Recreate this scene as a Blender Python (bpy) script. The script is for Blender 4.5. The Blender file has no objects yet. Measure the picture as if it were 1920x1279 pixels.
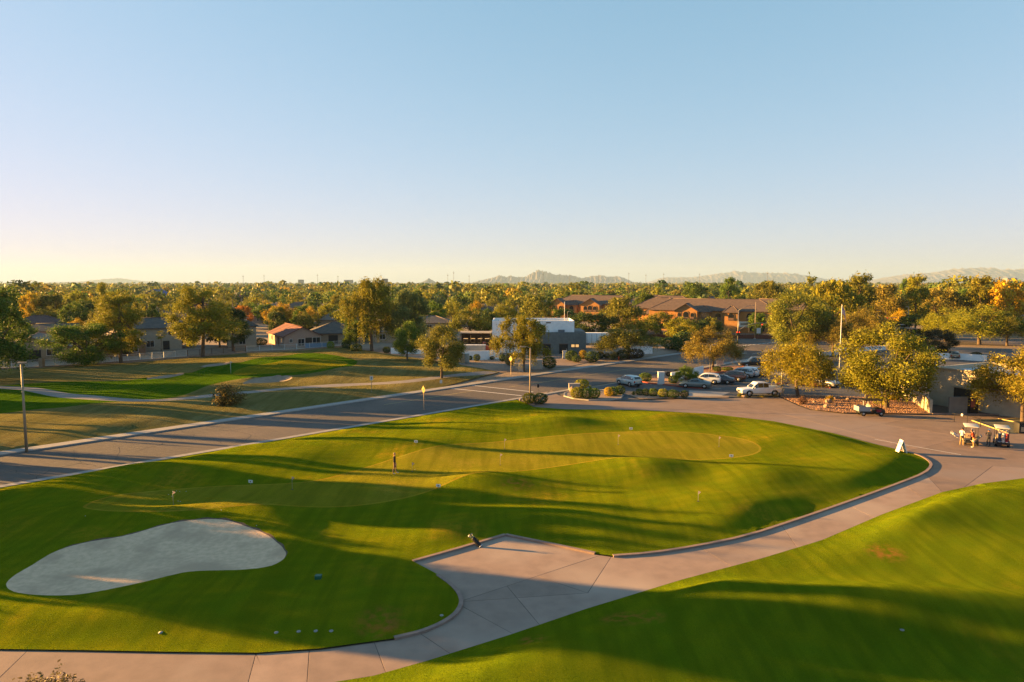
import bpy, bmesh, math, random
import numpy as np
from mathutils import Vector, Matrix, Euler
from mathutils.geometry import delaunay_2d_cdt
R = math.radians
random.seed(7); rng = np.random.default_rng(7)
S = bpy.context.scene
COL = S.collection

# ---------------------------------------------------------------- camera
CAM_H = 16.0
PITCH = math.atan((639.5 - 530) / 1280)
cam = bpy.data.cameras.new('camera'); cam.sensor_width = 36; cam.lens = 24
cam.clip_end = 60000; cam.clip_start = 0.5
camo = bpy.data.objects.new('camera', cam); COL.objects.link(camo)
camo.location = (0, 0, CAM_H); camo.rotation_euler = (R(90) - PITCH, 0, 0)
S.camera = camo

# ---------------------------------------------------------------- sky, sun, exposure
SUN_ELEV, SUN_AZ = 8.5, 14.0          # azimuth: degrees ahead of due left
sdir = Vector((-math.cos(R(SUN_AZ)) * math.cos(R(SUN_ELEV)), math.sin(R(SUN_AZ)) * math.cos(R(SUN_ELEV)), math.sin(R(SUN_ELEV))))
W = bpy.data.worlds.new('World'); S.world = W; W.use_nodes = True
nt = W.node_tree; bg = nt.nodes['Background']
sky = nt.nodes.new('ShaderNodeTexSky'); sky.sky_type = 'NISHITA'; sky.sun_disc = False
sky.sun_elevation = R(SUN_ELEV); sky.sun_rotation = R(-90 + SUN_AZ)
sky.altitude = 300; sky.air_density = 1.0; sky.dust_density = 0.3; sky.ozone_density = 1.0
EXPOSURE = 2.9
# the camera's shoulder: bright sky is compressed channel by channel, everywhere alike
sep = nt.nodes.new('ShaderNodeSeparateColor'); comb = nt.nodes.new('ShaderNodeCombineColor')
nt.links.new(sky.outputs[0], sep.inputs[0])
SKY_FIT = ((4.7, 3.8), (8.9, 9.3), (9.4, 7.2))
def wm(op, a, b):
    n = nt.nodes.new('ShaderNodeMath'); n.operation = op
    for i, q in enumerate((a, b)):
        if isinstance(q, (int, float)): n.inputs[i].default_value = q
        else: nt.links.new(q, n.inputs[i])
    return n.outputs[0]
for i, (ka, kb) in enumerate(SKY_FIT):
    x = wm('MULTIPLY', sep.outputs[i], .0742)
    y = wm('DIVIDE', wm('MULTIPLY', x, ka * 2 ** -EXPOSURE / .1), wm('ADD', wm('MULTIPLY', x, kb), 1.0))
    nt.links.new(y, comb.inputs[i])
nt.links.new(comb.outputs[0], bg.inputs[0]); bg.inputs[1].default_value = 0.1
sun = bpy.data.lights.new('sun', 'SUN'); sun.energy = 5.0; sun.angle = R(0.45); sun.color = (1.0, 0.53, 0.14)
suno = bpy.data.objects.new('sun', sun); COL.objects.link(suno)
suno.rotation_euler = sdir.to_track_quat('Z', 'Y').to_euler(); suno.location = (-60, 20, 60)
S.view_settings.view_transform = 'Standard'; S.view_settings.look = 'None'
S.view_settings.exposure = EXPOSURE; S.view_settings.gamma = 1.0
S.render.engine = 'CYCLES'
S.cycles.max_bounces = 6; S.cycles.transparent_max_bounces = 8; S.cycles.volume_bounces = 0
S.cycles.diffuse_bounces = 3; S.cycles.glossy_bounces = 2; S.cycles.transmission_bounces = 3
S.cycles.use_denoising = True; S.cycles.denoising_prefilter = 'NONE'; S.cycles.use_adaptive_sampling = False; S.cycles.caustics_reflective = False; S.cycles.caustics_refractive = False

# ---------------------------------------------------------------- helpers
def G(u, v, z=0.0):
    """a point of the photograph (1920 wide) -> the place on the ground it shows"""
    a = (u - 960) / 1280; b = (639.5 - v) / 1280
    t = (CAM_H - z) / (math.sin(PITCH) - b * math.cos(PITCH))
    return Vector((a * t, (math.cos(PITCH) + b * math.sin(PITCH)) * t, z))
def Gs(pts, z=0.0): return [G(u, v, z) for u, v in pts]
def px_m(v):
    """metres per photograph pixel on the ground row v"""
    return math.hypot(G(960, v).y, CAM_H) / 1280

MATS = {}
def srgb(h):
    f = lambda c: c / 12.92 if c <= .04045 else ((c + .055) / 1.055) ** 2.4
    return tuple(f(int(h[i:i + 2], 16) / 255) for i in (0, 2, 4))
def mat(name, c1, c2=None, scale=3.0, rough=.8, bump=0.0, bscale=None, metal=0.0, spec=.3, c3=None, s3=.2, detail=4, emit=0, coat=0, mix=(.35, .65), bdist=.05):
    """principled surface; colour wanders between c1 and c2 (fine) and towards c3 (broad patches); fine relief"""
    if name in MATS: return MATS[name]
    if not emit and 'white' not in name: c1, c2, c3 = [None if q is None else tuple(k * .87 for k in q) for q in (c1, c2, c3)]
    m = bpy.data.materials.new(name); m.use_nodes = True; MATS[name] = m
    t = m.node_tree; p = t.nodes['Principled BSDF']; L = t.links.new
    p.inputs['Roughness'].default_value = rough; p.inputs['Metallic'].default_value = metal
    p.inputs['Specular IOR Level'].default_value = spec
    if coat: p.inputs['Coat Weight'].default_value = coat
    p.inputs['Base Color'].default_value = (*c1, 1)
    if c2 is not None or bump:
        tc = t.nodes.new('ShaderNodeTexCoord'); co = tc.outputs['Object']
    if c2 is not None:
        n = t.nodes.new('ShaderNodeTexNoise'); n.inputs['Scale'].default_value = scale; n.inputs['Detail'].default_value = detail
        L(co, n.inputs['Vector'])
        r = t.nodes.new('ShaderNodeMapRange'); r.inputs[1].default_value, r.inputs[2].default_value = mix
        L(n.outputs[0], r.inputs[0])
        x = t.nodes.new('ShaderNodeMix'); x.data_type = 'RGBA'
        L(r.outputs[0], x.inputs[0]); x.inputs[6].default_value = (*c1, 1); x.inputs[7].default_value = (*c2, 1)
        out = x.outputs[2]
        if c3 is not None:
            n3 = t.nodes.new('ShaderNodeTexNoise'); n3.inputs['Scale'].default_value = s3; n3.inputs['Detail'].default_value = 3
            L(co, n3.inputs['Vector'])
            r3 = t.nodes.new('ShaderNodeMapRange'); r3.inputs[1].default_value = .48; r3.inputs[2].default_value = .68
            L(n3.outputs[0], r3.inputs[0])
            x3 = t.nodes.new('ShaderNodeMix'); x3.data_type = 'RGBA'
            L(r3.outputs[0], x3.inputs[0]); L(out, x3.inputs[6]); x3.inputs[7].default_value = (*c3, 1)
            out = x3.outputs[2]
        L(out, p.inputs['Base Color'])
    if bump:
        nb = t.nodes.new('ShaderNodeTexNoise'); nb.inputs['Scale'].default_value = bscale or scale * 3; nb.inputs['Detail'].default_value = 3
        L(co, nb.inputs['Vector'])
        b = t.nodes.new('ShaderNodeBump'); b.inputs['Strength'].default_value = bump; b.inputs['Distance'].default_value = bdist
        L(nb.outputs[0], b.inputs['Height']); L(b.outputs[0], p.inputs['Normal'])
    if emit:
        p.inputs['Emission Color'].default_value = (*c1, 1); p.inputs['Emission Strength'].default_value = emit
    return m

def new_obj(name, mesh, parent=None, material=None):
    o = bpy.data.objects.new(name, mesh); COL.objects.link(o)
    if material is not None and mesh is not None and not mesh.materials: mesh.materials.append(material)
    if parent is not None: o.parent = parent
    return o
def empty(name, loc=(0, 0, 0), rz=0.0, label=None, cat=None, group=None):
    o = bpy.data.objects.new(name, None); COL.objects.link(o); o.empty_display_size = .3
    o.location = loc; o.rotation_euler = (0, 0, rz)
    if label: tag(o, label, cat, group)
    return o
def tag(o, label=None, cat=None, group=None, kind=None):
    if label: o['label'] = label
    if cat: o['category'] = cat
    if group: o['group'] = group
    if kind: o['kind'] = kind
    return o
def copy_tree(o, parent=None):
    c = o.copy(); COL.objects.link(c)
    if parent is not None: c.parent = parent
    for ch in list(o.children):
        if ch.parent is o: copy_tree(ch, c)
    return c

class MB:
    """collects primitives into one mesh"""
    def __init__(s): s.v = []; s.f = []; s.mi = []; s.sm = []; s.cur = 0; s.smooth = False
    def add(s, vs, fs):
        o = len(s.v); s.v.extend([tuple(q) for q in vs])
        for f in fs: s.f.append([i + o for i in f]); s.mi.append(s.cur); s.sm.append(s.smooth)
    def box(s, x0, x1, y0, y1, z0, z1, M=None):
        vs = [Vector((x, y, z)) for z in (z0, z1) for x, y in ((x0, y0), (x1, y0), (x1, y1), (x0, y1))]
        if M is not None: vs = [M @ q for q in vs]
        s.add(vs, [(0, 3, 2, 1), (4, 5, 6, 7), (0, 1, 5, 4), (1, 2, 6, 5), (2, 3, 7, 6), (3, 0, 4, 7)])
        return s
    def prism(s, pts, z0, z1, M=None):
        """pts: xy outline, extruded in z"""
        n = len(pts); vs = [Vector((x, y, z)) for z in (z0, z1) for x, y in pts]
        if M is not None: vs = [M @ q for q in vs]
        s.add(vs, [list(range(n))[::-1], list(range(n, 2 * n))] + [(i, (i + 1) % n, n + (i + 1) % n, n + i) for i in range(n)])
        return s
    def side(s, pts, y0, y1, M=None):
        """pts: xz outline, extruded in y"""
        n = len(pts); vs = [Vector((x, y, z)) for y in (y0, y1) for x, z in pts]
        if M is not None: vs = [M @ q for q in vs]
        s.add(vs, [list(range(n)), list(range(n, 2 * n))[::-1]] + [(i, n + i, n + (i + 1) % n, (i + 1) % n) for i in range(n)])
        return s
    def tube(s, path, radii, seg=8, cap=True):
        path = [Vector(q) for q in path]
        if not hasattr(radii, '__len__'): radii = [radii] * len(path)
        vs = []; fs = []
        ref = None
        for i, q in enumerate(path):
            d = (path[min(i + 1, len(path) - 1)] - path[max(i - 1, 0)])
            d = d.normalized() if d.length > 1e-9 else Vector((0, 0, 1))
            if ref is None or abs(ref.dot(d)) > .98: ref = Vector((1, 0, 0)) if abs(d.x) < .8 else Vector((0, 1, 0))
            a = d.cross(ref).normalized(); b = d.cross(a)
            ref = ref
            for k in range(seg):
                t = 2 * math.pi * k / seg
                vs.append(q + (a * math.cos(t) + b * math.sin(t)) * radii[i])
        for i in range(len(path) - 1):
            for k in range(seg):
                fs.append((i * seg + k, i * seg + (k + 1) % seg, (i + 1) * seg + (k + 1) % seg, (i + 1) * seg + k))
        if cap: fs.append(list(range(seg))[::-1]); fs.append([(len(path) - 1) * seg + k for k in range(seg)])
        sm = s.smooth; s.smooth = True; s.add(vs, fs); s.smooth = sm
        return s
    def cyl(s, x, y, z0, z1, r, r2=None, seg=12): return s.tube([(x, y, z0), (x, y, z1)], [r, r if r2 is None else r2], seg)
    def wheel(s, x, y, z, r, w, seg=16):
        """axis along y"""
        return s.tube([(x, y - w / 2, z), (x, y - w / 2 + .02, z), (x, y + w / 2 - .02, z), (x, y + w / 2, z)], [r * .93, r, r, r * .93], seg)
    def ball(s, c, rx, ry, rz, seg=10, rings=6):
        vs = [(c[0], c[1], c[2] - rz)]; fs = []
        for i in range(1, rings):
            t = -math.pi / 2 + math.pi * i / rings
            for k in range(seg):
                q = 2 * math.pi * k / seg
                vs.append((c[0] + rx * math.cos(t) * math.cos(q), c[1] + ry * math.cos(t) * math.sin(q), c[2] + rz * math.sin(t)))
        vs.append((c[0], c[1], c[2] + rz)); n = len(vs) - 1
        for k in range(seg):
            fs.append((0, 1 + (k + 1) % seg, 1 + k)); b = 1 + (rings - 2) * seg
            fs.append((n, b + k, b + (k + 1) % seg))
        for i in range(rings - 2):
            for k in range(seg):
                a = 1 + i * seg; b = a + seg
                fs.append((a + k, a + (k + 1) % seg, b + (k + 1) % seg, b + k))
        sm = s.smooth; s.smooth = True; s.add(vs, fs); s.smooth = sm
        return s
    def mesh(s, name):
        m = bpy.data.meshes.new(name); m.from_pydata(s.v, [], s.f)
        if s.f:
            m.polygons.foreach_set('use_smooth', s.sm)
            if any(s.mi): m.polygons.foreach_set('material_index', s.mi)
        m.update(); return m
    def build(s, name, material, parent=None, bevel=0):
        m = s.mesh(name)
        for q in (material if isinstance(material, (list, tuple)) else [material]): m.materials.append(q)
        if bevel:
            bm = bmesh.new(); bm.from_mesh(m)
            ed = [e for e in bm.edges if len(e.link_faces) == 2 and e.calc_face_angle(0) > .6]
            bmesh.ops.bevel(bm, geom=ed, offset=bevel, segments=2, affect='EDGES', profile=.6, clamp_overlap=True)
            bm.to_mesh(m); bm.free()
            for q in m.polygons: q.use_smooth = True
            try: m.set_sharp_from_angle(angle=R(40))
            except Exception: pass
        return new_obj(name, m, parent)

# ---- planar partition: one triangulation, several surfaces that share their edges
def resample(pts, d, closed=True):
    out = []; n = len(pts)
    for i in range(n if closed else n - 1):
        a = Vector(pts[i][:2]); b = Vector(pts[(i + 1) % n][:2]); k = max(1, int(math.ceil((b - a).length / d)))
        for j in range(k): out.append(tuple(a.lerp(b, j / k)))
    if not closed: out.append(tuple(pts[-1][:2]))
    return out
def smooth_poly(pts, it=2, closed=True):
    """Chaikin corner cutting"""
    pts = [Vector(q[:2]) for q in pts]
    for _ in range(it):
        o = []; n = len(pts)
        for i in range(n if closed else n - 1):
            a = pts[i]; b = pts[(i + 1) % n]
            o += [a.lerp(b, .25), a.lerp(b, .75)]
        if not closed: o = [pts[0]] + o + [pts[-1]]
        pts = o
    return [tuple(q) for q in pts]
def inside(P, poly):
    P = np.asarray(P); x, y = P[:, 0], P[:, 1]; r = np.zeros(len(P), bool); n = len(poly)
    for i in range(n):
        x0, y0 = poly[i][:2]; x1, y1 = poly[(i + 1) % n][:2]
        if y0 == y1: continue
        c = ((y0 > y) != (y1 > y)) & (x < (x1 - x0) * (y - y0) / (y1 - y0) + x0)
        r ^= c
    return r
def dist_poly(P, poly, closed=True):
    P = np.asarray(P); d = np.full(len(P), 1e9); n = len(poly)
    for i in range(n if closed else n - 1):
        a = np.array(poly[i][:2]); b = np.array(poly[(i + 1) % n][:2]); ab = b - a; L = max(ab @ ab, 1e-9)
        t = np.clip(((P - a) @ ab) / L, 0, 1); q = P - (a + t[:, None] * ab)
        d = np.minimum(d, np.hypot(q[:, 0], q[:, 1]))
    return d
def sstep(x, a, b):
    t = np.clip((x - a) / (b - a), 0, 1); return t * t * (3 - 2 * t)
def partition(outer, regions, spacing, hfn, outer_name, outer_mat, jitter=.25):
    """regions: (name, poly, material); later ones win. returns {name: object}"""
    bp = []; edges = []
    def loop(poly):
        r = resample(poly, spacing); o = len(bp); bp.extend(r); n = len(r)
        edges.extend((o + i, o + (i + 1) % n) for i in range(n)); return r
    ro = loop(outer); rr = [loop(p) for _, p, _ in regions]
    A = np.array(bp); lo = A.min(0); hi = A.max(0)
    gx, gy = np.meshgrid(np.arange(lo[0], hi[0], spacing), np.arange(lo[1], hi[1], spacing * .87))
    gx = gx + (np.arange(gx.shape[0]) % 2)[:, None] * spacing / 2
    g = np.stack([gx.ravel(), gy.ravel()], 1); g += rng.uniform(-jitter, jitter, g.shape) * spacing
    g = g[inside(g, outer)]
    k = np.ones(len(g), bool)
    for p in [outer] + [q[1] for q in regions]: k &= dist_poly(g, p) > spacing * .45
    g = g[k]
    vs, es, fs, *_ = delaunay_2d_cdt([Vector(q) for q in bp] + [Vector(q) for q in g], edges, [], 0, 1e-5)
    V = np.array([tuple(q) for q in vs]); F = np.array([f[:3] for f in fs])
    C = V[F].mean(1); F = F[inside(C, outer)]; C = V[F].mean(1)
    own = np.zeros(len(F), int)
    for i, (_, p, _) in enumerate(regions): own[inside(C, p)] = i + 1
    Z = hfn(V)
    out = {}
    for i, (nm, mt) in enumerate([(outer_name, outer_mat)] + [(q[0], q[2]) for q in regions]):
        if nm is None: continue
        f = F[own == i]
        if not len(f): continue
        u, inv = np.unique(f, return_inverse=True); f = inv.reshape(f.shape)
        m = bpy.data.meshes.new(nm); m.from_pydata([(*V[j], Z[j]) for j in u], [], f.tolist())
        m.polygons.foreach_set('use_smooth', [True] * len(m.polygons)); m.materials.append(mt); m.update()
        o = new_obj(nm, m); o['kind'] = 'structure'; out.setdefault(nm, []).append(o)
    return out
def sheet(name, pts, z, material, kind='structure', parent=None):
    """flat polygon laid on the ground"""
    m = bpy.data.meshes.new(name)
    bm = bmesh.new(); vs = [bm.verts.new((q[0], q[1], z)) for q in pts]; f = bm.faces.new(vs)
    bm.normal_update()
    if f.normal.z < 0: bmesh.ops.reverse_faces(bm, faces=[f])
    bmesh.ops.triangulate(bm, faces=bm.faces[:]); bm.to_mesh(m); bm.free()
    m.materials.append(material); o = new_obj(name, m, parent)
    if kind and parent is None: o['kind'] = kind
    return o
def strip(name, line, w0, w1, z0, z1, material, parent=None, closed=False, kind='structure'):
    """a kerb or band along a line: from w0 to w1 sideways (left positive), z0 to z1"""
    P = [Vector(q[:2]) for q in line]; n = len(P); mb = MB(); vs = []
    for i in range(n):
        a = P[(i - 1) % n] if (closed or i) else P[i]; b = P[(i + 1) % n] if (closed or i < n - 1) else P[i]
        d = (b - a).normalized(); nn = Vector((-d.y, d.x))
        for w, z in ((w0, z0), (w0, z1), (w1, z1), (w1, z0)):
            q = P[i] + nn * w; vs.append((q.x, q.y, z))
    fs = []
    for i in range(n if closed else n - 1):
        a = i * 4; b = ((i + 1) % n) * 4
        fs += [(a + k, b + k, b + (k + 1) % 4, a + (k + 1) % 4) for k in range(4)]
    if not closed: fs += [(0, 1, 2, 3), tuple((n - 1) * 4 + k for k in (3, 2, 1, 0))]
    mb.add(vs, fs); o = mb.build(name, material, parent)
    bm = bmesh.new(); bm.from_mesh(o.data); bmesh.ops.recalc_face_normals(bm, faces=bm.faces[:]); bm.to_mesh(o.data); bm.free()
    if kind and parent is None: o['kind'] = kind
    return o
# ================================================================ the ground
SHW, SHR, SHT = .78, .95, (10.8, 6.0, 2.0)      # the nap of mown grass catches grazing light like velvet
def grass_mat(name, a, b, dry, dry_lo=.55, dry_hi=.75, stripe=0.0, sdir=(1, .5), sw=2.2, bump=1.0, fine=34.0, flat=.6, spots=(), sheen=1.0, tint=None):
    m = bpy.data.materials.new(name); m.use_nodes = True; MATS[name] = m
    t = m.node_tree; L = t.links.new; N = t.nodes.new
    p = t.nodes['Principled BSDF']; p.inputs['Roughness'].default_value = .75; p.inputs["Specular IOR Level"].default_value = 0
    p.inputs['Sheen Weight'].default_value = SHW * sheen; p.inputs['Sheen Roughness'].default_value = SHR; 
    tc = N('ShaderNodeTexCoord'); co = tc.outputs['Object']
    def noise(sc, det=3, lo=.35, hi=.65):
        n = N('ShaderNodeTexNoise'); n.inputs['Scale'].default_value = sc; n.inputs['Detail'].default_value = det; L(co, n.inputs['Vector'])
        r = N('ShaderNodeMapRange'); r.inputs[1].default_value = lo; r.inputs[2].default_value = hi; L(n.outputs[0], r.inputs[0]); return r.outputs[0], n.outputs[0]
    def mix(f, x, y):
        k = N('ShaderNodeMix'); k.data_type = 'RGBA'; L(f, k.inputs[0])
        for s, q in ((6, x), (7, y)):
            if isinstance(q, tuple): k.inputs[s].default_value = (*q, 1)
            else: L(q, k.inputs[s])
        return k.outputs[2]
    f1, _ = noise(.55, 5, .32, .68); f2, raw = noise(fine, 4, .3, .7); f3, _ = noise(.16, 4, dry_lo, dry_hi); f4, _ = noise(3.2, 4, .3, .7)
    c = mix(f1, a, b)
    dk = tuple(q * .74 for q in a)
    c2 = mix(f2, dk, c)
    fm = N('ShaderNodeMath'); fm.operation = 'MULTIPLY'; L(f3, fm.inputs[0]); L(f4, fm.inputs[1])
    c3 = mix(fm.outputs[0], c2, dry)
    sm = N('ShaderNodeMapping'); sm.inputs['Rotation'].default_value = (0, 0, math.atan2(sdir[1], sdir[0])); sm.inputs['Scale'].default_value = (1.5, .12, 1); L(co, sm.inputs['Vector'])
    sn = N('ShaderNodeTexNoise'); sn.inputs['Scale'].default_value = 1.0; sn.inputs['Detail'].default_value = 4; L(sm.outputs[0], sn.inputs['Vector'])
    sr_ = N('ShaderNodeMapRange'); sr_.inputs[1].default_value = .42; sr_.inputs[2].default_value = .62; sr_.inputs[4].default_value = .55; L(sn.outputs[0], sr_.inputs[0])
    c3 = mix(sr_.outputs[0], c3, tuple(q * .58 for q in a))
    if stripe:
        w = N('ShaderNodeTexWave'); w.inputs['Scale'].default_value = 1.0 / sw * .5; w.inputs['Distortion'].default_value = 2.2; w.inputs['Detail'].default_value = 1
        mp = N('ShaderNodeMapping'); mp.inputs['Rotation'].default_value = (0, 0, math.atan2(sdir[1], sdir[0])); L(co, mp.inputs['Vector']); L(mp.outputs[0], w.inputs['Vector'])
        rr = N('ShaderNodeMapRange'); rr.inputs[3].default_value = 0; rr.inputs[4].default_value = stripe; L(w.outputs[1], rr.inputs[0])
        c3 = mix(rr.outputs[0], c3, tuple(q * .6 for q in a))
    for (sx, sy, sr) in spots:
        dv = N('ShaderNodeVectorMath'); dv.operation = 'DISTANCE'; dv.inputs[1].default_value = (sx, sy, .3); L(co, dv.inputs[0])
        rs = N('ShaderNodeMapRange'); rs.inputs[1].default_value = sr; rs.inputs[2].default_value = sr * .35; L(dv.outputs['Value'], rs.inputs[0])
        fs, _ = noise(2.6, 6, .42, .72); mm = N('ShaderNodeMath'); mm.operation = 'MULTIPLY'; L(rs.outputs[0], mm.inputs[0]); L(fs, mm.inputs[1]); c3 = mix(mm.outputs[0], c3, (.105, .075, .035))
    L(c3, p.inputs['Base Color'])
    stn = N('ShaderNodeVectorMath'); stn.operation = 'MULTIPLY'; stn.inputs[1].default_value = tint or SHT; L(c3, stn.inputs[0])
    smn = N('ShaderNodeVectorMath'); smn.operation = 'MINIMUM'; smn.inputs[1].default_value = (.92, .92, .92); L(stn.outputs[0], smn.inputs[0]); L(smn.outputs[0], p.inputs['Sheen Tint'])
    # blades stand up: the shading normal scatters round the vertical at every scale
    nb = N('ShaderNodeTexNoise'); nb.inputs['Scale'].default_value = 70; nb.inputs['Detail'].default_value = 2; L(co, nb.inputs['Vector'])
    v1 = N('ShaderNodeVectorMath'); v1.operation = 'SUBTRACT'; v1.inputs[1].default_value = (.5, .5, .5); L(nb.outputs[1], v1.inputs[0])
    v2 = N('ShaderNodeVectorMath'); v2.operation = 'MULTIPLY'; v2.inputs[1].default_value = (12 * bump, 12 * bump, 0); L(v1.outputs[0], v2.inputs[0])
    ge = N('ShaderNodeNewGeometry'); v0 = N('ShaderNodeVectorMath'); v0.operation = 'SCALE'; v0.inputs['Scale'].default_value = flat; L(ge.outputs['Normal'], v0.inputs[0])
    v3 = N('ShaderNodeVectorMath'); v3.operation = 'ADD'; L(v0.outputs[0], v3.inputs[0]); L(v2.outputs[0], v3.inputs[1])
    bp = N('ShaderNodeVectorMath'); bp.operation = 'NORMALIZE'; L(v3.outputs[0], bp.inputs[0])
    L(bp.outputs[0], p.inputs['Normal'])
    tr = N('ShaderNodeBsdfTranslucent'); ms = N('ShaderNodeMixShader'); ms.inputs[0].default_value = .25
    L(c3, tr.inputs[0]); L(bp.outputs[0], tr.inputs['Normal'])
    L(p.outputs[0], ms.inputs[1]); L(tr.outputs[0], ms.inputs[2]); L(ms.outputs[0], t.nodes['Material Output'].inputs[0])
    return m
M_LAWN = grass_mat('lawn_grass', (.046, .104, .006), (.080, .122, .007), (.15, .14, .025), .55, .78, stripe=.25, sdir=(.35, 1), sw=2.0, spots=[(*G(715, 1175).xy, 1.5), (*G(420, 1000).xy, 1.0), (*G(970, 920).xy, 1.6)])
M_LAWN2 = grass_mat('mown_grass', (.040, .098, .006), (.066, .115, .007), (.12, .12, .02), .62, .85, stripe=.30, sdir=(.75, .66), sw=2.4, spots=[(*G(1165, 1178).xy, 1.2), (*G(1215, 1178).xy, 1.0), (*G(1660, 1045).xy, 1.3), (*G(1000, 1210).xy, .8)])
M_GREEN = grass_mat('putting_grass', (.105, .125, .014), (.135, .140, .018), (.18, .155, .04), .50, .80, bump=.8, fine=24, sheen=.95, tint=(6.2, 5.0, 2.0))
M_RIM = grass_mat('collar_grass', (.15, .14, .025), (.18, .155, .03), (.22, .17, .05))
M_ROUGH = grass_mat('rough_grass', (.22, .205, .075), (.27, .235, .10), (.34, .26, .13), .45, .66, sheen=.32, tint=(4.5, 4.2, 3.0))
M_FAIR = grass_mat('fairway_grass', (.038, .095, .008), (.055, .112, .010), (.09, .1, .02), .6, .8, sheen=.6, tint=(8, 6.5, 2))
M_SAND = mat('sand', (.74, .52, .335), (.60, .42, .265), 3.2, .95, bump=.55, bscale=9, bdist=.07, c3=(.50, .35, .225), s3=.4, detail=8)
M_SAND2 = mat('far_sand', (.30, .23, .165), (.24, .185, .135), 1.6, .95)
M_DIRT = mat('bare_soil', (.16, .105, .07), (.10, .065, .04), 4, .95, bump=.8, bscale=18)
M_GROUND = mat('desert_soil', (.30, .225, .165), (.23, .17, .12), .6, .95, bump=.6, bscale=9, c3=(.19, .15, .10), s3=.03)
M_GRAVEL = mat('orange_gravel', (.38, .225, .145), (.24, .14, .09), 5, .95, bump=1.0, bscale=9, bdist=.12)
M_GRAVEL2 = mat('tan_gravel', (.34, .25, .185), (.24, .17, .125), 4, .95, bump=.8, bscale=9, c3=(.2, .15, .11), s3=.1)
M_ASPH = mat('worn_asphalt', (.112, .097, .086), (.085, .074, .066), 2.2, .9, bump=.35, bscale=30, c3=(.16, .125, .105), s3=.09)
M_ASPH2 = mat('parking_asphalt', (.092, .090, .092), (.070, .069, .071), 1.4, .88, bump=.3, bscale=30, c3=(.12, .11, .105), s3=.12)
M_CONC = mat('pink_concrete', (.335, .24, .188), (.278, .20, .158), 1.1, .9, bump=.12, bscale=60, c3=(.39, .30, .24), s3=.16, detail=6)
M_CONC2 = mat('drive_concrete', (.27, .19, .148), (.22, .155, .12), .8, .9, bump=.12, bscale=60, c3=(.26, .205, .18), s3=.1, detail=6)
M_KERB = mat('kerb_concrete', (.34, .32, .30), (.28, .265, .25), 2.5, .9, bump=.2)
M_KERBP = mat('pink_kerb', (.31, .215, .175), (.25, .175, .145), 3, .9, bump=.2)
M_REDKERB = mat('red_kerb_paint', (.36, .06, .045), (.27, .05, .04), 3, .8)
for _m in (M_CONC, M_CONC2):       # every slab was poured on its own day: a shade lighter or darker
    _t = _m.node_tree; _p = _t.nodes['Principled BSDF']; _l = _p.inputs['Base Color'].links[0]; _s = _l.from_socket; _t.links.remove(_l)
    _o = _t.nodes.new('ShaderNodeObjectInfo'); _r = _t.nodes.new('ShaderNodeMapRange'); _r.inputs[3].default_value = .86; _r.inputs[4].default_value = 1.1; _t.links.new(_o.outputs['Random'], _r.inputs[0])
    _h = _t.nodes.new('ShaderNodeHueSaturation'); _t.links.new(_s, _h.inputs['Color']); _t.links.new(_r.outputs[0], _h.inputs['Value']); _t.links.new(_h.outputs[0], _p.inputs['Base Color'])
M_JOINT = mat('joint_filler', (.10, .08, .068), None, rough=.95)
M_SEAL = mat('crack_sealant', (.018, .017, .017), None, rough=.7)
M_YEL = mat('yellow_line_paint', (.52, .40, .14), (.34, .27, .13), 5, .8)
M_WHT = mat('white_line_paint', (.62, .60, .56), (.42, .40, .38), 5, .8)
M_BLACK = mat('black_plastic', (.015, .015, .016), None, rough=.6)

far = 15000
GR = new_obj('ground', None) if False else sheet('ground', [(-far, -300), (far, -300), (far, 20000), (-far, 20000)], -.06, M_GROUND)

# ---- the road runs straight at 45 degrees
near_px = [(0, 925), (187, 888), (449, 837), (650, 792), (880, 755), (1010, 736), (1150, 719), (1262, 697), (1362, 685)]
def line45(px):
    P = Gs(px); A = np.array([(q.x, q.y) for q in P]); k, b = np.polyfit(A[:, 0], A[:, 1], 1); return k, b
kn, bn = line45(near_px)
kf, bf = line45([(0, 865), (150, 839), (375, 802), (650, 750), (870, 720), (1060, 692), (1240, 667), (1287, 662), (1425, 647)])
k0 = (kn + kf) / 2
def road_pt(x, side):
    """side 0 = near edge, 1 = far edge"""
    n = kn * x + bn; f = kf * x + bf
    return Vector((x, n * (1 - side) + f * side))
XR = [-75, -60, -50, -40, -30, -20, -10, 0, 10, 20, 30, 40, 50, 60, 66]
nearE = [road_pt(x, 0) for x in XR]; farE = [road_pt(x, 1) for x in XR]
sheet('road', [tuple(q) for q in nearE] + [tuple(q) for q in farE[::-1]], 0.0, M_ASPH)
# ---- the cross street at the far end, with its kerbs
CS = [G(1230, 634), G(1300, 634), G(1500, 640), G(1760, 645), G(2150, 655), G(2150, 640), G(1760, 632), G(1500, 627), G(1300, 622), G(1150, 622), G(1150, 632)]
sheet('cross_street', [(q.x, q.y) for q in CS], 0.004, M_ASPH)
sheet('cross_street_joint', [tuple(q[:2]) for q in (G(1375, 652), G(1300, 634), G(1560, 641), G(1560, 668), G(1440, 672))], 0.002, M_ASPH)
# ---- far verge walk and near kerb band
strip('verge_walk', farE[:-2], 0.0, 1.5, -.03, .12, M_KERB)
strip('road_kerb', nearE[:9], -.75, 0.0, -.03, .11, M_KERB)
strip('road_kerb', [nearE[i] for i in (10, 11, 12)], -1.3, 0, -.03, .11, M_KERB)

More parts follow.
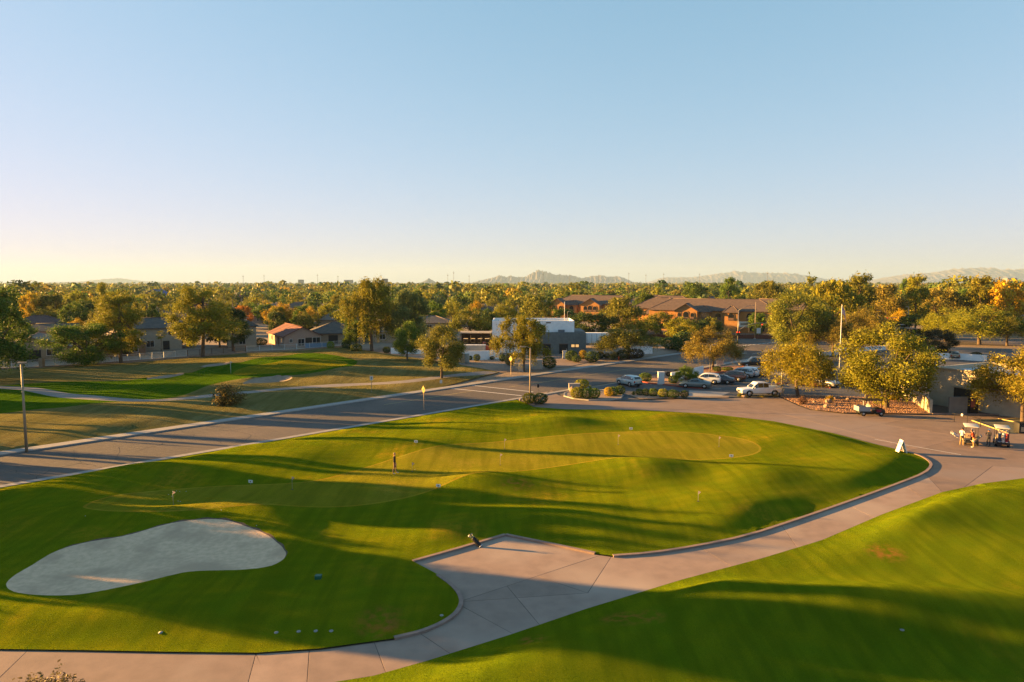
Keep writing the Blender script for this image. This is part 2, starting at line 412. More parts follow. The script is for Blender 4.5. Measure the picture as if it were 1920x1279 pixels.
# ---- practice lawn with its putting green and bunker
lawn_px_R = [(968, 751), (984, 756), (1000, 764), (1060, 768.5), (1200, 770), (1330, 777), (1450, 791), (1560, 813), (1640, 834), (1690, 846), (1725, 855), (1744, 866), (1748, 875), (1735, 889), (1690, 907), (1600, 940), (1500, 975), (1400, 1008), (1300, 1028), (1220, 1040), (1150, 1045), (1115, 1040), (1050, 1026), (948, 1005), (860, 1031), (775, 1055), (822, 1080), (852, 1101), (867, 1122), (866, 1141), (848, 1162), (800, 1186), (740, 1200), (600, 1219), (480, 1227), (300, 1225), (150, 1222), (0, 1220), (-300, 1212), (-700, 1190)]
lawn_out = [(q.x, q.y) for q in Gs(lawn_px_R)]
sharp = {23, 25}
kerb_line = lawn_out[:]
edge = [road_pt(x, 0) for x in (-75, -60, -50, -40, -30, -20, -12, -6, -1.5)]
edge = [(q.x + .53, q.y - .53) for q in edge]
LAWN = lawn_out + edge
green_px = [(160, 960), (175, 945), (215, 932), (300, 922), (400, 914), (520, 908), (600, 900), (680, 880), (760, 855), (840, 838), (960, 826), (1080, 815), (1200, 810), (1300, 812), (1380, 822), (1420, 834), (1425, 845), (1400, 856), (1330, 862), (1200, 862), (1080, 872), (960, 888), (880, 902), (820, 916), (760, 928), (680, 942), (560, 955), (430, 965), (300, 975), (210, 975), (170, 969)]
GREEN = smooth_poly([(q.x, q.y) for q in Gs(green_px, .35)], 2)
bunk_px = [(9, 1100), (22, 1085), (64, 1062), (105, 1040), (157, 1025), (243, 1013), (292, 998), (337, 988), (393, 984), (431, 987), (479, 1002), (517, 1021), (537, 1040), (532, 1055), (506, 1068), (449, 1073), (356, 1075), (318, 1083), (262, 1096), (187, 1111), (131, 1118), (56, 1118), (22, 1111)]
BUNK = resample(smooth_poly([(q.x, q.y) for q in Gs(bunk_px, .3)], 2), .3)
BUNK = [(x + .05 * math.sin(i * .23) * math.sin(i * .11) + random.uniform(-.012, .012), y + .05 * math.sin(i * .19 + 2) * math.sin(i * .13) + random.uniform(-.012, .012)) for i, (x, y) in enumerate(BUNK)]
# mounds: (u, v, radius along x, radius along y, height)
MOUNDS = [(1045, 801, 5.2, 3.0, 1.15), (905, 806, 6, 3, .7), (320, 893, 6, 2.4, 1.0), (150, 918, 5, 3, .95), (690, 840, 7, 2.6, .9), (555, 868, 5, 3, .9), (450, 852, 4, 3, .7), (620, 806, 4, 2.4, .8), (770, 780, 5, 2.5, .6), (700, 797, 4, 2.2, -.4),
          (890, 912, 3.8, 2.8, 1.35), (1215, 888, 4.2, 3.4, 1.55), (1320, 905, 3.5, 3, -.4), (1430, 903, 4.5, 3.0, .9), (1520, 925, 3.5, 3, -.35), (640, 1005, 6.5, 3.6, -.65), (1075, 932, 3.4, 2.4, -.55), (440, 972, 5.5, 2.6, 1.0), (300, 985, 6, 2, .6), (120, 990, 5, 3, .8), (800, 955, 5, 3.5, -.45), (740, 1040, 4, 2.4, -.3),
          (280, 1148, 5, 2.2, .6), (735, 1085, 3.4, 1.9, .8), (610, 1140, 4, 2, .3), (1620, 868, 4, 3.4, .55), (1345, 952, 4.5, 2.8, .7), (1500, 832, 6, 3, .45), (1250, 790, 6, 2.6, .6), (1210, 965, 5, 2.6, -.35), (30, 1045, 4, 4, .6), (860, 1000, 3.5, 2.5, .35), (1050, 985, 4, 2.2, .4), (1400, 1000, 4, 2.4, .45)]
MG = [(G(u, v).x, G(u, v).y, rx, ry, h) for u, v, rx, ry, h in MOUNDS]
WAV = [(rng.uniform(.12, .35), rng.uniform(0, 6.3), rng.uniform(0, 6.3)) for _ in range(14)]
def waves(V, amp):
    z = np.zeros(len(V))
    for k, th, ph in WAV: z += np.sin((V[:, 0] * math.cos(th) + V[:, 1] * math.sin(th)) * k * 2 + ph) / len(WAV) ** .5
    return z * amp
def lawn_h(V):
    V = np.asarray(V); z = np.zeros(len(V))
    for x, y, rx, ry, h in MG: z += .58 * h * np.exp(-((V[:, 0] - x) / rx) ** 2 - ((V[:, 1] - y) / ry) ** 2)
    z += waves(V, .10) + .28
    ins = inside(V, GREEN); dg = dist_poly(V, GREEN)
    k = np.where(ins, sstep(dg, 0, 3.0), 0)
    z = z * (1 - .6 * k) + .38 * .6 * k
    d = dist_poly(V, LAWN); z = .08 + np.maximum(z, -.12) * sstep(d, 0, 3.0)
    ib = inside(V, BUNK); db = dist_poly(V, BUNK)
    ys = [q[1] for q in BUNK]; plane = .34 + .36 * np.clip((V[:, 1] - min(ys)) / (max(ys) - min(ys)), 0, 1)
    k = sstep(db, 0, 4.0); z = np.where(ib, plane - .10 * sstep(db, 0, .75) - .2 * sstep(db, .5, 3.2), (plane + .10 * sstep(db, 0, .5)) * (1 - k) + z * k)
    d = dist_poly(V, LAWN); z = np.where(ib, z, .08 + (z - .08) * sstep(d, 0, 1.2))
    return z
RIMP = []
def offset_poly(poly, d):
    n = len(poly); o = []
    ar = sum(poly[i][0] * poly[(i + 1) % n][1] - poly[(i + 1) % n][0] * poly[i][1] for i in range(n))
    sg = 1 if ar > 0 else -1
    for i in range(n):
        a = Vector(poly[i - 1]); b = Vector(poly[(i + 1) % n]); t = (b - a).normalized(); nn = Vector((t.y, -t.x)) * sg
        o.append((poly[i][0] + nn.x * d, poly[i][1] + nn.y * d))
    return o
partition(LAWN, [('grass_collar', offset_poly(GREEN, .22), M_RIM), ('putting_green', GREEN, M_GREEN), ('bunker_lip', [(x + .02, y + .17 + .06 * math.sin(i * .9)) for i, (x, y) in enumerate(BUNK)], M_DIRT), ('bunker_sand', BUNK, M_SAND)], .62, lawn_h, 'practice_lawn', M_LAWN)

# ---- mown lawn on the near right
rl_px = [(560, 1300), (620, 1281), (700, 1268), (800, 1240), (950, 1193), (1100, 1142), (1280, 1087), (1430, 1047), (1542, 1013), (1654, 965), (1767, 923), (1842, 907), (1920, 897), (2100, 885), (2500, 880)]
RL_edge = [(q.x, q.y) for q in Gs(rl_px)]
RLAWN = RL_edge + [(75, 20), (60, 8), (10, 6), (-14, 10), (-13.0, 20)]
RM = [(1830, 958, 8, 4.6, 1.5), (1660, 990, 5, 3.2, 1.0), (1560, 1155, 7, 2.6, 1.1), (1790, 1168, 7, 2.2, .95), (1340, 1118, 4, 2, .8), (1240, 1235, 5, 2.6, .55), (1000, 1270, 4, 2, .5), (1700, 1080, 6, 3, -.5), (1890, 1050, 5, 3, .7), (1480, 1085, 4, 3, -.35), (1700, 1240, 6, 2.5, -.4)]
RG = [(G(u, v).x, G(u, v).y, rx, ry, h) for u, v, rx, ry, h in RM]
def rlawn_h(V):
    V = np.asarray(V); z = waves(V, .10) + .3
    for x, y, rx, ry, h in RG: z += .64 * h * np.exp(-((V[:, 0] - x) / rx) ** 2 - ((V[:, 1] - y) / ry) ** 2)
    return .02 + np.maximum(z, 0) * sstep(dist_poly(V, RLAWN), 0, 3.0)
partition(RLAWN, [], .6, rlawn_h, 'near_lawn', M_LAWN2)

# ---- concrete: cart path, plaza and drive, cut into slabs by joints
def slabs(name, outline, cuts, z, material, joint_mat, parent_name, thick=.05, gap=.021):
    """cut an outline by lines (each limited to a zone) and give every piece a recessed edge"""
    par = empty(parent_name, (0, 0, 0)); par['kind'] = 'structure'
    bm = bmesh.new(); vs = [bm.verts.new((q[0], q[1], 0)) for q in outline]; f = bm.faces.new(vs); bm.normal_update()
    if f.normal.z < 0: bmesh.ops.reverse_faces(bm, faces=[f])
    bmesh.ops.triangulate(bm, faces=bm.faces[:]); bmesh.ops.dissolve_limit(bm, angle_limit=.001, verts=[], edges=bm.edges[:]) if False else None
    for a, b, zone in cuts:
        a = Vector((a[0], a[1], 0)); b = Vector((b[0], b[1], 0)); d = (b - a).normalized()
        geom = bm.verts[:] + bm.edges[:] + bm.faces[:]
        r = bmesh.ops.bisect_plane(bm, geom=geom, dist=1e-3, plane_co=a, plane_no=Vector((-d.y, d.x, 0)))
        for e in r['geom_cut']:
            if isinstance(e, bmesh.types.BMEdge) and (zone is None or zone((e.verts[0].co + e.verts[1].co) / 2)): e.seam = True
    # flood islands between seams
    seen = set(); isl = []
    for q in bm.faces:
        if q in seen: continue
        st = [q]; seen.add(q); g = []
        while st:
            x = st.pop(); g.append(x)
            for e in x.edges:
                if e.seam: continue
                for y in e.link_faces:
                    if y not in seen: seen.add(y); st.append(y)
        isl.append(g)
    for g in isl:
        b2 = bmesh.new(); mp = {}
        for q in g:
            for v in q.verts:
                if v not in mp: mp[v] = b2.verts.new(v.co)
        for q in g:
            try: b2.faces.new([mp[v] for v in q.verts])
            except ValueError: pass
        area = sum(q.calc_area() for q in b2.faces)
        if area < .15: b2.free(); continue
        b2.normal_update()
        bmesh.ops.inset_region(b2, faces=b2.faces[:], thickness=gap, depth=0, use_boundary=True) 
        for v in b2.verts: v.co.z = z if not v.is_boundary else z - .03
        m = bpy.data.meshes.new('slab'); b2.to_mesh(m); b2.free(); m.materials.append(material)
        new_obj('slab', m, par)
    bm.free()
    sheet('joint_bed', outline, z - .007, joint_mat, parent=par)
    return par
# cart path + plaza
path_up = [(q.x, q.y) for q in Gs([(1735, 889), (1690, 907), (1600, 940), (1500, 975), (1400, 1008), (1300, 1028), (1220, 1040), (1150, 1045), (1115, 1040), (1050, 1026), (948, 1005), (860, 1031), (775, 1055), (822, 1080), (852, 1101), (867, 1122), (866, 1141), (848, 1162), (800, 1186), (740, 1200), (600, 1219), (480, 1227), (300, 1225), (150, 1222), (0, 1220), (-300, 1212), (-700, 1190)])]
path_dn = [(q.x, q.y) for q in Gs([(-700, 1290), (-300, 1350), (0, 1370), (300, 1365), (520, 1320), (560, 1300), (620, 1281), (700, 1268), (800, 1240), (950, 1193), (1100, 1142), (1280, 1087), (1430, 1047), (1542, 1013), (1654, 965), (1767, 923)])]
def P2(u, v): q = G(u, v); return (q.x, q.y)
def near_line(a, b, ext=.9):
    a = Vector(P2(*a)); b = Vector(P2(*b)); L = (b - a).length; d = (b - a).normalized()
    def zone(c):
        q = Vector((c[0], c[1])) - a; t = q.dot(d); return -ext <= t <= L + ext and abs(q.dot(Vector((-d.y, d.x)))) < 6
    return (a, b, zone)
PC = [((700, 1200), (730, 1279)), ((580, 1219), (575, 1290)), ((480, 1226), (460, 1300)), ((350, 1224), (305, 1300)), ((214, 1222), (160, 1290)), ((52, 1220), (-20, 1290)), ((-100, 1216), (-180, 1300)),
      ((780, 1183), (850, 1230)), ((868, 1138), (964, 1190)), ((826, 1080), (978, 1032)), ((872, 1125), (1100, 1050)), ((872, 1128), (1105, 1112)), ((1145, 1046), (1100, 1115)), ((1200, 1080), (1228, 1100)), ((1310, 1026), (1370, 1062)), ((1466, 986), (1495, 1028)), ((1585, 945), (1640, 972)), ((1690, 907), (1735, 937)), ((968, 1120), (1010, 1170)), ((1000, 1078), (1080, 1105))]
slabs('slab', path_up + path_dn, [near_line(a, b) for a, b in PC], .012, M_CONC, M_JOINT, 'cart_path')
# the drive round the lawn
drive_px = [(1034, 731), (1047, 741), (1085, 751), (1150, 753), (1290, 748), (1365, 747), (1462, 745), (1495, 760), (1520, 769), (1577, 776), (1700, 778), (1760, 779), (2150, 782), (2150, 880), (1920, 897), (1842, 907), (1767, 923), (1735, 889), (1748, 875), (1744, 866), (1725, 855), (1690, 846), (1640, 834), (1560, 813), (1450, 791), (1330, 777), (1200, 770), (1060, 768.5), (1000, 764), (1008, 752)]
DC = [((1150, 769), (1420, 750)), ((1250, 772), (1480, 752)), ((1060, 757), (1480, 780)), ((1330, 777), (1560, 774)), ((1480, 780), (1760, 852)), ((1450, 790), (1620, 775)), ((1560, 812), (1740, 780)), ((1680, 800), (1920, 835)), ((1700, 846), (1850, 812)), ((1740, 866), (1960, 880)), ((1800, 855), (1960, 812)), ((1820, 905), (1880, 860))]
slabs('slab', [P2(*q) for q in drive_px], [near_line(a, b) for a, b in DC], .008, M_CONC2, M_JOINT, 'drive')
# kerbs of the lawn
kp = [(q.x, q.y) for q in Gs([(1690, 846), (1725, 855), (1744, 866), (1748, 875), (1735, 889), (1690, 907), (1600, 940), (1500, 975), (1400, 1008), (1300, 1028), (1220, 1040), (1150, 1045)])]
strip('path_kerb', resample(smooth_poly(kp, 1, False), 2, False), -.16, .06, -.03, .12, M_KERBP)
kp = [(q.x, q.y) for q in Gs([(1115, 1040), (1050, 1026), (948, 1005)])]
strip('path_kerb', kp, -.16, .06, -.03, .12, M_KERBP)
strip('path_kerb', [P2(948, 1005), P2(860, 1031), P2(775, 1055)], -.16, .06, -.03, .121, M_KERBP)
kp = [(q.x, q.y) for q in Gs([(822, 1080), (852, 1101), (867, 1122), (866, 1141), (848, 1162), (800, 1186), (740, 1200)])]
strip('path_kerb', resample(smooth_poly(kp, 2, False), 1, False), -.16, .06, -.03, .119, M_KERBP)

# ---- golf hole across the road
fence_px = [(-60, 698), (8, 694), (80, 691), (168, 686), (260, 680), (350, 672), (462, 663), (555, 659), (648, 651)]
FENCE = [P2(*q) for q in fence_px]
rough_edge = [farE[i] for i in range(0, 7)]
rough_edge = [(q.x - 1.06, q.y + 1.06) for q in rough_edge]
ROUGH = FENCE[1:] + [P2(700, 660), P2(780, 672), P2(850, 683), P2(905, 692), P2(935, 699)] + [(q[0], q[1]) for q in rough_edge[::-1]] + [P2(-500, 760), P2(-250, 700)]
fair = smooth_poly([P2(*q) for q in [(-250, 760), (-100, 735), (0, 728), (75, 722), (175, 720), (250, 717), (350, 707), (375, 697), (450, 685), (525, 672), (575, 663), (625, 669), (662, 676), (675, 685), (637, 700), (550, 708), (450, 716), (400, 724), (375, 738), (325, 750), (250, 753), (125, 775), (62, 776), (0, 782), (-150, 790)]], 2)
gpoly = smooth_poly([P2(*q) for q in [(430, 700), (470, 690), (560, 680), (640, 678), (660, 686), (620, 697), (540, 704), (450, 708)]], 2)
bk1 = smooth_poly([P2(*q) for q in [(267, 716), (300, 708), (347, 704), (344, 710), (300, 719)]], 2)
bk2 = smooth_poly([P2(*q) for q in [(368, 696), (400, 687), (432, 685), (432, 690), (400, 695)]], 2)
bk3 = smooth_poly([P2(*q) for q in [(452, 723), (487, 712), (525, 709), (552, 712), (540, 721), (500, 725), (462, 727)]], 2)
cpl = smooth_poly([P2(*q) for q in [(-120, 728), (-40, 730), (40, 733), (90, 741), (150, 749), (200, 754), (280, 755), (350, 752), (410, 747), (467, 741), (550, 732), (650, 725), (750, 722), (787, 718), (825, 711), (880, 705), (928, 699)]], 1, False)
def band(line, w):
    P = [Vector(q) for q in line]; l = []; r = []
    for i, q in enumerate(P):
        d = (P[min(i + 1, len(P) - 1)] - P[max(i - 1, 0)]).normalized(); n = Vector((-d.y, d.x)); l.append(tuple(q + n * w / 2)); r.append(tuple(q - n * w / 2))
    return l + r[::-1]
FM = [(G(u, v).x, G(u, v).y, rx, ry, h) for u, v, rx, ry, h in [(510, 680, 8, 5, 1.0), (300, 690, 14, 5, .5), (640, 700, 8, 5, .5), (700, 700, 7, 4, .6), (330, 735, 8, 4, .5), (560, 745, 9, 3, .4), (150, 700, 12, 6, .6), (250, 768, 9, 3, .5), (430, 700, 8, 4, -.3), (100, 800, 9, 4, .4)]]
def rough_h(V):
    V = np.asarray(V); z = waves(V, .09) + .3
    for x, y, rx, ry, h in FM: z += .55 * h * np.exp(-((V[:, 0] - x) / rx) ** 2 - ((V[:, 1] - y) / ry) ** 2)
    z = .1 + np.maximum(z, 0) * sstep(dist_poly(V, ROUGH), 0, 4)
    for b in (bk1, bk2, bk3):
        i = inside(V, b); d = dist_poly(V, b); z = np.where(i, z - .5 * sstep(d, 0, 1.5), z + .2 * np.exp(-(d / 1.2) ** 2))
    return z
M_FGREEN = grass_mat('far_green_grass', (.06, .10, .012), (.075, .11, .014), (.1, .1, .02))
M_CPATH = mat('far_path_concrete', (.27, .24, .215), (.23, .20, .18), .8, .9)
partition(ROUGH, [('fairway', fair, M_FAIR), ('golf_green', gpoly, M_FGREEN), ('bunker_sand', bk1, M_SAND2), ('bunker_sand', bk2, M_SAND2), ('bunker_sand', bk3, M_SAND2), ('golf_path', band(cpl, 2.4), M_CPATH)], 1.5, rough_h, 'rough_grass', M_ROUGH)
# ---- gravel lots beyond the road
sheet('gravel_lot', [P2(*q) for q in [(660, 655), (700, 660), (780, 672), (850, 683), (905, 692), (935, 699), (1060, 685), (1160, 673), (1287, 659), (1290, 645), (1100, 650), (900, 652), (740, 650)]], -.02, M_GRAVEL2)
sheet('forecourt', [P2(*q) for q in [(1040, 664), (1125, 664), (1120, 676), (1062, 688), (1030, 690), (1000, 672)]], .0, M_CONC2)
# ---- parking lot, its islands and markings
park_px = [(1047, 739), (1085, 749), (1150, 751), (1290, 746), (1365, 745.5), (1462, 743.5), (1640, 746), (1750, 740), (2000, 720), (1900, 655), (1640, 655), (1480, 668), (1440, 672), (1362, 686), (1262, 697.5), (1150, 719.5)]
sheet('parking_lot', [P2(*q) for q in park_px], .004, M_ASPH2)
def island(name, px, z, m, kerb=None, w=.18, top=.14, smooth=1):
    P = [P2(*q) for q in px]
    if smooth: P = smooth_poly(P, smooth)
    sheet(name, P, z, m)
    if kerb is not None:
        ar = sum(P[i][0] * P[(i + 1) % len(P)][1] - P[(i + 1) % len(P)][0] * P[i][1] for i in range(len(P)))
        strip('island_kerb', P if ar > 0 else P[::-1], -.02, w, -.03, top, kerb, closed=True)
island('gravel_island', [(1048, 741), (1085, 729), (1130, 731), (1172, 740), (1160, 752), (1085, 751)], .1, M_GRAVEL2, M_KERB)
island('gravel_island', [(1180, 743), (1240, 736), (1290, 737), (1290, 744), (1366, 744), (1366, 747), (1200, 749)], .11, M_GRAVEL2, None, smooth=0)
island('gravel_island', [(1180, 709), (1207, 718), (1250, 723), (1318, 730), (1322, 727), (1275, 713), (1330, 701), (1412, 692), (1385, 686), (1290, 697)], .1, M_GRAVEL, M_REDKERB)
sheet('concrete_pad', [P2(*q) for q in [(1292, 732), (1369, 736), (1352, 743), (1292, 743)]], .012, M_KERB)
island('gravel_island', [(1462, 744), (1495, 742), (1560, 744), (1640, 746), (1690, 738), (1749, 776), (1740, 777), (1577, 775), (1520, 768.5), (1495, 759)], .09, M_GRAVEL, None, smooth=0)
island('gravel_island', [(1452, 723), (1475, 718), (1540, 725), (1562, 729), (1545, 721), (1500, 715), (1470, 715)], .1, M_GRAVEL, M_REDKERB)
island('gravel_island', [(968, 750), (1010, 737), (1028, 735), (1010, 752), (1000, 762), (984, 755)], .07, M_GRAVEL2, None, smooth=0)
sheet('concrete_pad', [P2(*q) for q in [(1440, 700), (1500, 694), (1540, 696), (1500, 703), (1470, 705)]], .012, M_KERB)
# painted lines
def dash(name, a, b, w, m, z=.008, n=1, duty=1.0):
    A = Vector(a); B = Vector(b); d = (B - A) / n
    for i in range(n):
        p = A + d * i; q = p + d * duty; nn = (q - p).normalized(); nn = Vector((-nn.y, nn.x)) * w / 2
        sheet(name, [tuple(p + nn), tuple(q + nn), tuple(q - nn), tuple(p - nn)], z, m)
mid = lambda x: tuple((road_pt(x, 0) + road_pt(x, 1)) / 2)
dash('centre_line', P2(720, 759), P2(888, 733), .16, M_YEL)
dash('centre_line', P2(955, 726), P2(1290, 675), .16, M_YEL)
dash('centre_line', P2(1290, 674), P2(1430, 668), .16, M_YEL)
dash('crossing_line', P2(870, 721), P2(1000, 735), .32, M_WHT)
dash('crossing_line', P2(833, 727), P2(978, 742), .32, M_WHT)
dash('lane_line', P2(1410, 664), P2(1452, 655), .16, M_WHT)
for i in range(7): dash('crossing_bar', P2(1393 + i * 9, 648.5 - i * .9), P2(1400 + i * 9, 647 - i * .9), .35, M_WHT)
dash('lane_arrow', P2(1388, 663), P2(1400, 662), .5, M_WHT)
for i in range(6): dash('bay_line', P2(1330 + i * 19, 728 - i * 6), P2(1352 + i * 19, 729 - i * 6), .12, M_WHT, .008)
for a, b in [((1540, 738), (1556, 742)), ((1563, 722), (1582, 728)), ((1600, 722), (1640, 737)), ((1612, 716), (1650, 728))]: dash('bay_line', P2(*a), P2(*b), .12, M_WHT, .008)
dash('drive_line', P2(1640, 824), P2(1802, 853), .12, M_WHT, .014)
dash('drive_line', P2(1728, 788), P2(1752, 784), .16, M_YEL, .014)
# sealed cracks in the road
def crack(a, b, w=.05, wig=.9, n=9):
    A = Vector(a); B = Vector(b); d = B - A; nn = Vector((-d.y, d.x)).normalized(); pts = []; off = 0
    for i in range(n + 1):
        off += random.uniform(-1, 1) * wig * .4; pts.append(A + d * i / n + nn * off * math.sin(math.pi * i / n))
    mb = MB(); L = band([tuple(q) for q in smooth_poly([tuple(q) for q in pts], 1, False)], w); k = len(L) // 2
    mb.add([(x, y, .0045) for x, y in L], [(i, i + 1, 2 * k - 2 - i, 2 * k - 1 - i) for i in range(k - 1)])
    o = mb.build('road_crack', M_SEAL); o['kind'] = 'structure'
for a, b in [((110, 850), (165, 872)), ((132, 843), (155, 856)), ((222, 838), (238, 868)), ((55, 910), (75, 890)), ((75, 892), (150, 868)), ((30, 882), (75, 890)), ((150, 868), (190, 884)), ((260, 845), (300, 828)), ((340, 808), (362, 820)), ((362, 820), (415, 832)), ((432, 806), (460, 827)), ((300, 828), (360, 818)), ((410, 806), (432, 806)), ((540, 795), (650, 777)), ((650, 777), (682, 766)), ((545, 790), (552, 794)), ((480, 800), (540, 795)), ((700, 757), (740, 760)), ((0, 885), (30, 882)), ((815, 738), (824, 742)), ((440, 806), (545, 792)), ((600, 775), (690, 770))]:
    crack(P2(*a), P2(*b), random.uniform(.035, .07))
# ================================================================ trees
def leaf_mat(name='leaves', rand_obj=True, col=None):
    m = bpy.data.materials.new(name); m.use_nodes = True; t = m.node_tree; L = t.links.new; N = t.nodes.new
    p = t.nodes['Principled BSDF']; p.inputs['Roughness'].default_value = .6; p.inputs['Specular IOR Level'].default_value = .15
    if col is None:
        oi = N('ShaderNodeObjectInfo'); c = oi.outputs['Color']
    else:
        at = N('ShaderNodeAttribute'); at.attribute_name = col; c = at.outputs['Color']
    g = N('ShaderNodeNewGeometry')
    hs = N('ShaderNodeHueSaturation'); L(c, hs.inputs['Color'])
    r1 = N('ShaderNodeMapRange'); r1.inputs[3].default_value = .6; r1.inputs[4].default_value = 1.35; L(g.outputs['Random Per Island'], r1.inputs[0]); L(r1.outputs[0], hs.inputs['Value'])
    mu = N('ShaderNodeMath'); mu.operation = 'MULTIPLY'; mu.inputs[1].default_value = 17.31; L(g.outputs['Random Per Island'], mu.inputs[0])
    fr = N('ShaderNodeMath'); fr.operation = 'FRACT'; L(mu.outputs[0], fr.inputs[0])
    r2 = N('ShaderNodeMapRange'); r2.inputs[3].default_value = .475; r2.inputs[4].default_value = .515; L(fr.outputs[0], r2.inputs[0]); L(r2.outputs[0], hs.inputs['Hue'])
    L(hs.outputs[0], p.inputs['Base Color'])
    tr = N('ShaderNodeBsdfTranslucent'); L(hs.outputs[0], tr.inputs[0])
    ms = N('ShaderNodeMixShader'); ms.inputs[0].default_value = .3; L(p.outputs[0], ms.inputs[1]); L(tr.outputs[0], ms.inputs[2])
    L(ms.outputs[0], t.nodes['Material Output'].inputs[0]); return m
M_LEAF = leaf_mat()
M_BARK = mat('bark', (.13, .095, .065), (.07, .05, .035), 6, .95, bump=.6)
M_PALE = mat('pale_bark', (.30, .24, .18), (.18, .14, .10), 6, .95, bump=.5)

def leaf_mesh(name, C, size, rg, up=.3, aspect=.55, material=None, outward=None):
    """a quad at every point of C; size may be an array"""
    n = len(C); size = np.broadcast_to(size, (n,))
    nrm = rg.normal(size=(n, 3))
    if outward is not None: nrm = nrm * .8 + outward * 1.1
    nrm[:, 2] += up; nrm /= np.linalg.norm(nrm, axis=1)[:, None] + 1e-9
    a = np.cross(nrm, rg.normal(size=(n, 3))); a /= np.linalg.norm(a, axis=1)[:, None] + 1e-9
    b = np.cross(nrm, a)
    a = a * (size * .5)[:, None]; b = b * (size * .5 * aspect)[:, None]
    V = np.stack([C - a, C - b * 1.0, C + a, C + b * 1.0], 1).reshape(-1, 3)
    m = bpy.data.meshes.new(name); m.vertices.add(n * 4); m.vertices.foreach_set('co', V.ravel())
    m.loops.add(n * 4); m.loops.foreach_set('vertex_index', np.arange(n * 4, dtype=np.int32))
    m.polygons.add(n); m.polygons.foreach_set('loop_start', np.arange(0, n * 4, 4, dtype=np.int32))
    m.materials.append(material or M_LEAF); m.update(); m.validate(); return m
def clump_pts(centres, rad, n, rg, shell=.55, flat=1.0):
    """n points spread over ellipsoidal clumps, denser towards each clump's skin"""
    k = rg.choice(len(centres), n, p=rad ** 2 / (rad ** 2).sum())
    d = rg.normal(size=(n, 3)); d /= np.linalg.norm(d, axis=1)[:, None]
    r = (shell + (1 - shell) * rg.random(n)) * rg.uniform(.75, 1.12, n)
    P = d * (r * rad[k])[:, None]; P[:, 2] *= flat
    return centres[k] + P, d
def trunk_mesh(name, H0, R0, targets, rg, seg=7, lean=0, mat_=None, split=.35):
    mb = MB(); top = Vector((lean, 0, H0)); mid_ = Vector((lean * .4 + rg.uniform(-.01, .01), rg.uniform(-.01, .01), H0 * split))
    mb.tube([(0, 0, -.02), (0, 0, .015), tuple(mid_), tuple(top)], [R0 * 1.35, R0, R0 * .82, R0 * .45], seg)
    for t in targets:
        t = Vector(t); s = mid_.lerp(top, rg.uniform(.15, .8)); m1 = s.lerp(t, .5) + Vector((rg.uniform(-.02, .02), rg.uniform(-.02, .02), rg.uniform(-.01, .03)))
        mb.tube([tuple(s), tuple(m1), tuple(t)], [R0 * .42, R0 * .28, R0 * .08], 5, cap=False)
    m = mb.mesh(name); m.materials.append(mat_ or M_BARK); return m
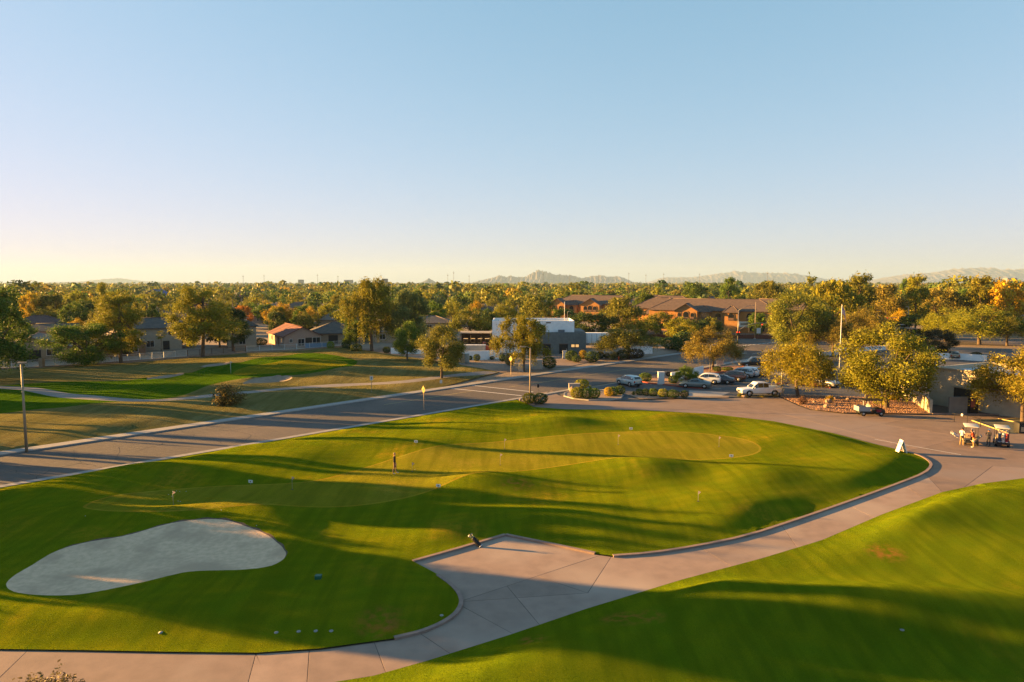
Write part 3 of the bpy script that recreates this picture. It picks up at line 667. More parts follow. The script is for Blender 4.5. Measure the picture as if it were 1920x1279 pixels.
def proto(kind, seed, n, leaf):
    """unit tree: total height 1, crown width 1"""
    rg = np.random.default_rng(seed); outward = None; bark = M_BARK
    if kind in ('ash', 'round', 'dark', 'tall'):
        nb = {'ash': 60, 'round': 46, 'dark': 42, 'tall': 30}[kind]; lo = {'ash': .05, 'round': .12, 'dark': .03, 'tall': .5}[kind]
        d = rg.normal(size=(nb, 3)); d /= np.linalg.norm(d, axis=1)[:, None]; r = rg.uniform(.45, 1, nb) ** .6
        c = d * r[:, None] * np.array([.43, .43, (1 - lo) * .43]); c[:, 2] += lo + (1 - lo) * .5
        # lopsided, lobed outline
        ang = np.arctan2(c[:, 1], c[:, 0]); c[:, :2] *= (1 + .22 * np.sin(2 * ang + seed) + .12 * np.sin(5 * ang))[:, None]
        c[:, :2] *= (1.08 - .45 * np.clip((c[:, 2] - .6) / .4, 0, 1))[:, None]
        rad = rg.uniform(.11, .19, nb); P, d2 = clump_pts(c, rad, n, rg, .35, .85)
        tg = c[rg.choice(nb, 9, False)]; tr = (.42, .028, tg, 0)
        up, asp = .35, .6
    elif kind == 'mesq':
        nb = 78; th = rg.uniform(0, 6.28, nb); r = np.sqrt(rg.random(nb)) * .44; z = .38 + .50 * np.sqrt(np.clip(1 - (r / .46) ** 2, 0, 1)) * rg.uniform(.15, 1, nb) - .10 * (r / .4) ** 2
        c = np.stack([r * np.cos(th), r * np.sin(th), z], 1); c[:, :2] *= (1 + .2 * np.sin(3 * th + seed))[:, None]
        rad = rg.uniform(.09, .17, nb); P, d2 = clump_pts(c, rad, n, rg, .1, .8)
        k = rg.random(n) < .25; P[k, 2] -= rg.random(k.sum()) * .16          # hanging sprays
        tg = c[rg.choice(nb, 12, False)]; tr = (.45, .026, tg, rg.uniform(-.05, .05)); up, asp = .5, .35
    elif kind == 'willow':
        nb = 40; th = rg.uniform(0, 6.28, nb); hz = rg.uniform(.30, .93, nb); rr = np.sin(np.clip((hz - .12) / .86, 0, 1) * math.pi) ** .6 * rg.uniform(.15, 1, nb) * .44
        c = np.stack([rr * np.cos(th), rr * np.sin(th), hz], 1); rad = rg.uniform(.08, .15, nb)
        P, d2 = clump_pts(c, rad, n, rg, .3, 1.0)
        k = rg.random(n) < .6; s = rg.integers(0, 260, n); sx = np.random.default_rng(seed + 1).normal(size=(260, 2)) * .02
        base = c[s % nb]; P[k, :2] = (base[:, :2] + sx[s] * 2.2 + rg.normal(size=(n, 2)) * .008)[k]; P[k, 2] = (base[:, 2] + .05 - rg.random(n) ** .8 * rg.uniform(.1, .30, n))[k]
        P[:, 2] = np.maximum(P[:, 2], .08); tg = c[rg.choice(nb, 10, False)]; tr = (.6, .026, tg, 0); up, asp = .0, .4
    elif kind == 'pine':
        nb = 64; hz = rg.uniform(.2, .95, nb); th = rg.uniform(0, 6.28, nb); w = np.where(hz < .45, .5 + (hz - .22) * 1.6, 1.0 - (hz - .45) * 1.25).clip(.12, 1)
        rr = w * .40 * rg.uniform(.35, 1, nb); c = np.stack([rr * np.cos(th), rr * np.sin(th), hz], 1)
        rad = rg.uniform(.08, .15, nb); P, d2 = clump_pts(c, rad, n, rg, .35, .62)
        k = rg.random(n) < .18; P[k, 2] += rg.random(k.sum()) * .06
        tg = c[rg.choice(nb, 14, False)]; tr = (.92, .024, tg, rg.uniform(-.03, .03)); up, asp = .4, .35
    elif kind == 'bush':
        nb = 16; d = rg.normal(size=(nb, 3)); d /= np.linalg.norm(d, axis=1)[:, None]; d[:, 2] = np.abs(d[:, 2]) * 1.1 - .3
        c = d * np.array([.36, .36, .36]) * rg.uniform(.6, 1, nb)[:, None]; c[:, 2] += .48; rad = rg.uniform(.14, .22, nb)
        P, d2 = clump_pts(c, rad, n, rg, .5, 1.0); k = rg.random(n) < .08; P[k] += d2[k] * .06
        P[:, 2] = np.clip(P[:, 2], .02, None); tg = c[:5]; tr = (.3, .02, tg, 0); up, asp = .3, .55
    elif kind == 'clip':     # clipped round shrub
        d = rg.normal(size=(n, 3)); d /= np.linalg.norm(d, axis=1)[:, None]; rr = rg.uniform(.82, 1.04, n) * (1 + .05 * np.sin(d[:, 0] * 6 + seed) * np.sin(d[:, 1] * 5))
        P = d * rr[:, None]; P = np.sign(P) * np.abs(P) ** .9 * np.array([.5, .5, .5]); P[:, 2] = np.maximum(P[:, 2], -.47) + .5; d2 = d; outward = d
        tg = [(.1, 0, .4), (-.1, .05, .4), (0, -.1, .35)]; tr = (.3, .03, tg, 0); up, asp = .0, .7
    elif kind == 'spray':    # loose open bush with upright stems
        nb = 46; th = rg.uniform(0, 6.28, nb); el = rg.uniform(.1, 1.45, nb); r = rg.uniform(.6, 1, nb)
        tip = np.stack([np.cos(th) * np.cos(el) * .5, np.sin(th) * np.cos(el) * .5, .15 + np.sin(el) * .8], 1) * r[:, None]
        k = rg.integers(0, nb, n); s = rg.random(n) ** .5; P = tip[k] * s[:, None] + rg.normal(size=(n, 3)) * .05; P[:, 2] = np.maximum(P[:, 2], .03)
        tg = tip[:20] * .9; tr = (.12, .012, tg, 0); up, asp = .2, .5
    lf = leaf * rg.uniform(.6, 1.3, len(P))
    if kind not in ('clip', 'spray'):        # oversized inner leaf quads, added to block sun and see-through in each clump
        nk = n // 14; kk = rg.choice(len(c), nk, p=rad ** 2 / (rad ** 2).sum()); Q = c[kk] + rg.normal(size=(nk, 3)) * (rad[kk] * .27)[:, None]
        P = np.concatenate([P, Q]); lf = np.concatenate([lf, leaf * rg.uniform(1.9, 2.8, nk)]); d2 = np.concatenate([d2, rg.normal(size=(nk, 3)) * .5])
    cm = leaf_mesh('crown', P, lf, rg, up, asp, outward=outward if kind == 'clip' else (d2 * .6 if kind in ('ash', 'dark', 'round', 'pine') else None))
    H0, R0, tg, lean = tr
    tm = trunk_mesh('trunk', H0, R0, tg, rg, lean=lean, mat_=bark)
    return tm, cm
PROTO = {}
def get_proto(kind, v, lod):
    key = (kind, v, lod)
    if key not in PROTO:
        n, leaf = {0: (24000, .0205), 1: (6200, .037), 2: (1500, .06)}[lod]
        if kind in ('bush', 'clip', 'spray'): n, leaf = {0: (3800, .06), 1: (1800, .085), 2: (500, .14)}[lod]
        if kind in ('willow', 'pine'): n = int(n * 1.4)
        if kind == 'mesq': n, leaf = int(n * 1.5), leaf * .98
        if kind in ('ash', 'round', 'dark'): n, leaf = int(n * (1.5 if lod == 0 else 1.15)), leaf * (.86 if lod == 0 else 1.05)
        PROTO[key] = proto(kind, hash_seed(kind, v), n, leaf)
    return PROTO[key]
def hash_seed(k, v): return sum(ord(c) * (i + 3) for i, c in enumerate(k)) * 13 + v * 101
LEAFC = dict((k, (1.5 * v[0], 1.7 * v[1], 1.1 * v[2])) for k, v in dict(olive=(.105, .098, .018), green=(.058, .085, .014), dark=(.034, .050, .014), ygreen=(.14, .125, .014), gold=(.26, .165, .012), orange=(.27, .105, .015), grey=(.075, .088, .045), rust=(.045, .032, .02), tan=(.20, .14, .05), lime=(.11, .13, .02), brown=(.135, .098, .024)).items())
def tree(name, kind, loc, h, w, color, label=None, group=None, lod=0, var=None, rz=None, cat='tree', bark=None):
    var = var if var is not None else random.randrange(3); tm, cm = get_proto(kind, var, lod)
    o = empty(name, loc, rz if rz is not None else random.uniform(0, 6.28)); o.scale = (w, w, h)
    if label: tag(o, label, cat, group)
    t = new_obj('trunk', tm, o); c = new_obj('crown', cm, o)
    k = LEAFC[color] if isinstance(color, str) else color; j = random.uniform(.88, 1.12)
    c.color = (k[0] * j, k[1] * random.uniform(.94, 1.06) * j, k[2] * j, 1)
    return o
def ptree(name, kind, u, vb, vt, wpx, color, label, group=None, lod=0, var=None, rz=None, cat='tree', z=0.0):
    """tree given by its base point, top row and crown width in the photograph"""
    p = G(u, vb, z); m = px_m(vb); h = (vb - vt) * m
    return tree(name, kind, p, h, wpx * m * 1.08, color, label, group, lod, var, rz, cat)

# ---- palms
def palm_meshes(seed):
    rg = np.random.default_rng(seed); mb = MB(); H = .8
    mb.tube([(0, 0, -.02), (.005, 0, .3), (.0, .005, .6), (0, 0, H)], [.024, .018, .016, .020], 7)
    tm = mb.mesh('trunk'); tm.materials.append(M_PALE)
    mb = MB()
    for i in range(46):
        th = rg.uniform(0, 6.28); el = rg.uniform(-.9, 1.35); L = rg.uniform(.14, .2); d = Vector((math.cos(th) * math.cos(el), math.sin(th) * math.cos(el), math.sin(el)))
        s = Vector((0, 0, H)); side = d.cross(Vector((0, 0, 1))).normalized(); e = s + d * L; e.z -= .03
        w = .055
        for a in (-1, -.4, .3, 1):
            q = e + side * w * a; q2 = q + Vector((0, 0, -.02 - rg.random() * .03)) + d * .045
            mb.add([tuple(s + d * L * .5), tuple(q), tuple(q2), tuple(e + side * w * (a * .4))], [(0, 1, 2, 3)])
    cm = mb.mesh('fronds'); cm.materials.append(M_LEAF); return tm, cm
PALMS = [palm_meshes(k) for k in (1, 2)]
def palm(u, vb, vt, label, color='olive', wide=1.0, group='fan palms among the houses'):
    p = G(u, vb); h = (vb - vt) * px_m(vb); o = empty('fan_palm', p, random.uniform(0, 6)); s = max(h, 6.5) * wide; o.scale = (s * .95, s * .95, h)
    tag(o, label, 'palm', group); tm, cm = PALMS[random.randrange(2)]
    new_obj('trunk', tm, o); c = new_obj('fronds', cm, o); k = LEAFC[color]; c.color = (*k, 1); return o

# ---- trees one can name, nearest first
T = ptree
T('ash_tree', 'ash', 1662, 766, 602, 176, 'ygreen', 'big leafy yellow-green tree standing in orange gravel behind the utility cart', var=0)
T('palo_verde_tree', 'mesq', 1496, 744, 620, 128, (.25, .215, .014), 'golden feathery tree beside the parking lot lamp, behind the white pickup', var=0)
T('mesquite_tree', 'mesq', 1918, 792, 640, 160, (.26, .22, .02), 'fine-leaved golden tree cut by the right frame edge, above the golf carts', var=1)
T('mesquite_tree', 'mesq', 1336, 694, 604, 98, 'brown', 'rounded olive-brown tree with bare trunk on the parking lot island by the road', var=2)
T('mesquite_tree', 'mesq', 1178, 672, 602, 118, 'olive', 'broad low olive tree over the dark shrubs right of the grey building front', var=0)
T('ash_tree', 'round', 828, 713, 602, 92, 'olive', 'single slender-trunked tree on the verge beside the diamond sign on the near kerb', var=1)
T('ash_tree', 'round', 764, 679, 600, 60, 'green', 'small pale-trunked tree in the gravel right of the tall willows', var=0)
T('ash_tree', 'willow', 981, 696, 588, 118, 'ygreen', 'bushy multi-stemmed tree in front of the white building', var=0)
T('willow_tree', 'willow', 697, 658, 522, 116, 'ygreen', 'tallest golden drooping tree at the end of the white fence', var=1)
T('willow_tree', 'willow', 760, 656, 543, 98, 'grey', 'grey-green drooping tree right of the tall golden one', var=2)
T('willow_tree', 'willow', 668, 656, 600, 60, 'green', 'low drooping green tree under the left side of the tall golden willow', var=0)
T('pine_tree', 'pine', 227, 684, 552, 128, 'ygreen', 'tall golden pine on the grass in front of the white fence', var=0)
T('pine_tree', 'dark', 165, 691, 594, 120, 'green', 'broad dark spreading tree in front of the fence, left of the golden pine', var=1)
T('pine_tree', 'pine', 380, 672, 538, 140, 'ygreen', 'large golden-brown pine standing where the brown and white fences meet', var=1)
T('pine_tree', 'pine', 437, 658, 574, 90, 'dark', 'dark green pine tucked behind the right side of the large golden pine', var=2)
T('eucalyptus_tree', 'willow', -8, 718, 540, 190, 'green', 'dark drooping tree at the left frame edge', var=1)
T('ash_tree', 'ash', 1490, 662, 538, 128, 'olive', 'large round tree behind the golden parking lot tree, beyond the street', var=1)
T('mesquite_tree', 'mesq', 1562, 668, 586, 92, 'brown', 'leaning brown-gold tree left of the flagpole', var=1)
T('mesquite_tree', 'mesq', 1615, 652, 573, 110, 'brown', 'wide brown-gold tree behind the flag', var=0)
T('ash_tree', 'dark', 1757, 668, 611, 66, 'rust', 'dark purple-leaved round tree behind the parked tan SUV', var=0)
T('palo_verde_tree', 'mesq', 1836, 646, 566, 124, 'ygreen', 'forked golden-green tree on the verge beyond the tan SUV', var=2)
T('palo_verde_tree', 'mesq', 1888, 648, 580, 84, 'olive', 'grey-green spreading tree right of the forked golden-green tree', var=1)
T('palo_verde_tree', 'mesq', 1772, 640, 572, 90, 'ygreen', 'yellow feathery tree left of the forked golden-green tree', var=0)
T('small_tree', 'mesq', 1286, 724, 681, 44, 'green', 'small dark twisted tree beside the parked grey sedan', var=1, rz=1)
T('garden_tree', 'ash', 40, 664, 598, 60, 'green', 'dark green garden tree hiding the right end of the leftmost house', lod=1)
T('garden_tree', 'dark', 130, 664, 606, 54, 'olive', 'olive garden tree behind the dark spreading tree at left', lod=1)
T('garden_tree', 'ash', 258, 648, 592, 46, 'green', 'green garden tree left of the two-storey grey-roofed house', lod=1)
T('garden_tree', 'dark', 350, 650, 600, 50, 'olive', 'olive garden tree behind the large golden pine', lod=1)
T('garden_tree', 'dark', 412, 650, 590, 60, 'dark', 'dark garden tree between the golden pine and the dark pine', lod=1)
T('garden_tree', 'ash', 500, 606, 568, 44, 'green', 'green tree above the red roof left of the golden tree', lod=1)
T('garden_tree', 'ash', 620, 606, 566, 44, 'ygreen', 'yellow-green tree above the grey hipped roof', lod=1)
T('garden_tree', 'ash', 780, 650, 594, 48, 'green', 'green tree between the grey willow and the slender verge tree', lod=1)
T('garden_tree', 'dark', 1056, 622, 572, 62, 'green', 'green tree rising behind the right half of the white building', lod=1)
T('garden_tree', 'ash', 1330, 634, 590, 44, 'olive', 'olive tree in front of the apartment arches', lod=1)
T('garden_tree', 'mesq', 1210, 634, 592, 56, 'ygreen', 'pale green tree beside the gatehouse', lod=1)
T('garden_tree', 'dark', 1420, 628, 582, 40, 'green', 'dark green tree against the right end of the apartments', lod=1)
T('acacia_tree', 'mesq', 882, 640, 566, 74, 'olive', 'dense olive tree behind the low white yard wall', lod=1)
T('acacia_tree', 'dark', 912, 636, 585, 40, 'dark', 'dark round tree left of the white building roof', lod=1)
T('acacia_tree', 'mesq', 950, 622, 560, 70, 'ygreen', 'yellow-green tree rising behind the white building roof', lod=1)
T('acacia_tree', 'ash', 1004, 618, 546, 66, 'olive', 'tall olive tree behind the middle of the white roof', lod=1)
T('acacia_tree', 'dark', 1104, 632, 580, 80, 'dark', 'dark green tree behind the right end of the white roof', lod=1)
T('acacia_tree', 'ash', 1165, 628, 552, 78, 'olive', 'broad olive tree in front of the apartment building left wing', lod=1)
T('acacia_tree', 'dark', 1208, 612, 546, 46, 'green', 'dense dark tree standing above the apartment roof valley', lod=1)
T('acacia_tree', 'mesq', 1240, 626, 580, 74, 'ygreen', 'pale feathery tree before the apartment arcade', lod=1)
T('acacia_tree', 'ash', 1278, 640, 593, 62, 'ygreen', 'bright green tree behind the brown-topped parking lot tree', lod=1)
T('acacia_tree', 'dark', 1312, 638, 596, 50, 'dark', 'dark tree right of the bright green tree by the apartments', lod=1)
T('acacia_tree', 'round', 1385, 622, 578, 26, 'green', 'slim tree against the apartment wall by the signal pole', lod=1)
T('acacia_tree', 'mesq', 530, 618, 562, 66, 'gold', 'bright golden tree behind the red-roofed house', lod=1)
T('acacia_tree', 'mesq', 582, 616, 572, 50, 'gold', 'smaller golden tree right of the brightest golden tree', lod=1)
T('acacia_tree', 'dark', 528, 616, 590, 64, 'dark', 'dark rounded tree under the golden tree behind the red roof', lod=1)
T('acacia_tree', 'dark', 578, 622, 596, 40, 'dark', 'dark shrubby tree between the red roof and the grey roof', lod=1)
T('acacia_tree', 'ash', 455, 616, 570, 34, 'orange', 'orange autumn tree behind the dark pine', lod=1)
T('acacia_tree', 'ash', 60, 612, 542, 38, 'gold', 'golden round tree behind the left houses', lod=1)
T('acacia_tree', 'dark', 102, 612, 541, 54, 'olive', 'large dark-shaded tree in the middle of the golden row at left', lod=1)
T('acacia_tree', 'ash', 148, 606, 541, 46, 'ygreen', 'golden-green tree right of the dark one in the left row', lod=1)
T('acacia_tree', 'pine', 194, 604, 530, 44, 'ygreen', 'tall ragged tree above the golden pine at left', lod=1)
T('acacia_tree', 'mesq', 94, 618, 571, 62, 'olive', 'low olive tree between the red roofs at left', lod=1)
T('acacia_tree', 'dark', 20, 620, 548, 50, 'green', 'dark tree behind the drooping tree at the left edge', lod=1)
T('acacia_tree', 'dark', 330, 646, 606, 40, 'dark', 'dark clipped tree beside the two-storey grey house', lod=1)
T('acacia_tree', 'ash', 810, 622, 562, 60, 'green', 'deep green tree behind the slender verge tree', lod=1)
T('acacia_tree', 'dark', 792, 632, 570, 44, 'dark', 'dark tree close behind the grey-green willow', lod=1)
T('acacia_tree', 'mesq', 850, 612, 556, 54, 'ygreen', 'yellow-green tree over the tan far roof', lod=1)
T('acacia_tree', 'ash', 1560, 632, 517, 76, 'ygreen', 'tallest golden tree on the skyline left of the flag', lod=1)
T('acacia_tree', 'pine', 1610, 628, 514, 84, 'olive', 'tall rounded skyline tree right of the flagpole top', lod=1)
T('acacia_tree', 'ash', 1660, 622, 528, 70, 'brown', 'brown-gold tree below the skyline above the big leafy tree', lod=1)
T('acacia_tree', 'pine', 1716, 622, 516, 66, 'ygreen', 'tall golden skyline tree right of centre of the right-hand wood', lod=1)
T('acacia_tree', 'ash', 1760, 618, 534, 80, 'brown', 'feathery brown-gold tree in the right-hand wood', lod=1)
T('acacia_tree', 'pine', 1834, 620, 518, 76, 'ygreen', 'broad golden skyline tree near the right edge', lod=1)
T('acacia_tree', 'ash', 1885, 622, 514, 80, 'gold', 'tall bright golden tree at the right frame edge', lod=1)
T('acacia_tree', 'dark', 1870, 616, 544, 50, 'dark', 'dark tree under the golden skyline trees near the right edge', lod=1)
T('acacia_tree', 'dark', 1712, 634, 590, 60, 'dark', 'dark shrubby tree behind the bus shelter canopy', lod=1)
T('acacia_tree', 'mesq', 1686, 626, 573, 34, 'gold', 'small bright yellow tree beside the tan utility pole', lod=1)
T('acacia_tree', 'ash', 1440, 600, 522, 60, 'olive', 'olive tree above the right end of the apartment roof', lod=1)
T('acacia_tree', 'pine', 1365, 588, 520, 48, 'green', 'tall green skyline tree above the apartment roof', lod=1)
T('acacia_tree', 'ash', 1300, 580, 524, 52, 'green', 'dark green skyline tree over the apartment gable', lod=1)
for u, vb, vt, lb in [(277, 622, 556, 'fan palm left of the pair above the grey two-storey house'), (296, 622, 566, 'shaggy fan palm in the middle of the palms above the grey house'), (323, 630, 556, 'tall leaning fan palm right of the grey two-storey house'), (303, 662, 618, 'short twin-stemmed palm beside the grey two-storey house'), (266, 664, 634, 'short palm against the fence left of the grey house'), (422, 598, 545, 'fan palm above the large golden pine'), (437, 596, 548, 'fan palm just right of the golden pine top'), (494, 590, 550, 'fan palm between the orange tree and the golden tree'), (408, 594, 552, 'low fan palm behind the golden pine shoulder')]:
    palm(u, vb, vt, lb)

# ---- shrubs
def shrub(u, vb, vt, wpx, color, label, kind='clip', group=None, lod=1, z=0.05, name='shrub', sq=None):
    p = G(u, vb, z); m = px_m(vb); o = tree(name, kind, p, (vb - vt) * m * 1.0, wpx * m, color, label, group, lod, cat='shrub')
    if sq: o.scale.y = o.scale.x * sq; o.rotation_euler.z = 0
    return o
shrub(430, 764, 712, 70, (.16, .125, .03), 'large loose gold-tipped bush on the dry verge across the road', 'spray', lod=0, name='bush')
shrub(80, 1335, 1266, 130, (.15, .12, .05), 'dry bush tip poking up at the bottom left corner', 'spray', lod=0, name='bush')
for u, vb, vt, w, c, lb in [(992, 756, 737, 24, 'ygreen', 'left of the two joined clipped shrubs at the lawn corner'), (1013, 757, 737, 27, 'dark', 'right of the two joined clipped shrubs at the lawn corner'),
    (1091, 728, 711, 26, 'ygreen', 'single round clipped shrub by the boulder on the entrance island'), (1082, 747, 726, 24, 'ygreen', 'left shrub of the front trio on the entrance island'), (1099, 748, 728, 20, 'green', 'middle shrub of the front trio on the entrance island'), (1115, 747, 728, 20, 'green', 'right shrub of the front trio on the entrance island'),
    (1141, 743, 726, 16, 'gold', 'gold-lit end shrub of the short clipped hedge'), (1151, 742, 725, 18, 'green', 'middle shrub of the short clipped hedge'), (1163, 740, 723, 18, 'dark', 'dark end shrub of the short clipped hedge'),  # the gold-lit end shrub has its sunlight put into the leaf colour
    (1199, 741, 729, 14, 'dark', 'first and smallest shrub of the long hedge by the drive'), (1211, 742, 729, 14, 'dark', 'second dark shrub of the long hedge by the drive'), (1225, 743, 728, 17, 'green', 'third shrub of the long hedge by the drive'), (1243, 745, 729, 19, 'ygreen', 'yellow-topped shrub in the middle of the long hedge'), (1262, 746, 731, 24, 'green', 'wide boxy shrub right of the yellow-topped one'), (1283, 746, 732, 14, 'dark', 'last boxy shrub of the long hedge beside the pale pad'),
    (1210, 715, 699, 23, 'green', 'round clipped shrub right of the pale blue SUV'), (1262, 719, 704, 18, 'dark', 'dark boxy shrub right of the white entrance post'), (1255, 706, 697, 13, 'rust', 'purple shrub behind the white entrance post'), (1270, 704, 693, 15, 'rust', 'larger purple shrub behind the white wall'), (1236, 709, 700, 9, 'orange', 'small orange shrub left of the white entrance post'),
    (1345, 697, 687, 14, 'dark', 'dark shrub at the foot of the island tree'), (1364, 695, 688, 20, 'green', 'low shrub behind the parked dark SUV'),
    (1030, 691, 669, 25, 'dark', 'big dark ball shrub right of the white utility box'), (1071, 676, 657, 22, 'dark', 'dark ball shrub in front of the grey building by the white sign'), (1081, 679, 667, 18, 'dark', 'low dark shrub in front of the building shrub row'), (1093, 673, 656, 14, 'gold', 'gold-lit shrub in the building shrub row'), (1110, 679, 659, 25, 'dark', 'biggest dark ball shrub of the building shrub row'), (1126, 672, 659, 14, 'dark', 'dark shrub behind the biggest ball shrub'), (1138, 672, 662, 11, 'dark', 'small dark shrub between the ball shrub and the pale bush'), (1167, 673, 656, 22, 'dark', 'dark shrub under the broad olive tree'), (1192, 672, 654, 30, 'rust', 'wide purple-dark shrub in front of the low white wall'),  # gold-lit shrub: the sunlit tone is part of its leaf colour
    (894, 677, 664, 13, 'dark', 'dark shrub against the left end of the white yard wall'), (923, 674, 668, 9, 'dark', 'tiny shrub in the middle of the white yard wall'), (942, 678, 664, 12, 'dark', 'dark shrub at the right end of the white yard wall'), (956, 685, 663, 20, 'tan', 'brown-gold round shrub behind the diamond sign by the building'), (882, 675, 667, 7, 'dark', 'little dark shrub behind the tan utility cabinets'),
    (1260, 655, 632, 40, 'dark', 'dark shrub mass on the slope behind the road, left part'), (1283, 660, 622, 46, 'dark', 'tall dark shrub mass on the slope behind the road'), (1236, 644, 632, 22, 'dark', 'small dark shrub at the top of the bare slope'),
    (1608, 681, 666, 12, 'olive', 'small shrub behind the big leafy tree'), (1497, 722, 703, 26, 'olive', 'low shrub at the foot of the golden parking lot tree'), (1508, 716, 704, 20, 'rust', 'dark shrub behind the golden parking lot tree trunk'), (1558, 713, 701, 17, 'dark', 'dark clipped shrub behind the silver sedan'), (1518, 722, 710, 14, 'olive', 'green shrub left of the pink one on the red-kerbed island'), (1526, 725, 714, 16, (.30, .10, .10), 'pink-leaved round shrub beside the silver sedan'),
    (1673, 750, 722, 30, 'gold', 'golden hanging shrub beside the leafy tree trunk'), (1830, 675, 660, 20, 'rust', 'dark shrub right of the tan SUV'),
    (75, 667, 653, 22, 'dark', 'dark dome-shaped shrub beside the leftmost house'), (62, 676, 668, 26, 'dark', 'low dark hedge below the leftmost house'), (240, 666, 652, 24, 'dark', 'dark shrub behind the fence under the golden pine'), (487, 648, 634, 26, 'dark', 'dark shrub in front of the red-roofed house side'), (620, 655, 640, 14, 'lime', 'light green shrub behind the fence by the blue pool cover'), (650, 655, 638, 18, 'dark', 'dark shrub at the right end of the fence'), (668, 660, 645, 22, 'dark', 'dark shrub below the drooping trees'), (725, 662, 650, 14, 'dark', 'small shrub left of the pale-trunked tree')]:
    shrub(u, vb, vt, w, c, lb)
for u, vb, vt, w, c, lb in [(1504, 758, 742, 26, (.15, .09, .05), 'dry brown bush on the gravel in front of the golden tree'), (1556, 752, 740, 20, 'gold', 'yellow-flowering low bush on the gravel'), (1150, 674, 656, 22, 'grey', 'pale feathery bush in the building shrub row'), (1387, 744, 736, 12, 'olive', 'small tuft behind the white pickup front wheel'), (1395, 745, 740, 18, 'tan', 'low pale mound plant in front of the white pickup'), (1428, 745, 740, 20, 'tan', 'low pale mound plant under the white pickup middle'), (1453, 744, 739, 16, 'tan', 'low pale mound plant beside the lamp base'), (1107, 733, 721, 8, 'lime', 'thin upright yellow-green plant on the entrance island'), (1188, 741, 732, 10, 'dark', 'ragged low plant at the left end of the long hedge')]:
    shrub(u, vb, vt, w, c, lb, 'spray')
# ================================================================ buildings and walls
def tile_mat(name, a, b):
    m = mat(name, a, b, 1.3, .85, bump=0); t = m.node_tree; L = t.links.new
    p = t.nodes['Principled BSDF']; tc = [n for n in t.nodes if n.type == 'TEX_COORD'][0]
    w = t.nodes.new('ShaderNodeTexWave'); w.inputs['Scale'].default_value = 1.2; w.bands_direction = 'Z'; L(tc.outputs['Object'], w.inputs[0])
    bp = t.nodes.new('ShaderNodeBump'); bp.inputs['Strength'].default_value = .6; bp.inputs['Distance'].default_value = .12; L(w.outputs[1], bp.inputs['Height']); L(bp.outputs[0], p.inputs['Normal']); return m
ROOFS = dict(red=tile_mat('red_roof_tiles', (.19, .065, .045), (.13, .05, .04)), grey=tile_mat('grey_roof_tiles', (.105, .093, .083), (.075, .067, .06)), tan=tile_mat('tan_roof_tiles', (.22, .165, .125), (.15, .115, .09)), brown=tile_mat('brown_roof_tiles', (.16, .11, .085), (.115, .082, .066)), blue=tile_mat('blue_metal_roof', (.03, .10, .32), (.025, .08, .26)), mauve=tile_mat('mauve_roof_tiles', (.14, .075, .07), (.1, .06, .058)))
WALLS = dict(pink=mat('pink_stucco', (.42, .30, .24), (.36, .26, .21), 1.5, .9), tan=mat('tan_stucco', (.34, .26, .18), (.29, .22, .155), 1.5, .9), cream=mat('cream_stucco', (.38, .33, .25), (.33, .285, .22), 1.5, .9), grey=mat('grey_stucco', (.20, .195, .18), (.165, .16, .15), 1.5, .9), brown=mat('brown_stucco', (.22, .14, .09), (.18, .115, .08), 1.5, .9), white=mat('white_stucco', (.80, .80, .78), (.72, .72, .71), 1.2, .9, bump=.1), ochre=mat('ochre_stucco', (.46, .23, .075), (.40, .20, .065), 1.2, .9), stone=mat('yellowish_plaster', (.50, .44, .33), (.43, .38, .285), 1.5, .9, bump=.15))
M_GLASS = mat('window_glass', (.02, .024, .028), None, rough=.08, spec=.6)
M_TRIM = mat('white_trim', (.55, .53, .5), None, rough=.7)
M_DOOR = mat('dark_door', (.03, .026, .024), (.02, .018, .018), 3, .6)
M_FASCIA = mat('fascia_board', (.16, .10, .075), None, rough=.8)

def window(par, x, z, w, h, face='-y', off=0.0, frame=M_TRIM, mullion=True):
    """window on a wall plane; face gives the outward side, off the plane's coordinate"""
    mb = MB(); t = .07
    def bx(a0, a1, z0, z1, d0, d1):
        if face == '-y': return (a0, a1, off - d1, off - d0, z0, z1)
        if face == '+y': return (a0, a1, off + d0, off + d1, z0, z1)
        if face == '-x': return (off - d1, off - d0, a0, a1, z0, z1)
        return (off + d0, off + d1, a0, a1, z0, z1)
    mb.box(*bx(x - w / 2 - t, x + w / 2 + t, z + h, z + h + t, .003, .07)); mb.box(*bx(x - w / 2 - t, x + w / 2 + t, z - t, z, .003, .09))
    mb.box(*bx(x - w / 2 - t, x - w / 2, z, z + h, .003, .07)); mb.box(*bx(x + w / 2, x + w / 2 + t, z, z + h, .003, .07))
    if mullion: mb.box(*bx(x - .025, x + .025, z, z + h, .003, .05))
    f = mb.build('window', frame, par)
    MB().box(*bx(x - w / 2, x + w / 2, z, z + h, .003, .02)).build('pane', M_GLASS, f)
def roof_slab(mb, a, b, c, d, t=.14):
    """a b c d: corners of one roof plane, thickened downwards"""
    q = [Vector(k) for k in (a, b, c, d)]; lo = [k - Vector((0, 0, t)) for k in q]
    if (q[2] - q[3]).length < 1e-5: mb.add(q[:3] + lo[:3], [(0, 1, 2), (5, 4, 3), (0, 3, 4, 1), (1, 4, 5, 2), (2, 5, 3, 0)])
    else: mb.add(q + lo, [(0, 1, 2, 3), (7, 6, 5, 4), (0, 4, 5, 1), (1, 5, 6, 2), (2, 6, 7, 3), (3, 7, 4, 0)])
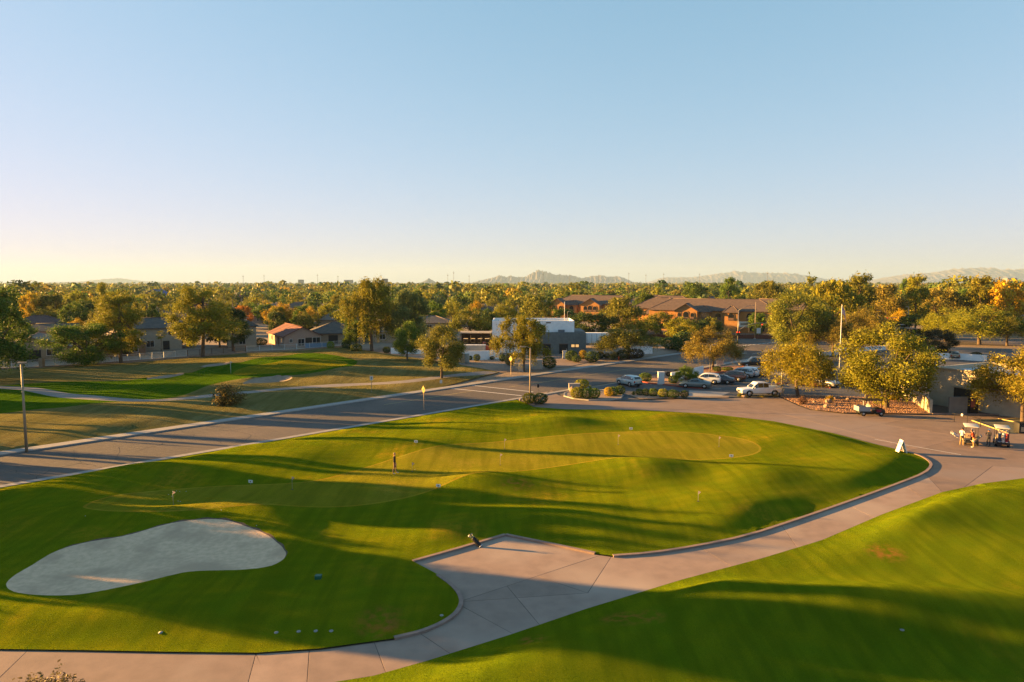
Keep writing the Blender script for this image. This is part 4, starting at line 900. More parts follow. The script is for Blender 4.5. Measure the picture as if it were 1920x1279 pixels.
def add_roof(par, x0, x1, y0, y1, z, rise, kind, material, ov=.5, name='roof'):
    mb = MB(); X0, X1, Y0, Y1 = x0 - ov, x1 + ov, y0 - ov, y1 + ov; zz = z - ov * rise / ((x1 - x0) / 2 if kind in ('gable', 'hip') else (y1 - y0) / 2)
    zz = max(zz, z - .35); top = z + rise; xm = (x0 + x1) / 2; ym = (y0 + y1) / 2
    if kind == 'gable':       # ridge along y
        roof_slab(mb, (X0, Y0, zz), (xm, Y0, top), (xm, Y1, top), (X0, Y1, zz)); roof_slab(mb, (xm, Y0, top), (X1, Y0, zz), (X1, Y1, zz), (xm, Y1, top))
    elif kind == 'gable_x':
        roof_slab(mb, (X0, Y0, zz), (X1, Y0, zz), (X1, ym, top), (X0, ym, top)); roof_slab(mb, (X0, ym, top), (X1, ym, top), (X1, Y1, zz), (X0, Y1, zz))
    else:                      # hip
        if X1 - X0 >= Y1 - Y0: r = (Y1 - Y0) / 2; a, b = (X0 + r, ym, top), (X1 - r, ym, top)
        else: r = (X1 - X0) / 2; a, b = (xm, Y0 + r, top), (xm, Y1 - r, top)
        c = [(X0, Y0, zz), (X1, Y0, zz), (X1, Y1, zz), (X0, Y1, zz)]
        if X1 - X0 >= Y1 - Y0:
            roof_slab(mb, c[0], c[1], b, a); roof_slab(mb, c[1], c[2], b, b); roof_slab(mb, c[2], c[3], a, b); roof_slab(mb, c[3], c[0], a, a)
        else:
            roof_slab(mb, c[0], c[1], a, a); roof_slab(mb, c[1], c[2], b, a); roof_slab(mb, c[2], c[3], b, b); roof_slab(mb, c[3], c[0], a, b)
    o = mb.build(name, material, par)
    rb = MB()
    if kind == 'gable': rb.tube([(xm, Y0, top + .04), (xm, Y1, top + .04)], .11, 6)
    elif kind == 'gable_x': rb.tube([(X0, ym, top + .04), (X1, ym, top + .04)], .11, 6)
    else:
        rb.tube([a, b], .11, 6)
        for q in c: rb.tube([q, a if (Vector(q) - Vector(a)).length < (Vector(q) - Vector(b)).length else b], .1, 6)
    rb.build('ridge_cap', material, o)
    return o
def add_walls(par, x0, x1, y0, y1, h, kind, rise, material, name='wall'):
    mb = MB(); mb.box(x0, x1, y0, y1, -.2, h); xm = (x0 + x1) / 2; ym = (y0 + y1) / 2; e = .01
    if kind == 'gable':
        mb.add([(x0, y0, h), (x1, y0, h), (xm, y0, h + rise - .12)], [(0, 1, 2)]); mb.add([(x0, y1, h), (x1, y1, h), (xm, y1, h + rise - .12)], [(2, 1, 0)])
    elif kind == 'gable_x':
        mb.add([(x0, y0, h), (x0, y1, h), (x0, ym, h + rise - .12)], [(2, 1, 0)]); mb.add([(x1, y0, h), (x1, y1, h), (x1, ym, h + rise - .12)], [(0, 1, 2)])
    return mb.build(name, material, par)
def house(loc, rz, w, d, h, rise, kind, wall, roof, label, wins=(), doors=(), group=None, chimney=None):
    """front wall on y = 0 facing -y, centred on x"""
    o = empty('house', loc, rz, label, 'house', group)
    add_walls(o, -w / 2, w / 2, 0, d, h, kind, rise, WALLS[wall]); r = add_roof(o, -w / 2, w / 2, 0, d, h, rise, kind, ROOFS[roof])
    if chimney:
        x, y, ch = chimney; MB().box(x - .45, x + .45, y - .35, y + .35, h, h + rise + ch).build('chimney', WALLS[wall], r)
    vb = MB(); vb.cyl(w * .2, d * .4, h + rise * .3, h + rise * .75, .08); vb.build('vent_pipe', M_TRIM, r)
    for q in wins:
        face, x, z, ww, hh = q
        window(o, x, z, ww, hh, face, {'-y': 0.0, '+y': d, '-x': -w / 2, '+x': w / 2}[face])
    for face, x, ww, hh in doors:
        f = {'-y': (x - ww / 2, x + ww / 2, -.05, -.003, 0, hh), '-x': (-w / 2 - .05, -w / 2 - .003, x - ww / 2, x + ww / 2, 0, hh), '+x': (w / 2 + .003, w / 2 + .05, x - ww / 2, x + ww / 2, 0, hh)}[face]
        MB().box(*f).build('door', M_DOOR, o)
    return o
def H(u, vb, rz, w, d, h, rise, kind, wall, roof, label, wins=(), doors=(), **k):
    p = G(u, vb); return house((p.x, p.y, 0), R(rz), w, d, h, rise, kind, wall, roof, label, wins, doors, **k)
W2 = [('-y', -2.5, .9, 1.5, 1.3), ('-y', 2.5, .9, 1.5, 1.3)]
H(568, 650, 32, 9.0, 17, 2.9, 2.1, 'gable', 'pink', 'red', 'pink house with red tiled gable roof behind the white fence', [('-y', -2.9, 1.2, .7, .8), ('-y', -.4, .25, 1.5, 1.7), ('-y', 3.4, .1, 1.9, 2.1), ('-x', 3, 1, 1.6, 1.2), ('-x', 9, 1, 1.6, 1.2), ('-x', 13, 1, 1.2, 1.2)], [('-y', 1.5, 1.6, 2.2), ('-x', 6, 1.1, 2.2)])
H(625, 644, 12, 13, 14, 2.9, 2.6, 'hip', 'tan', 'grey', 'low house with grey hipped roof right of the pink one', [('-y', -4, .9, 1.6, 1.3), ('-y', 3.5, .9, 1.8, 1.3)], [('-y', 0, 2.4, 2.2)])
H(640, 616, 8, 17, 13, 3.2, 3.0, 'hip', 'tan', 'tan', 'house with tan hipped roof behind the grey roof', W2)
H(474, 606, 0, 11, 10, 3.0, 2.0, 'gable_x', 'pink', 'red', 'far red-roofed house glimpsed left of the golden tree', W2)
H(455, 652, 25, 6.5, 10, 5.6, 1.6, 'hip', 'cream', 'grey', 'pale two-storey house right of the dark pine', [('-y', 0, .9, 1.4, 1.8), ('-y', .3, 3.6, 1.4, 1.2), ('-x', 4, 3.5, 1.2, 1.1)])
H(300, 656, 28, 9.5, 13, 5.4, 2.0, 'gable_x', 'cream', 'grey', 'two-storey house with grey roof and sunlit left wall behind the fence', [('-y', -2, .8, 1.6, 1.5), ('-y', 2.6, 3.4, 1.4, 1.3), ('-x', 3.5, .6, 1.3, 1.6), ('-x', 8, 3.4, 1.2, 1.2)], [('-y', 1.4, 1.4, 2.1)])
H(310, 612, 5, 20, 12, 3.2, 2.4, 'gable_x', 'grey', 'grey', 'long grey-roofed house behind the palms', W2)
H(222, 668, 30, 10.5, 12, 3.0, 2.4, 'gable', 'brown', 'tan', 'brown gabled house behind the golden pine trunk', [('-y', -2.6, 1.6, .8, .8), ('-y', 3, .8, 1.6, 1.4), ('-x', 4, .9, 1.4, 1.3)], [('-y', 1, 1.0, 2.1)])
H(60, 676, 30, 13, 16, 2.8, 2.0, 'gable', 'tan', 'tan', 'long tan-roofed house with sunlit side wall at the far left', [('-y', -3, .9, 1.6, 1.2), ('-y', 3.5, .9, 1.8, 1.3), ('-x', 4, .9, 1.2, 1.4), ('-x', 9, .9, 1.2, 1.4)], [('-y', .5, 2.2, 2.1)])
H(95, 640, 10, 10, 9, 3.0, 1.6, 'gable_x', 'pink', 'grey', 'small grey-roofed house above the tan-roofed one', [('-y', 2, .9, 1.6, 1.2)])
H(60, 622, 10, 14, 11, 3.0, 2.2, 'hip', 'tan', 'mauve', 'low mauve-roofed house left of the low olive tree', W2)
H(140, 620, 10, 17, 12, 3.0, 2.4, 'hip', 'tan', 'mauve', 'mauve-roofed house left of the tall golden pine', W2)
H(805, 640, 5, 13, 10, 5.2, 1.6, 'hip', 'cream', 'tan', 'pale two-storey house seen behind the slender verge tree', [('-y', -4, 3.2, 1.4, 1.3), ('-y', 0, 3.2, 1.4, 1.3), ('-y', 3, .8, 1.4, 1.5)])
H(735, 642, 5, 12, 10, 3.0, 1.8, 'hip', 'cream', 'tan', 'pale house behind the drooping willows', W2)
H(470, 560.5, 4, 26, 16, 4.2, 3.2, 'gable_x', 'grey', 'grey', 'far dark-roofed building beyond the palms', W2)
# blue-roofed building far left
o = H(288, 566, 4, 20, 16, 5.0, 5.5, 'gable', 'brown', 'blue', 'far brick building with a bright blue gable roof', [('-y', -4, 1, 2, 2), ('-y', 4, 1, 2, 2)])
H(322, 564, 4, 30, 14, 4.4, 1.6, 'gable_x', 'brown', 'blue', 'long low brick wing beside the blue-gabled building', W2)

# ---- fence of the back gardens
M_FW = mat('white_fence_paint', (.50, .52, .52), (.42, .44, .44), 4, .6); M_FB = mat('rusty_brown_fence', (.16, .075, .045), (.10, .05, .035), 4, .7)
M_BLOCK = mat('tan_block_wall', (.33, .25, .18), (.26, .20, .145), 2.5, .9, bump=.2)
def fence(a, b, n, material, label, base=.35, h=1.25):
    A = Vector(P2(*a)); B = Vector(P2(*b)); L = (B - A).length; rz = math.atan2(B.y - A.y, B.x - A.x)
    o = empty('garden_fence', (A.x, A.y, .1), rz, label, 'fence', 'garden fences')
    MB().box(0, L, -.1, .1, -.2, base).build('base_wall', M_BLOCK, o)
    for i in range(n + 1): MB().box(L * i / n - .05, L * i / n + .05, -.05, .05, base, base + h + .06).build('post', material, o)
    for z in (base + .12, base + h): MB().box(0, L, -.02, .02, z - .025, z + .025).build('rail', material, o)
    mb = MB(); k = int(L / .13)
    for i in range(k): x = L * (i + .5) / k; mb.add([(x - .009, -.009, base + .1), (x + .009, -.009, base + .1), (x + .009, -.009, base + h), (x - .009, -.009, base + h)], [(0, 1, 2, 3)]); mb.add([(x + .009, .009, base + .1), (x - .009, .009, base + .1), (x - .009, .009, base + h), (x + .009, .009, base + h)], [(0, 1, 2, 3)])
    p = mb.build('pickets', material, o); p['kind'] = 'stuff'
    return o
fence((-60, 698), (75, 691.5), 5, M_FW, 'white picket fence section at the far left below the tan house')
MB().box(-.35, .35, -.35, .35, -.1, 2.0).build('wall_pillar', M_BLOCK); bpy.data.objects['wall_pillar'].location = G(79, 691.5)
tag(bpy.data.objects['wall_pillar'], 'tan block pillar between two sections of the left fence', 'pillar')
fence((83, 691), (168, 686), 4, M_FW, 'white picket fence section left of the dark spreading tree')
fence((168, 686), (350, 672), 8, M_FW, 'long bright white picket fence section behind the golden pine')
fence((352, 672), (461, 663), 5, M_FB, 'brown picket fence section under the large golden pine')
fence((463, 663), (556, 658.5), 4, M_FW, 'pale picket fence section in front of the red-roofed house side')
fence((557, 658.5), (648, 651), 4, M_FW, 'white picket fence section below the pink gable and the blue pool cover')
o = MB().box(-3.2, 3.2, -.15, .15, 0, 1.1).build('pool_cover', mat('blue_tarpaulin', (.06, .22, .42), (.05, .17, .34), 3, .6)); o.location = G(598, 652); o.rotation_euler.z = R(14)
tag(o, 'blue pool screen behind the white fence by the pink house', 'pool screen')

# ---- white maintenance building with grey front
p0 = G(1040, 663); b = empty('maintenance_building', (0, 0, 0), 0, 'flat-roofed white building with a lower grey front and dark doors', 'building')
yF = p0.y
def gx(u, y): return (u - 960) / 1280 * math.hypot(y, 0) * 1.006
xl, xr = gx(923, yF + 2), gx(1075, yF + 4); M_W = WALLS['white']
def shell(mb, x0, x1, y0, y1, h, par=.5, t=.25):
    """flat roof behind a parapet"""
    mb.box(x0, x1, y0, y0 + t, -.1, h); mb.box(x0, x1, y1 - t, y1, -.1, h); mb.box(x0, x0 + t, y0 + t, y1 - t, -.1, h); mb.box(x1 - t, x1, y0 + t, y1 - t, -.1, h)
mb = MB(); shell(mb, xl, xr, yF + 2.2, yF + 15, 7.3); mb.build('upper_wall', M_W, b)
MB().box(xl + .25, xr - .25, yF + 2.45, yF + 14.75, 6.6, 6.75).build('roof', mat('white_roof_coating', (.55, .55, .54), (.47, .47, .46), .8, .8), b)
gl, gr = gx(1008, yF), gx(1098, yF)
mb = MB(); shell(mb, gl, gr, yF - .6, yF + 2.1, 4.7, t=.2); w = mb.build('front_wall', mat('grey_block', (.165, .185, .18), (.135, .15, .147), 1.8, .9, bump=.15), b)
mb = MB(); mb.box(xr + .01, gr, yF + 2.1, yF + 12, -.1, 4.9); mb.build('side_wing', WALLS['grey'], b)
MB().box(gl + .2, gr - .2, yF - .4, yF + 2.0, 4.1, 4.2).build('front_roof', MATS['white_roof_coating'], b)
for u0, u1, v in ((1018, 1032, 646), (1048, 1064, 645)):
    a, c = gx(u0, yF), gx(u1, yF); d = MB().box(a, c, yF - .66, yF - .603, 0, 2.15).build('door', M_DOOR, b); MB().box(a - .12, c + .12, yF - .72, yF - .603, 2.15, 2.3).build('door_head', M_FASCIA, d); MB().box(c - .35, c - .27, yF - .70, yF - .66, .95, 1.15).build('handle', M_TRIM, d)
M_REFLGLOW = mat('pane_reflection_glow', (.8, .42, .14), None, rough=.4, emit=.14)  # orange reflection in the panes, put in as colour and a faint glow
for u in (1073.5, 1081.5):
    x = gx(u, yF); f = MB().box(x - .45, x + .45, yF - .68, yF - .603, 1.45, 2.2).build('window', M_DOOR, b); MB().box(x - .36, x + .36, yF - .70, yF - .683, 1.53, 2.12).build('pane', M_REFLGLOW, f)
x = gx(1053, yF); q = MB().box(x - .7, x + .7, yF + .6, yF + 1.8, 4.2, 5.3).build('air_conditioner', mat('grey_metal', (.12, .14, .16), None, rough=.5), b)
x = gx(1029, yF); MB().box(x - .55, x + .55, yF + 2.15, yF + 2.197, 6.75, 7.0).build('vent', M_FASCIA, b)
x = gx(941, yF); mb = MB(); mb.tube([(x + .42 * math.cos(t), yF + 2.17, 6.35 + .42 * math.sin(t)) for t in np.linspace(.8, 5.5, 14)], .07, 6); mb.build('letter_sign', mat('blue_sign_paint', (.06, .22, .5), None, rough=.5), b)
MB().box(gx(931, yF) - .1, gx(931, yF) + .1, yF + 1.95, yF + 2.197, 3.6, 3.85).build('wall_lamp', M_DOOR, b)
for i in range(5): MB().box(xl - .12, xl - .003, yF + 3 + i * 2, yF + 3.25 + i * 2, 3.0 + .35 * i, 3.2 + .35 * i).build('scupper', M_TRIM, b)
MB().cyl(gx(1063, yF), yF + 8, 6.7, 11.5, .06).build('antenna_pole', M_TRIM, b)
# yard walls
def wall(px, h, material, label, t=.2, name='low_wall', cat='wall', z=0, cap=None):
    P = [P2(*q) for q in px]; o = empty(name, (P[0][0], P[0][1], z), 0, label, cat); L = [(q[0] - P[0][0], q[1] - P[0][1]) for q in P]
    strip('wall_body', L, -t / 2, t / 2, -.1, h, material, o)
    if cap: strip('wall_cap', L, -t / 2 - .04, t / 2 + .04, h + .002, h + .07, cap, o)
    return o
wall([(861, 675), (900, 675), (936, 673)], 1.9, M_W, 'white yard wall left of the white building')
wall([(733, 663), (772, 663), (800, 664)], 1.3, M_W, 'low white wall behind the pale-trunked tree')
wall([(1180, 665), (1200, 664), (1223, 663)], 1.7, M_W, 'low white wall right of the broad olive tree')
wall([(1100, 668), (1145, 667)], .9, M_W, 'low white wall behind the building shrub row')
wall([(1258, 716), (1300, 707), (1318, 702)], 1.5, M_W, 'white entrance wall on the red-kerbed island')
wall([(1536, 669), (1575, 664)], 1.0, M_W, 'white street wall left of the flagpole')
wall([(1745, 673), (1805, 675), (1850, 678)], 1.3, M_W, 'long white street wall behind the tan SUV')
wall([(1570, 661), (1660, 656)], 1.0, M_W, 'white street wall behind the big leafy tree')
wall([(1180, 634), (1330, 634), (1460, 636)], 1.1, mat('red_brick_wall', (.16, .06, .04), (.12, .045, .03), 2, .9), 'low dark red wall across the cross street')
wall([(1690, 626), (1740, 628), (1920, 634)], 1.3, WALLS['cream'], 'pale wall far behind the cross street on the right')
# yard shed with parked machines
s0 = G(898, 652); sh = empty('open_shed', (s0.x, s0.y + 6, 0), 0, 'open dark shed with flat roof left of the white building', 'shed')
MB().box(-5, 3, -3, 3, 3.3, 3.5).build('roof', mat('shed_roof', (.34, .31, .27), None, rough=.8), sh)
for x in (-4.8, -2.2, .4, 2.8): MB().cyl(x, -2.8, -.1, 3.3, .07).build('post', M_DOOR, sh)
MB().box(-5, 3, 2.8, 2.95, -.1, 3.3).build('back_wall', M_DOOR, sh)
def small_cart(x, y):
    o = empty('golf_cart', (x, y, 0), R(90)); mb = MB(); mb.box(-1.1, 1.1, -.55, .55, .3, .75); mb.build('body', M_BLACK, o)
    MB().box(-.8, .9, -.55, .55, 1.75, 1.82).build('roof', M_TRIM, o)
    for sx in (-.75, .85):
        for sy in (-.5, .5): MB().cyl(sx, sy, .7, 1.75, .025, seg=6).build('post', M_BLACK, o)
    for sx in (-.7, .7):
        for sy in (-.5, .5): MB().wheel(sx, sy, .24, .24, .2).build('wheel', M_BLACK, o)
    return o
for i, lb in enumerate(('leftmost', 'second', 'third', 'rightmost')): tag(small_cart(s0.x - 3.6 + i * 1.8, s0.y + 5.5), lb + ' dark golf cart parked under the open shed', 'golf cart', 'carts in the shed')
# storage container behind the wall
c0 = G(888, 668); o = empty('storage_container', (c0.x, c0.y, 0), 0, 'pale grey storage container behind the white yard wall', 'container')
MB().box(-2.9, 2.6, -1, 1, .1, 2.45).build('body', mat('container_grey', (.34, .35, .33), (.28, .29, .28), 2, .7), o, bevel=.04)
for i in range(12): MB().box(-2.75 + i * .45, -2.6 + i * .45, -1.04, -1.003, .25, 2.3).build('rib', MATS['container_grey'], o)
MB().box(-2.95, 2.65, -1.05, 1.05, 2.452, 2.52).build('roof', M_TRIM, o)
# orange machine
m0 = G(913, 662); o = empty('orange_loader', (m0.x, m0.y, 0), R(10), 'bright orange loader machine beside the white building', 'loader')
M_OR = mat('orange_machine_paint', (.62, .075, .02), (.5, .06, .02), 3, .5)
MB().box(-1.1, 1.0, -.7, .7, .6, 1.6).build('body', M_OR, o, bevel=.08); MB().side([(-.9, 1.6), (-.2, 1.6), (-.3, 2.5), (-.9, 2.5)], -.6, .6).build('cab', M_OR, o); MB().box(-.85, -.35, -.62, .62, 1.75, 2.35).build('cab_window', M_GLASS, o)
MB().tube([(.2, -.6, 1.5), (1.0, -.6, 2.3), (1.6, -.6, 1.2)], .1, 6).build('arm', M_OR, o); MB().tube([(.2, .6, 1.5), (1.0, .6, 2.3), (1.6, .6, 1.2)], .1, 6).build('arm', M_OR, o)
MB().side([(1.5, .5), (2.1, .5), (2.2, 1.0), (1.6, 1.5)], -.9, .9).build('bucket', M_OR, o)
for sx in (-.7, .7):
    for sy in (-.75, .75): MB().wheel(sx, sy, .45, .45, .3).build('wheel', M_BLACK, o)
# trailer
t0 = G(1122, 652); o = empty('semi_trailer', (t0.x, t0.y, 0), R(3), 'long white box trailer right of the grey building front', 'trailer')
MB().box(-4.5, 4.5, -1.2, 1.2, 1.15, 3.7).build('box', M_W, o, bevel=.04)
for i in range(8): MB().box(-4.3 + i * 1.2, -4.24 + i * 1.2, -1.24, -1.203, 1.2, 3.65).build('rib', M_FASCIA, o)
MB().box(-4.4, 4.4, -.9, .9, .85, 1.147).build('chassis', M_BLACK, o)
for x in (2.2, 3.4):
    for y in (-1, 1): MB().wheel(x, y, .5, .5, .3).build('wheel', M_BLACK, o)

# ---- apartment building with arches and hipped tile roofs
def arch(par, x, z, w, h, yw, trim):
    """arched opening standing 10 cm proud of the wall plane yw"""
    n = 9; r = w / 2
    def outline(r2, z0): return [(x - r2, z0), (x + r2, z0)] + [(x + r2 * math.cos(t), z + h - r + r2 * math.sin(t)) for t in np.linspace(0, math.pi, n)]
    f = MB().side(outline(r + .22, z - .1), yw - .12, yw - .003).build('window', trim, par)
    MB().side(outline(r, z), yw - .16, yw - .123).build('pane', M_GLASS, f)
    MB().box(x - r, x + r, yw - .24, yw - .163, z + .02, z + .75).build('balcony_rail', M_FASCIA, f)
def apartment(u, vb, rz, label, blocks, arches, rects=()):
    p = G(u, vb); o = empty('apartment_building', (p.x, p.y, 0), R(rz), label, 'building', 'tile-roofed apartment buildings')
    for x0, x1, y0, y1, h, rise, kind, wc in blocks:
        add_walls(o, x0, x1, y0, y1, h, kind, rise, WALLS[wc]); add_roof(o, x0, x1, y0, y1, h, rise, kind, ROOFS['brown'], .6)
    for x, z, w, hh, yw in arches: arch(o, x, z, w, hh, yw, WALLS['ochre'])
    for x, z, w, hh, yw in rects: window(o, x, z, w, hh, '-y', yw, M_FASCIA)
    return o
apartment(1335, 622, -26, 'two-storey ochre apartment building with arches and brown tile roofs', [(-21, 20, 0, 13, 7.0, 3.6, 'hip', 'ochre'), (-11.5, -4.2, -4, 1, 7.0, 2.2, 'gable', 'ochre'), (-4.2, -.6, -2, 1, 6.9, 1.6, 'hip', 'ochre'), (4.2, 8.2, -2.4, 1, 6.9, 1.7, 'hip', 'ochre'), (-30, -12, 10, 22, 7.2, 3.4, 'hip', 'ochre'), (6, 30, 14, 26, 7.2, 3.3, 'hip', 'ochre'), (-8, -2, 22, 30, 8, 3, 'gable', 'ochre')],
          [(-9.9, 4.2, 1.1, 2.0, -4), (-7.8, 4.0, 1.7, 2.6, -4), (-5.7, 4.2, 1.1, 2.0, -4), (-2.4, 4.0, 1.7, 2.4, -2), (1.8, 4.0, 1.7, 2.2, 0), (6.2, 4.0, 1.7, 2.2, -2.4), (-7.8, .2, 2.2, 2.8, -4), (-2.4, .2, 1.8, 2.5, -2), (-16, 4.0, 1.6, 2.2, 0), (11.5, 4.0, 1.7, 2.2, 0)],
          [(12.5, .6, 1.3, 1.5, 0), (15.5, 4.2, 1.2, 1.6, 0), (15.5, .6, 1.2, 1.5, 0), (18.3, 4.2, 1.2, 1.6, 0), (18.3, .6, 1.2, 1.5, 0), (2.2, .6, 1.4, 1.5, 0), (-16, .6, 1.6, 1.6, 0)])
apartment(1090, 601, -24, 'left wing of the ochre apartments with two sunlit gables', [(-14, 22, 0, 14, 7.2, 3.4, 'hip', 'ochre'), (-13, -6, -4, 1, 7.0, 2.4, 'gable', 'ochre'), (1, 9, -4, 1, 7.0, 2.4, 'gable', 'ochre'), (-6, -1.5, -2, 1, 7.0, 1.4, 'hip', 'ochre'), (14, 34, 16, 28, 7.2, 3.4, 'hip', 'ochre'), (24, 46, 4, 16, 7.2, 3.4, 'hip', 'ochre')],
          [(-11, 4.0, 1.6, 2.4, -4), (-8, 4.0, 1.4, 2.2, -4), (3, 4.0, 1.5, 2.2, -4), (5, 4.0, 1.8, 2.5, -4), (7, 4.0, 1.5, 2.2, -4), (-3.7, 4.0, 1.8, 2.2, -2), (30, 4.0, 1.6, 2.2, 4), (12, 4.0, 1.6, 2.2, 0)], [(5, .6, 2.4, 1.8, -4), (14, .6, 1.4, 1.6, 0), (34, .6, 1.4, 1.6, 4)])
apartment(1220, 617, -30, 'small ochre gatehouse between the trees left of the apartment arches', [(-4, 4, 0, 7, 5.4, 1.8, 'hip', 'ochre')], [(-1.8, .2, 1.6, 2.6, 0), (1.6, .2, 1.6, 2.6, 0)])

# ---- clubhouse on the right
q = G(1790, 792); M_CL = WALLS['stone']; cb = empty('clubhouse', (0, 0, 0), 0, 'flat-roofed pale clubhouse with dark doorway at the right edge', 'building')
A = Vector(P2(1741, 757)); B = Vector(P2(1835, 772)); d = (B - A).normalized(); n = Vector((-d.y, d.x))
if n.y < 0: n = -n
A = A + n * 0; far_ = A + d * 24
rz = math.atan2(d.y, d.x); cb.location = (A.x, A.y, 0); cb.rotation_euler.z = rz
mb = MB(); shell(mb, 0, 24, 0, 13, 4.9, t=.3); mb.build('wall', M_CL, cb)
MB().box(.3, 23.7, .3, 12.7, 4.25, 4.35).build('roof', mat('white_flat_roof', (.52, .54, .56), (.46, .48, .5), .6, .8), cb)
MB().box(3.2, 6.0, -.06, -.003, 0, 2.6).build('doorway', M_DOOR, cb)
MB().box(3.0, 3.2, -.1, -.003, 0, 2.75).build('door_jamb', M_CL, cb); MB().box(6.0, 6.2, -.1, -.003, 0, 2.75).build('door_jamb', M_CL, cb)
MB().box(2.8, 6.4, -.16, -.003, 2.75, 2.9).build('lintel', M_CL, cb)
MB().box(4.3, 4.9, -.3, -.003, 3.3, 3.42).build('wall_lamp', M_TRIM, cb)
MB().box(-.25, -.003, 3.5, 9, .8, 3.0).build('side_window', M_GLASS, cb)
MB().box(-.3, 24.3, -.003, -.25, 4.9, 5.05).build('coping', M_CL, cb)
# forecourt walls
wall([(1690, 738), (1745, 776)], 1.75, M_CL, 'long pale retaining wall running down to the drive beside the leafy tree', t=.3)
wall([(1778, 776), (1812, 776)], 2.1, WALLS['grey'], 'short grey screen wall in front of the clubhouse doorway', t=.25)
sheet('patio_paving', [P2(*k) for k in [(1700, 735), (1749, 776), (1920, 777), (1920, 745), (1835, 772), (1741, 757)]], .006, mat('brick_paving', (.12, .075, .055), (.09, .055, .042), 4, .9))
strip('drive_kerb', [P2(1749, 777), P2(1840, 778), P2(2000, 779)], 0, .2, -.03, .13, M_KERBP)
# ================================================================ the suburb, the far canopy, hills and air
def free(x, y):
    """open ground where no tree or house may stand"""
    u = 960 + 1280 * x / y; v = 530 + 16 / y * 1290
    if y < 205 and x < 20: return False
    if x > -12 and y < 262: return False
    if 26 < x < 110 and 215 < y < 290: return False            # apartments
    if 10 < x < 75 and 270 < y < 335: return False
    if 60 < x and y < 222: return False
    return True
mid_kinds = [('ash', 'olive', 'olive round-headed'), ('ash', 'ygreen', 'yellow-green round-headed'), ('dark', 'dark', 'dark green dense'), ('mesq', 'olive', 'feathery olive'), ('mesq', 'ygreen', 'feathery yellow-green'), ('pine', 'green', 'tall green ragged'), ('pine', 'ygreen', 'tall golden ragged'), ('ash', 'green', 'deep green round-headed'), ('mesq', 'gold', 'bright golden feathery'), ('ash', 'brown', 'brown-gold autumn')]
wts = [5, 5, 3.6, 3, 3, 2.4, 2, 5, .5, .5]
def zone_name(x, y):
    u = 960 + 1280 * x / y
    side = 'at the far left' if u < 300 else 'behind the fenced houses' if u < 640 else 'behind the willows' if u < 850 else 'behind the white building' if u < 1040 else 'around the apartments' if u < 1450 else 'in the right-hand wood'
    return side, ('near rows' if y < 330 else 'far rows')
placed = []
mids = 0; tries = 0
while mids < 240 and tries < 9000:
    tries += 1
    y = 205 + 330 * random.random() ** 1.15; x = random.uniform(-.82, .82) * y
    if not free(x, y): continue
    s = random.choices(range(len(mid_kinds)), wts)[0]; k, c, lb = mid_kinds[s]
    right = x > 0.3 * y
    h = random.uniform(5.5, 10.5) * (1.35 if k == 'pine' else 1) * (1.45 if right else 1.0); w = h * random.uniform(.75, 1.15) * (.75 if k == 'pine' else 1)
    if any((x - a) ** 2 + (y - b2) ** 2 < (4.2 if right else 5.2) ** 2 for a, b2 in placed): continue
    placed.append((x, y)); zn, row = zone_name(x, y)
    tree('suburb_tree', k, (x, y, 0), h, w, c, f'{lb} tree {zn}, in the {row}', f'{lb} trees {zn}, {row}', 1 if y < 330 else 2); mids += 1
# rows of houses between them
hp = []
for wc, rc, kd, w, d in [('tan', 'tan', 'hip', 15, 12), ('pink', 'mauve', 'hip', 16, 11), ('cream', 'grey', 'gable_x', 15, 11), ('tan', 'brown', 'hip', 18, 12), ('pink', 'red', 'gable_x', 14, 11)]:
    hp.append((house((0, -900, -60), 0, w, d, 3.0, 2.4, kd, wc, rc, 'x', W2), rc))
nh = 0; hpl = []; used = set()
for j in range(2600):
    y = 232 + 500 * random.random(); x = random.uniform(-.8, .55) * y
    if nh >= 64: break
    if not free(x, y) or x > .36 * y and y < 420: continue
    if any(abs(x - a) < 20 and abs(y - b2) < 17 for a, b2 in hpl): continue
    i = random.randrange(len(hp)); src, rc = hp[i]
    o = src if i not in used else copy_tree(src); used.add(i)
    o.location = (x, y, 0); o.rotation_euler.z = random.choice((0, R(90), R(8), R(-8))) + random.uniform(-.1, .1); zn, row = zone_name(x, y)
    hpl.append((x, y)); nh += 1; tag(o, f'{rc}-roofed low house half hidden in trees {zn}, {row}', 'house', f'{rc}-roofed houses {zn}, {row}')
for i, (s_, _) in enumerate(hp):
    if i not in used: s_.location = (-150 + i * 30, 420, 0); tag(s_, 'low house half hidden in the far trees', 'house', 'far houses')
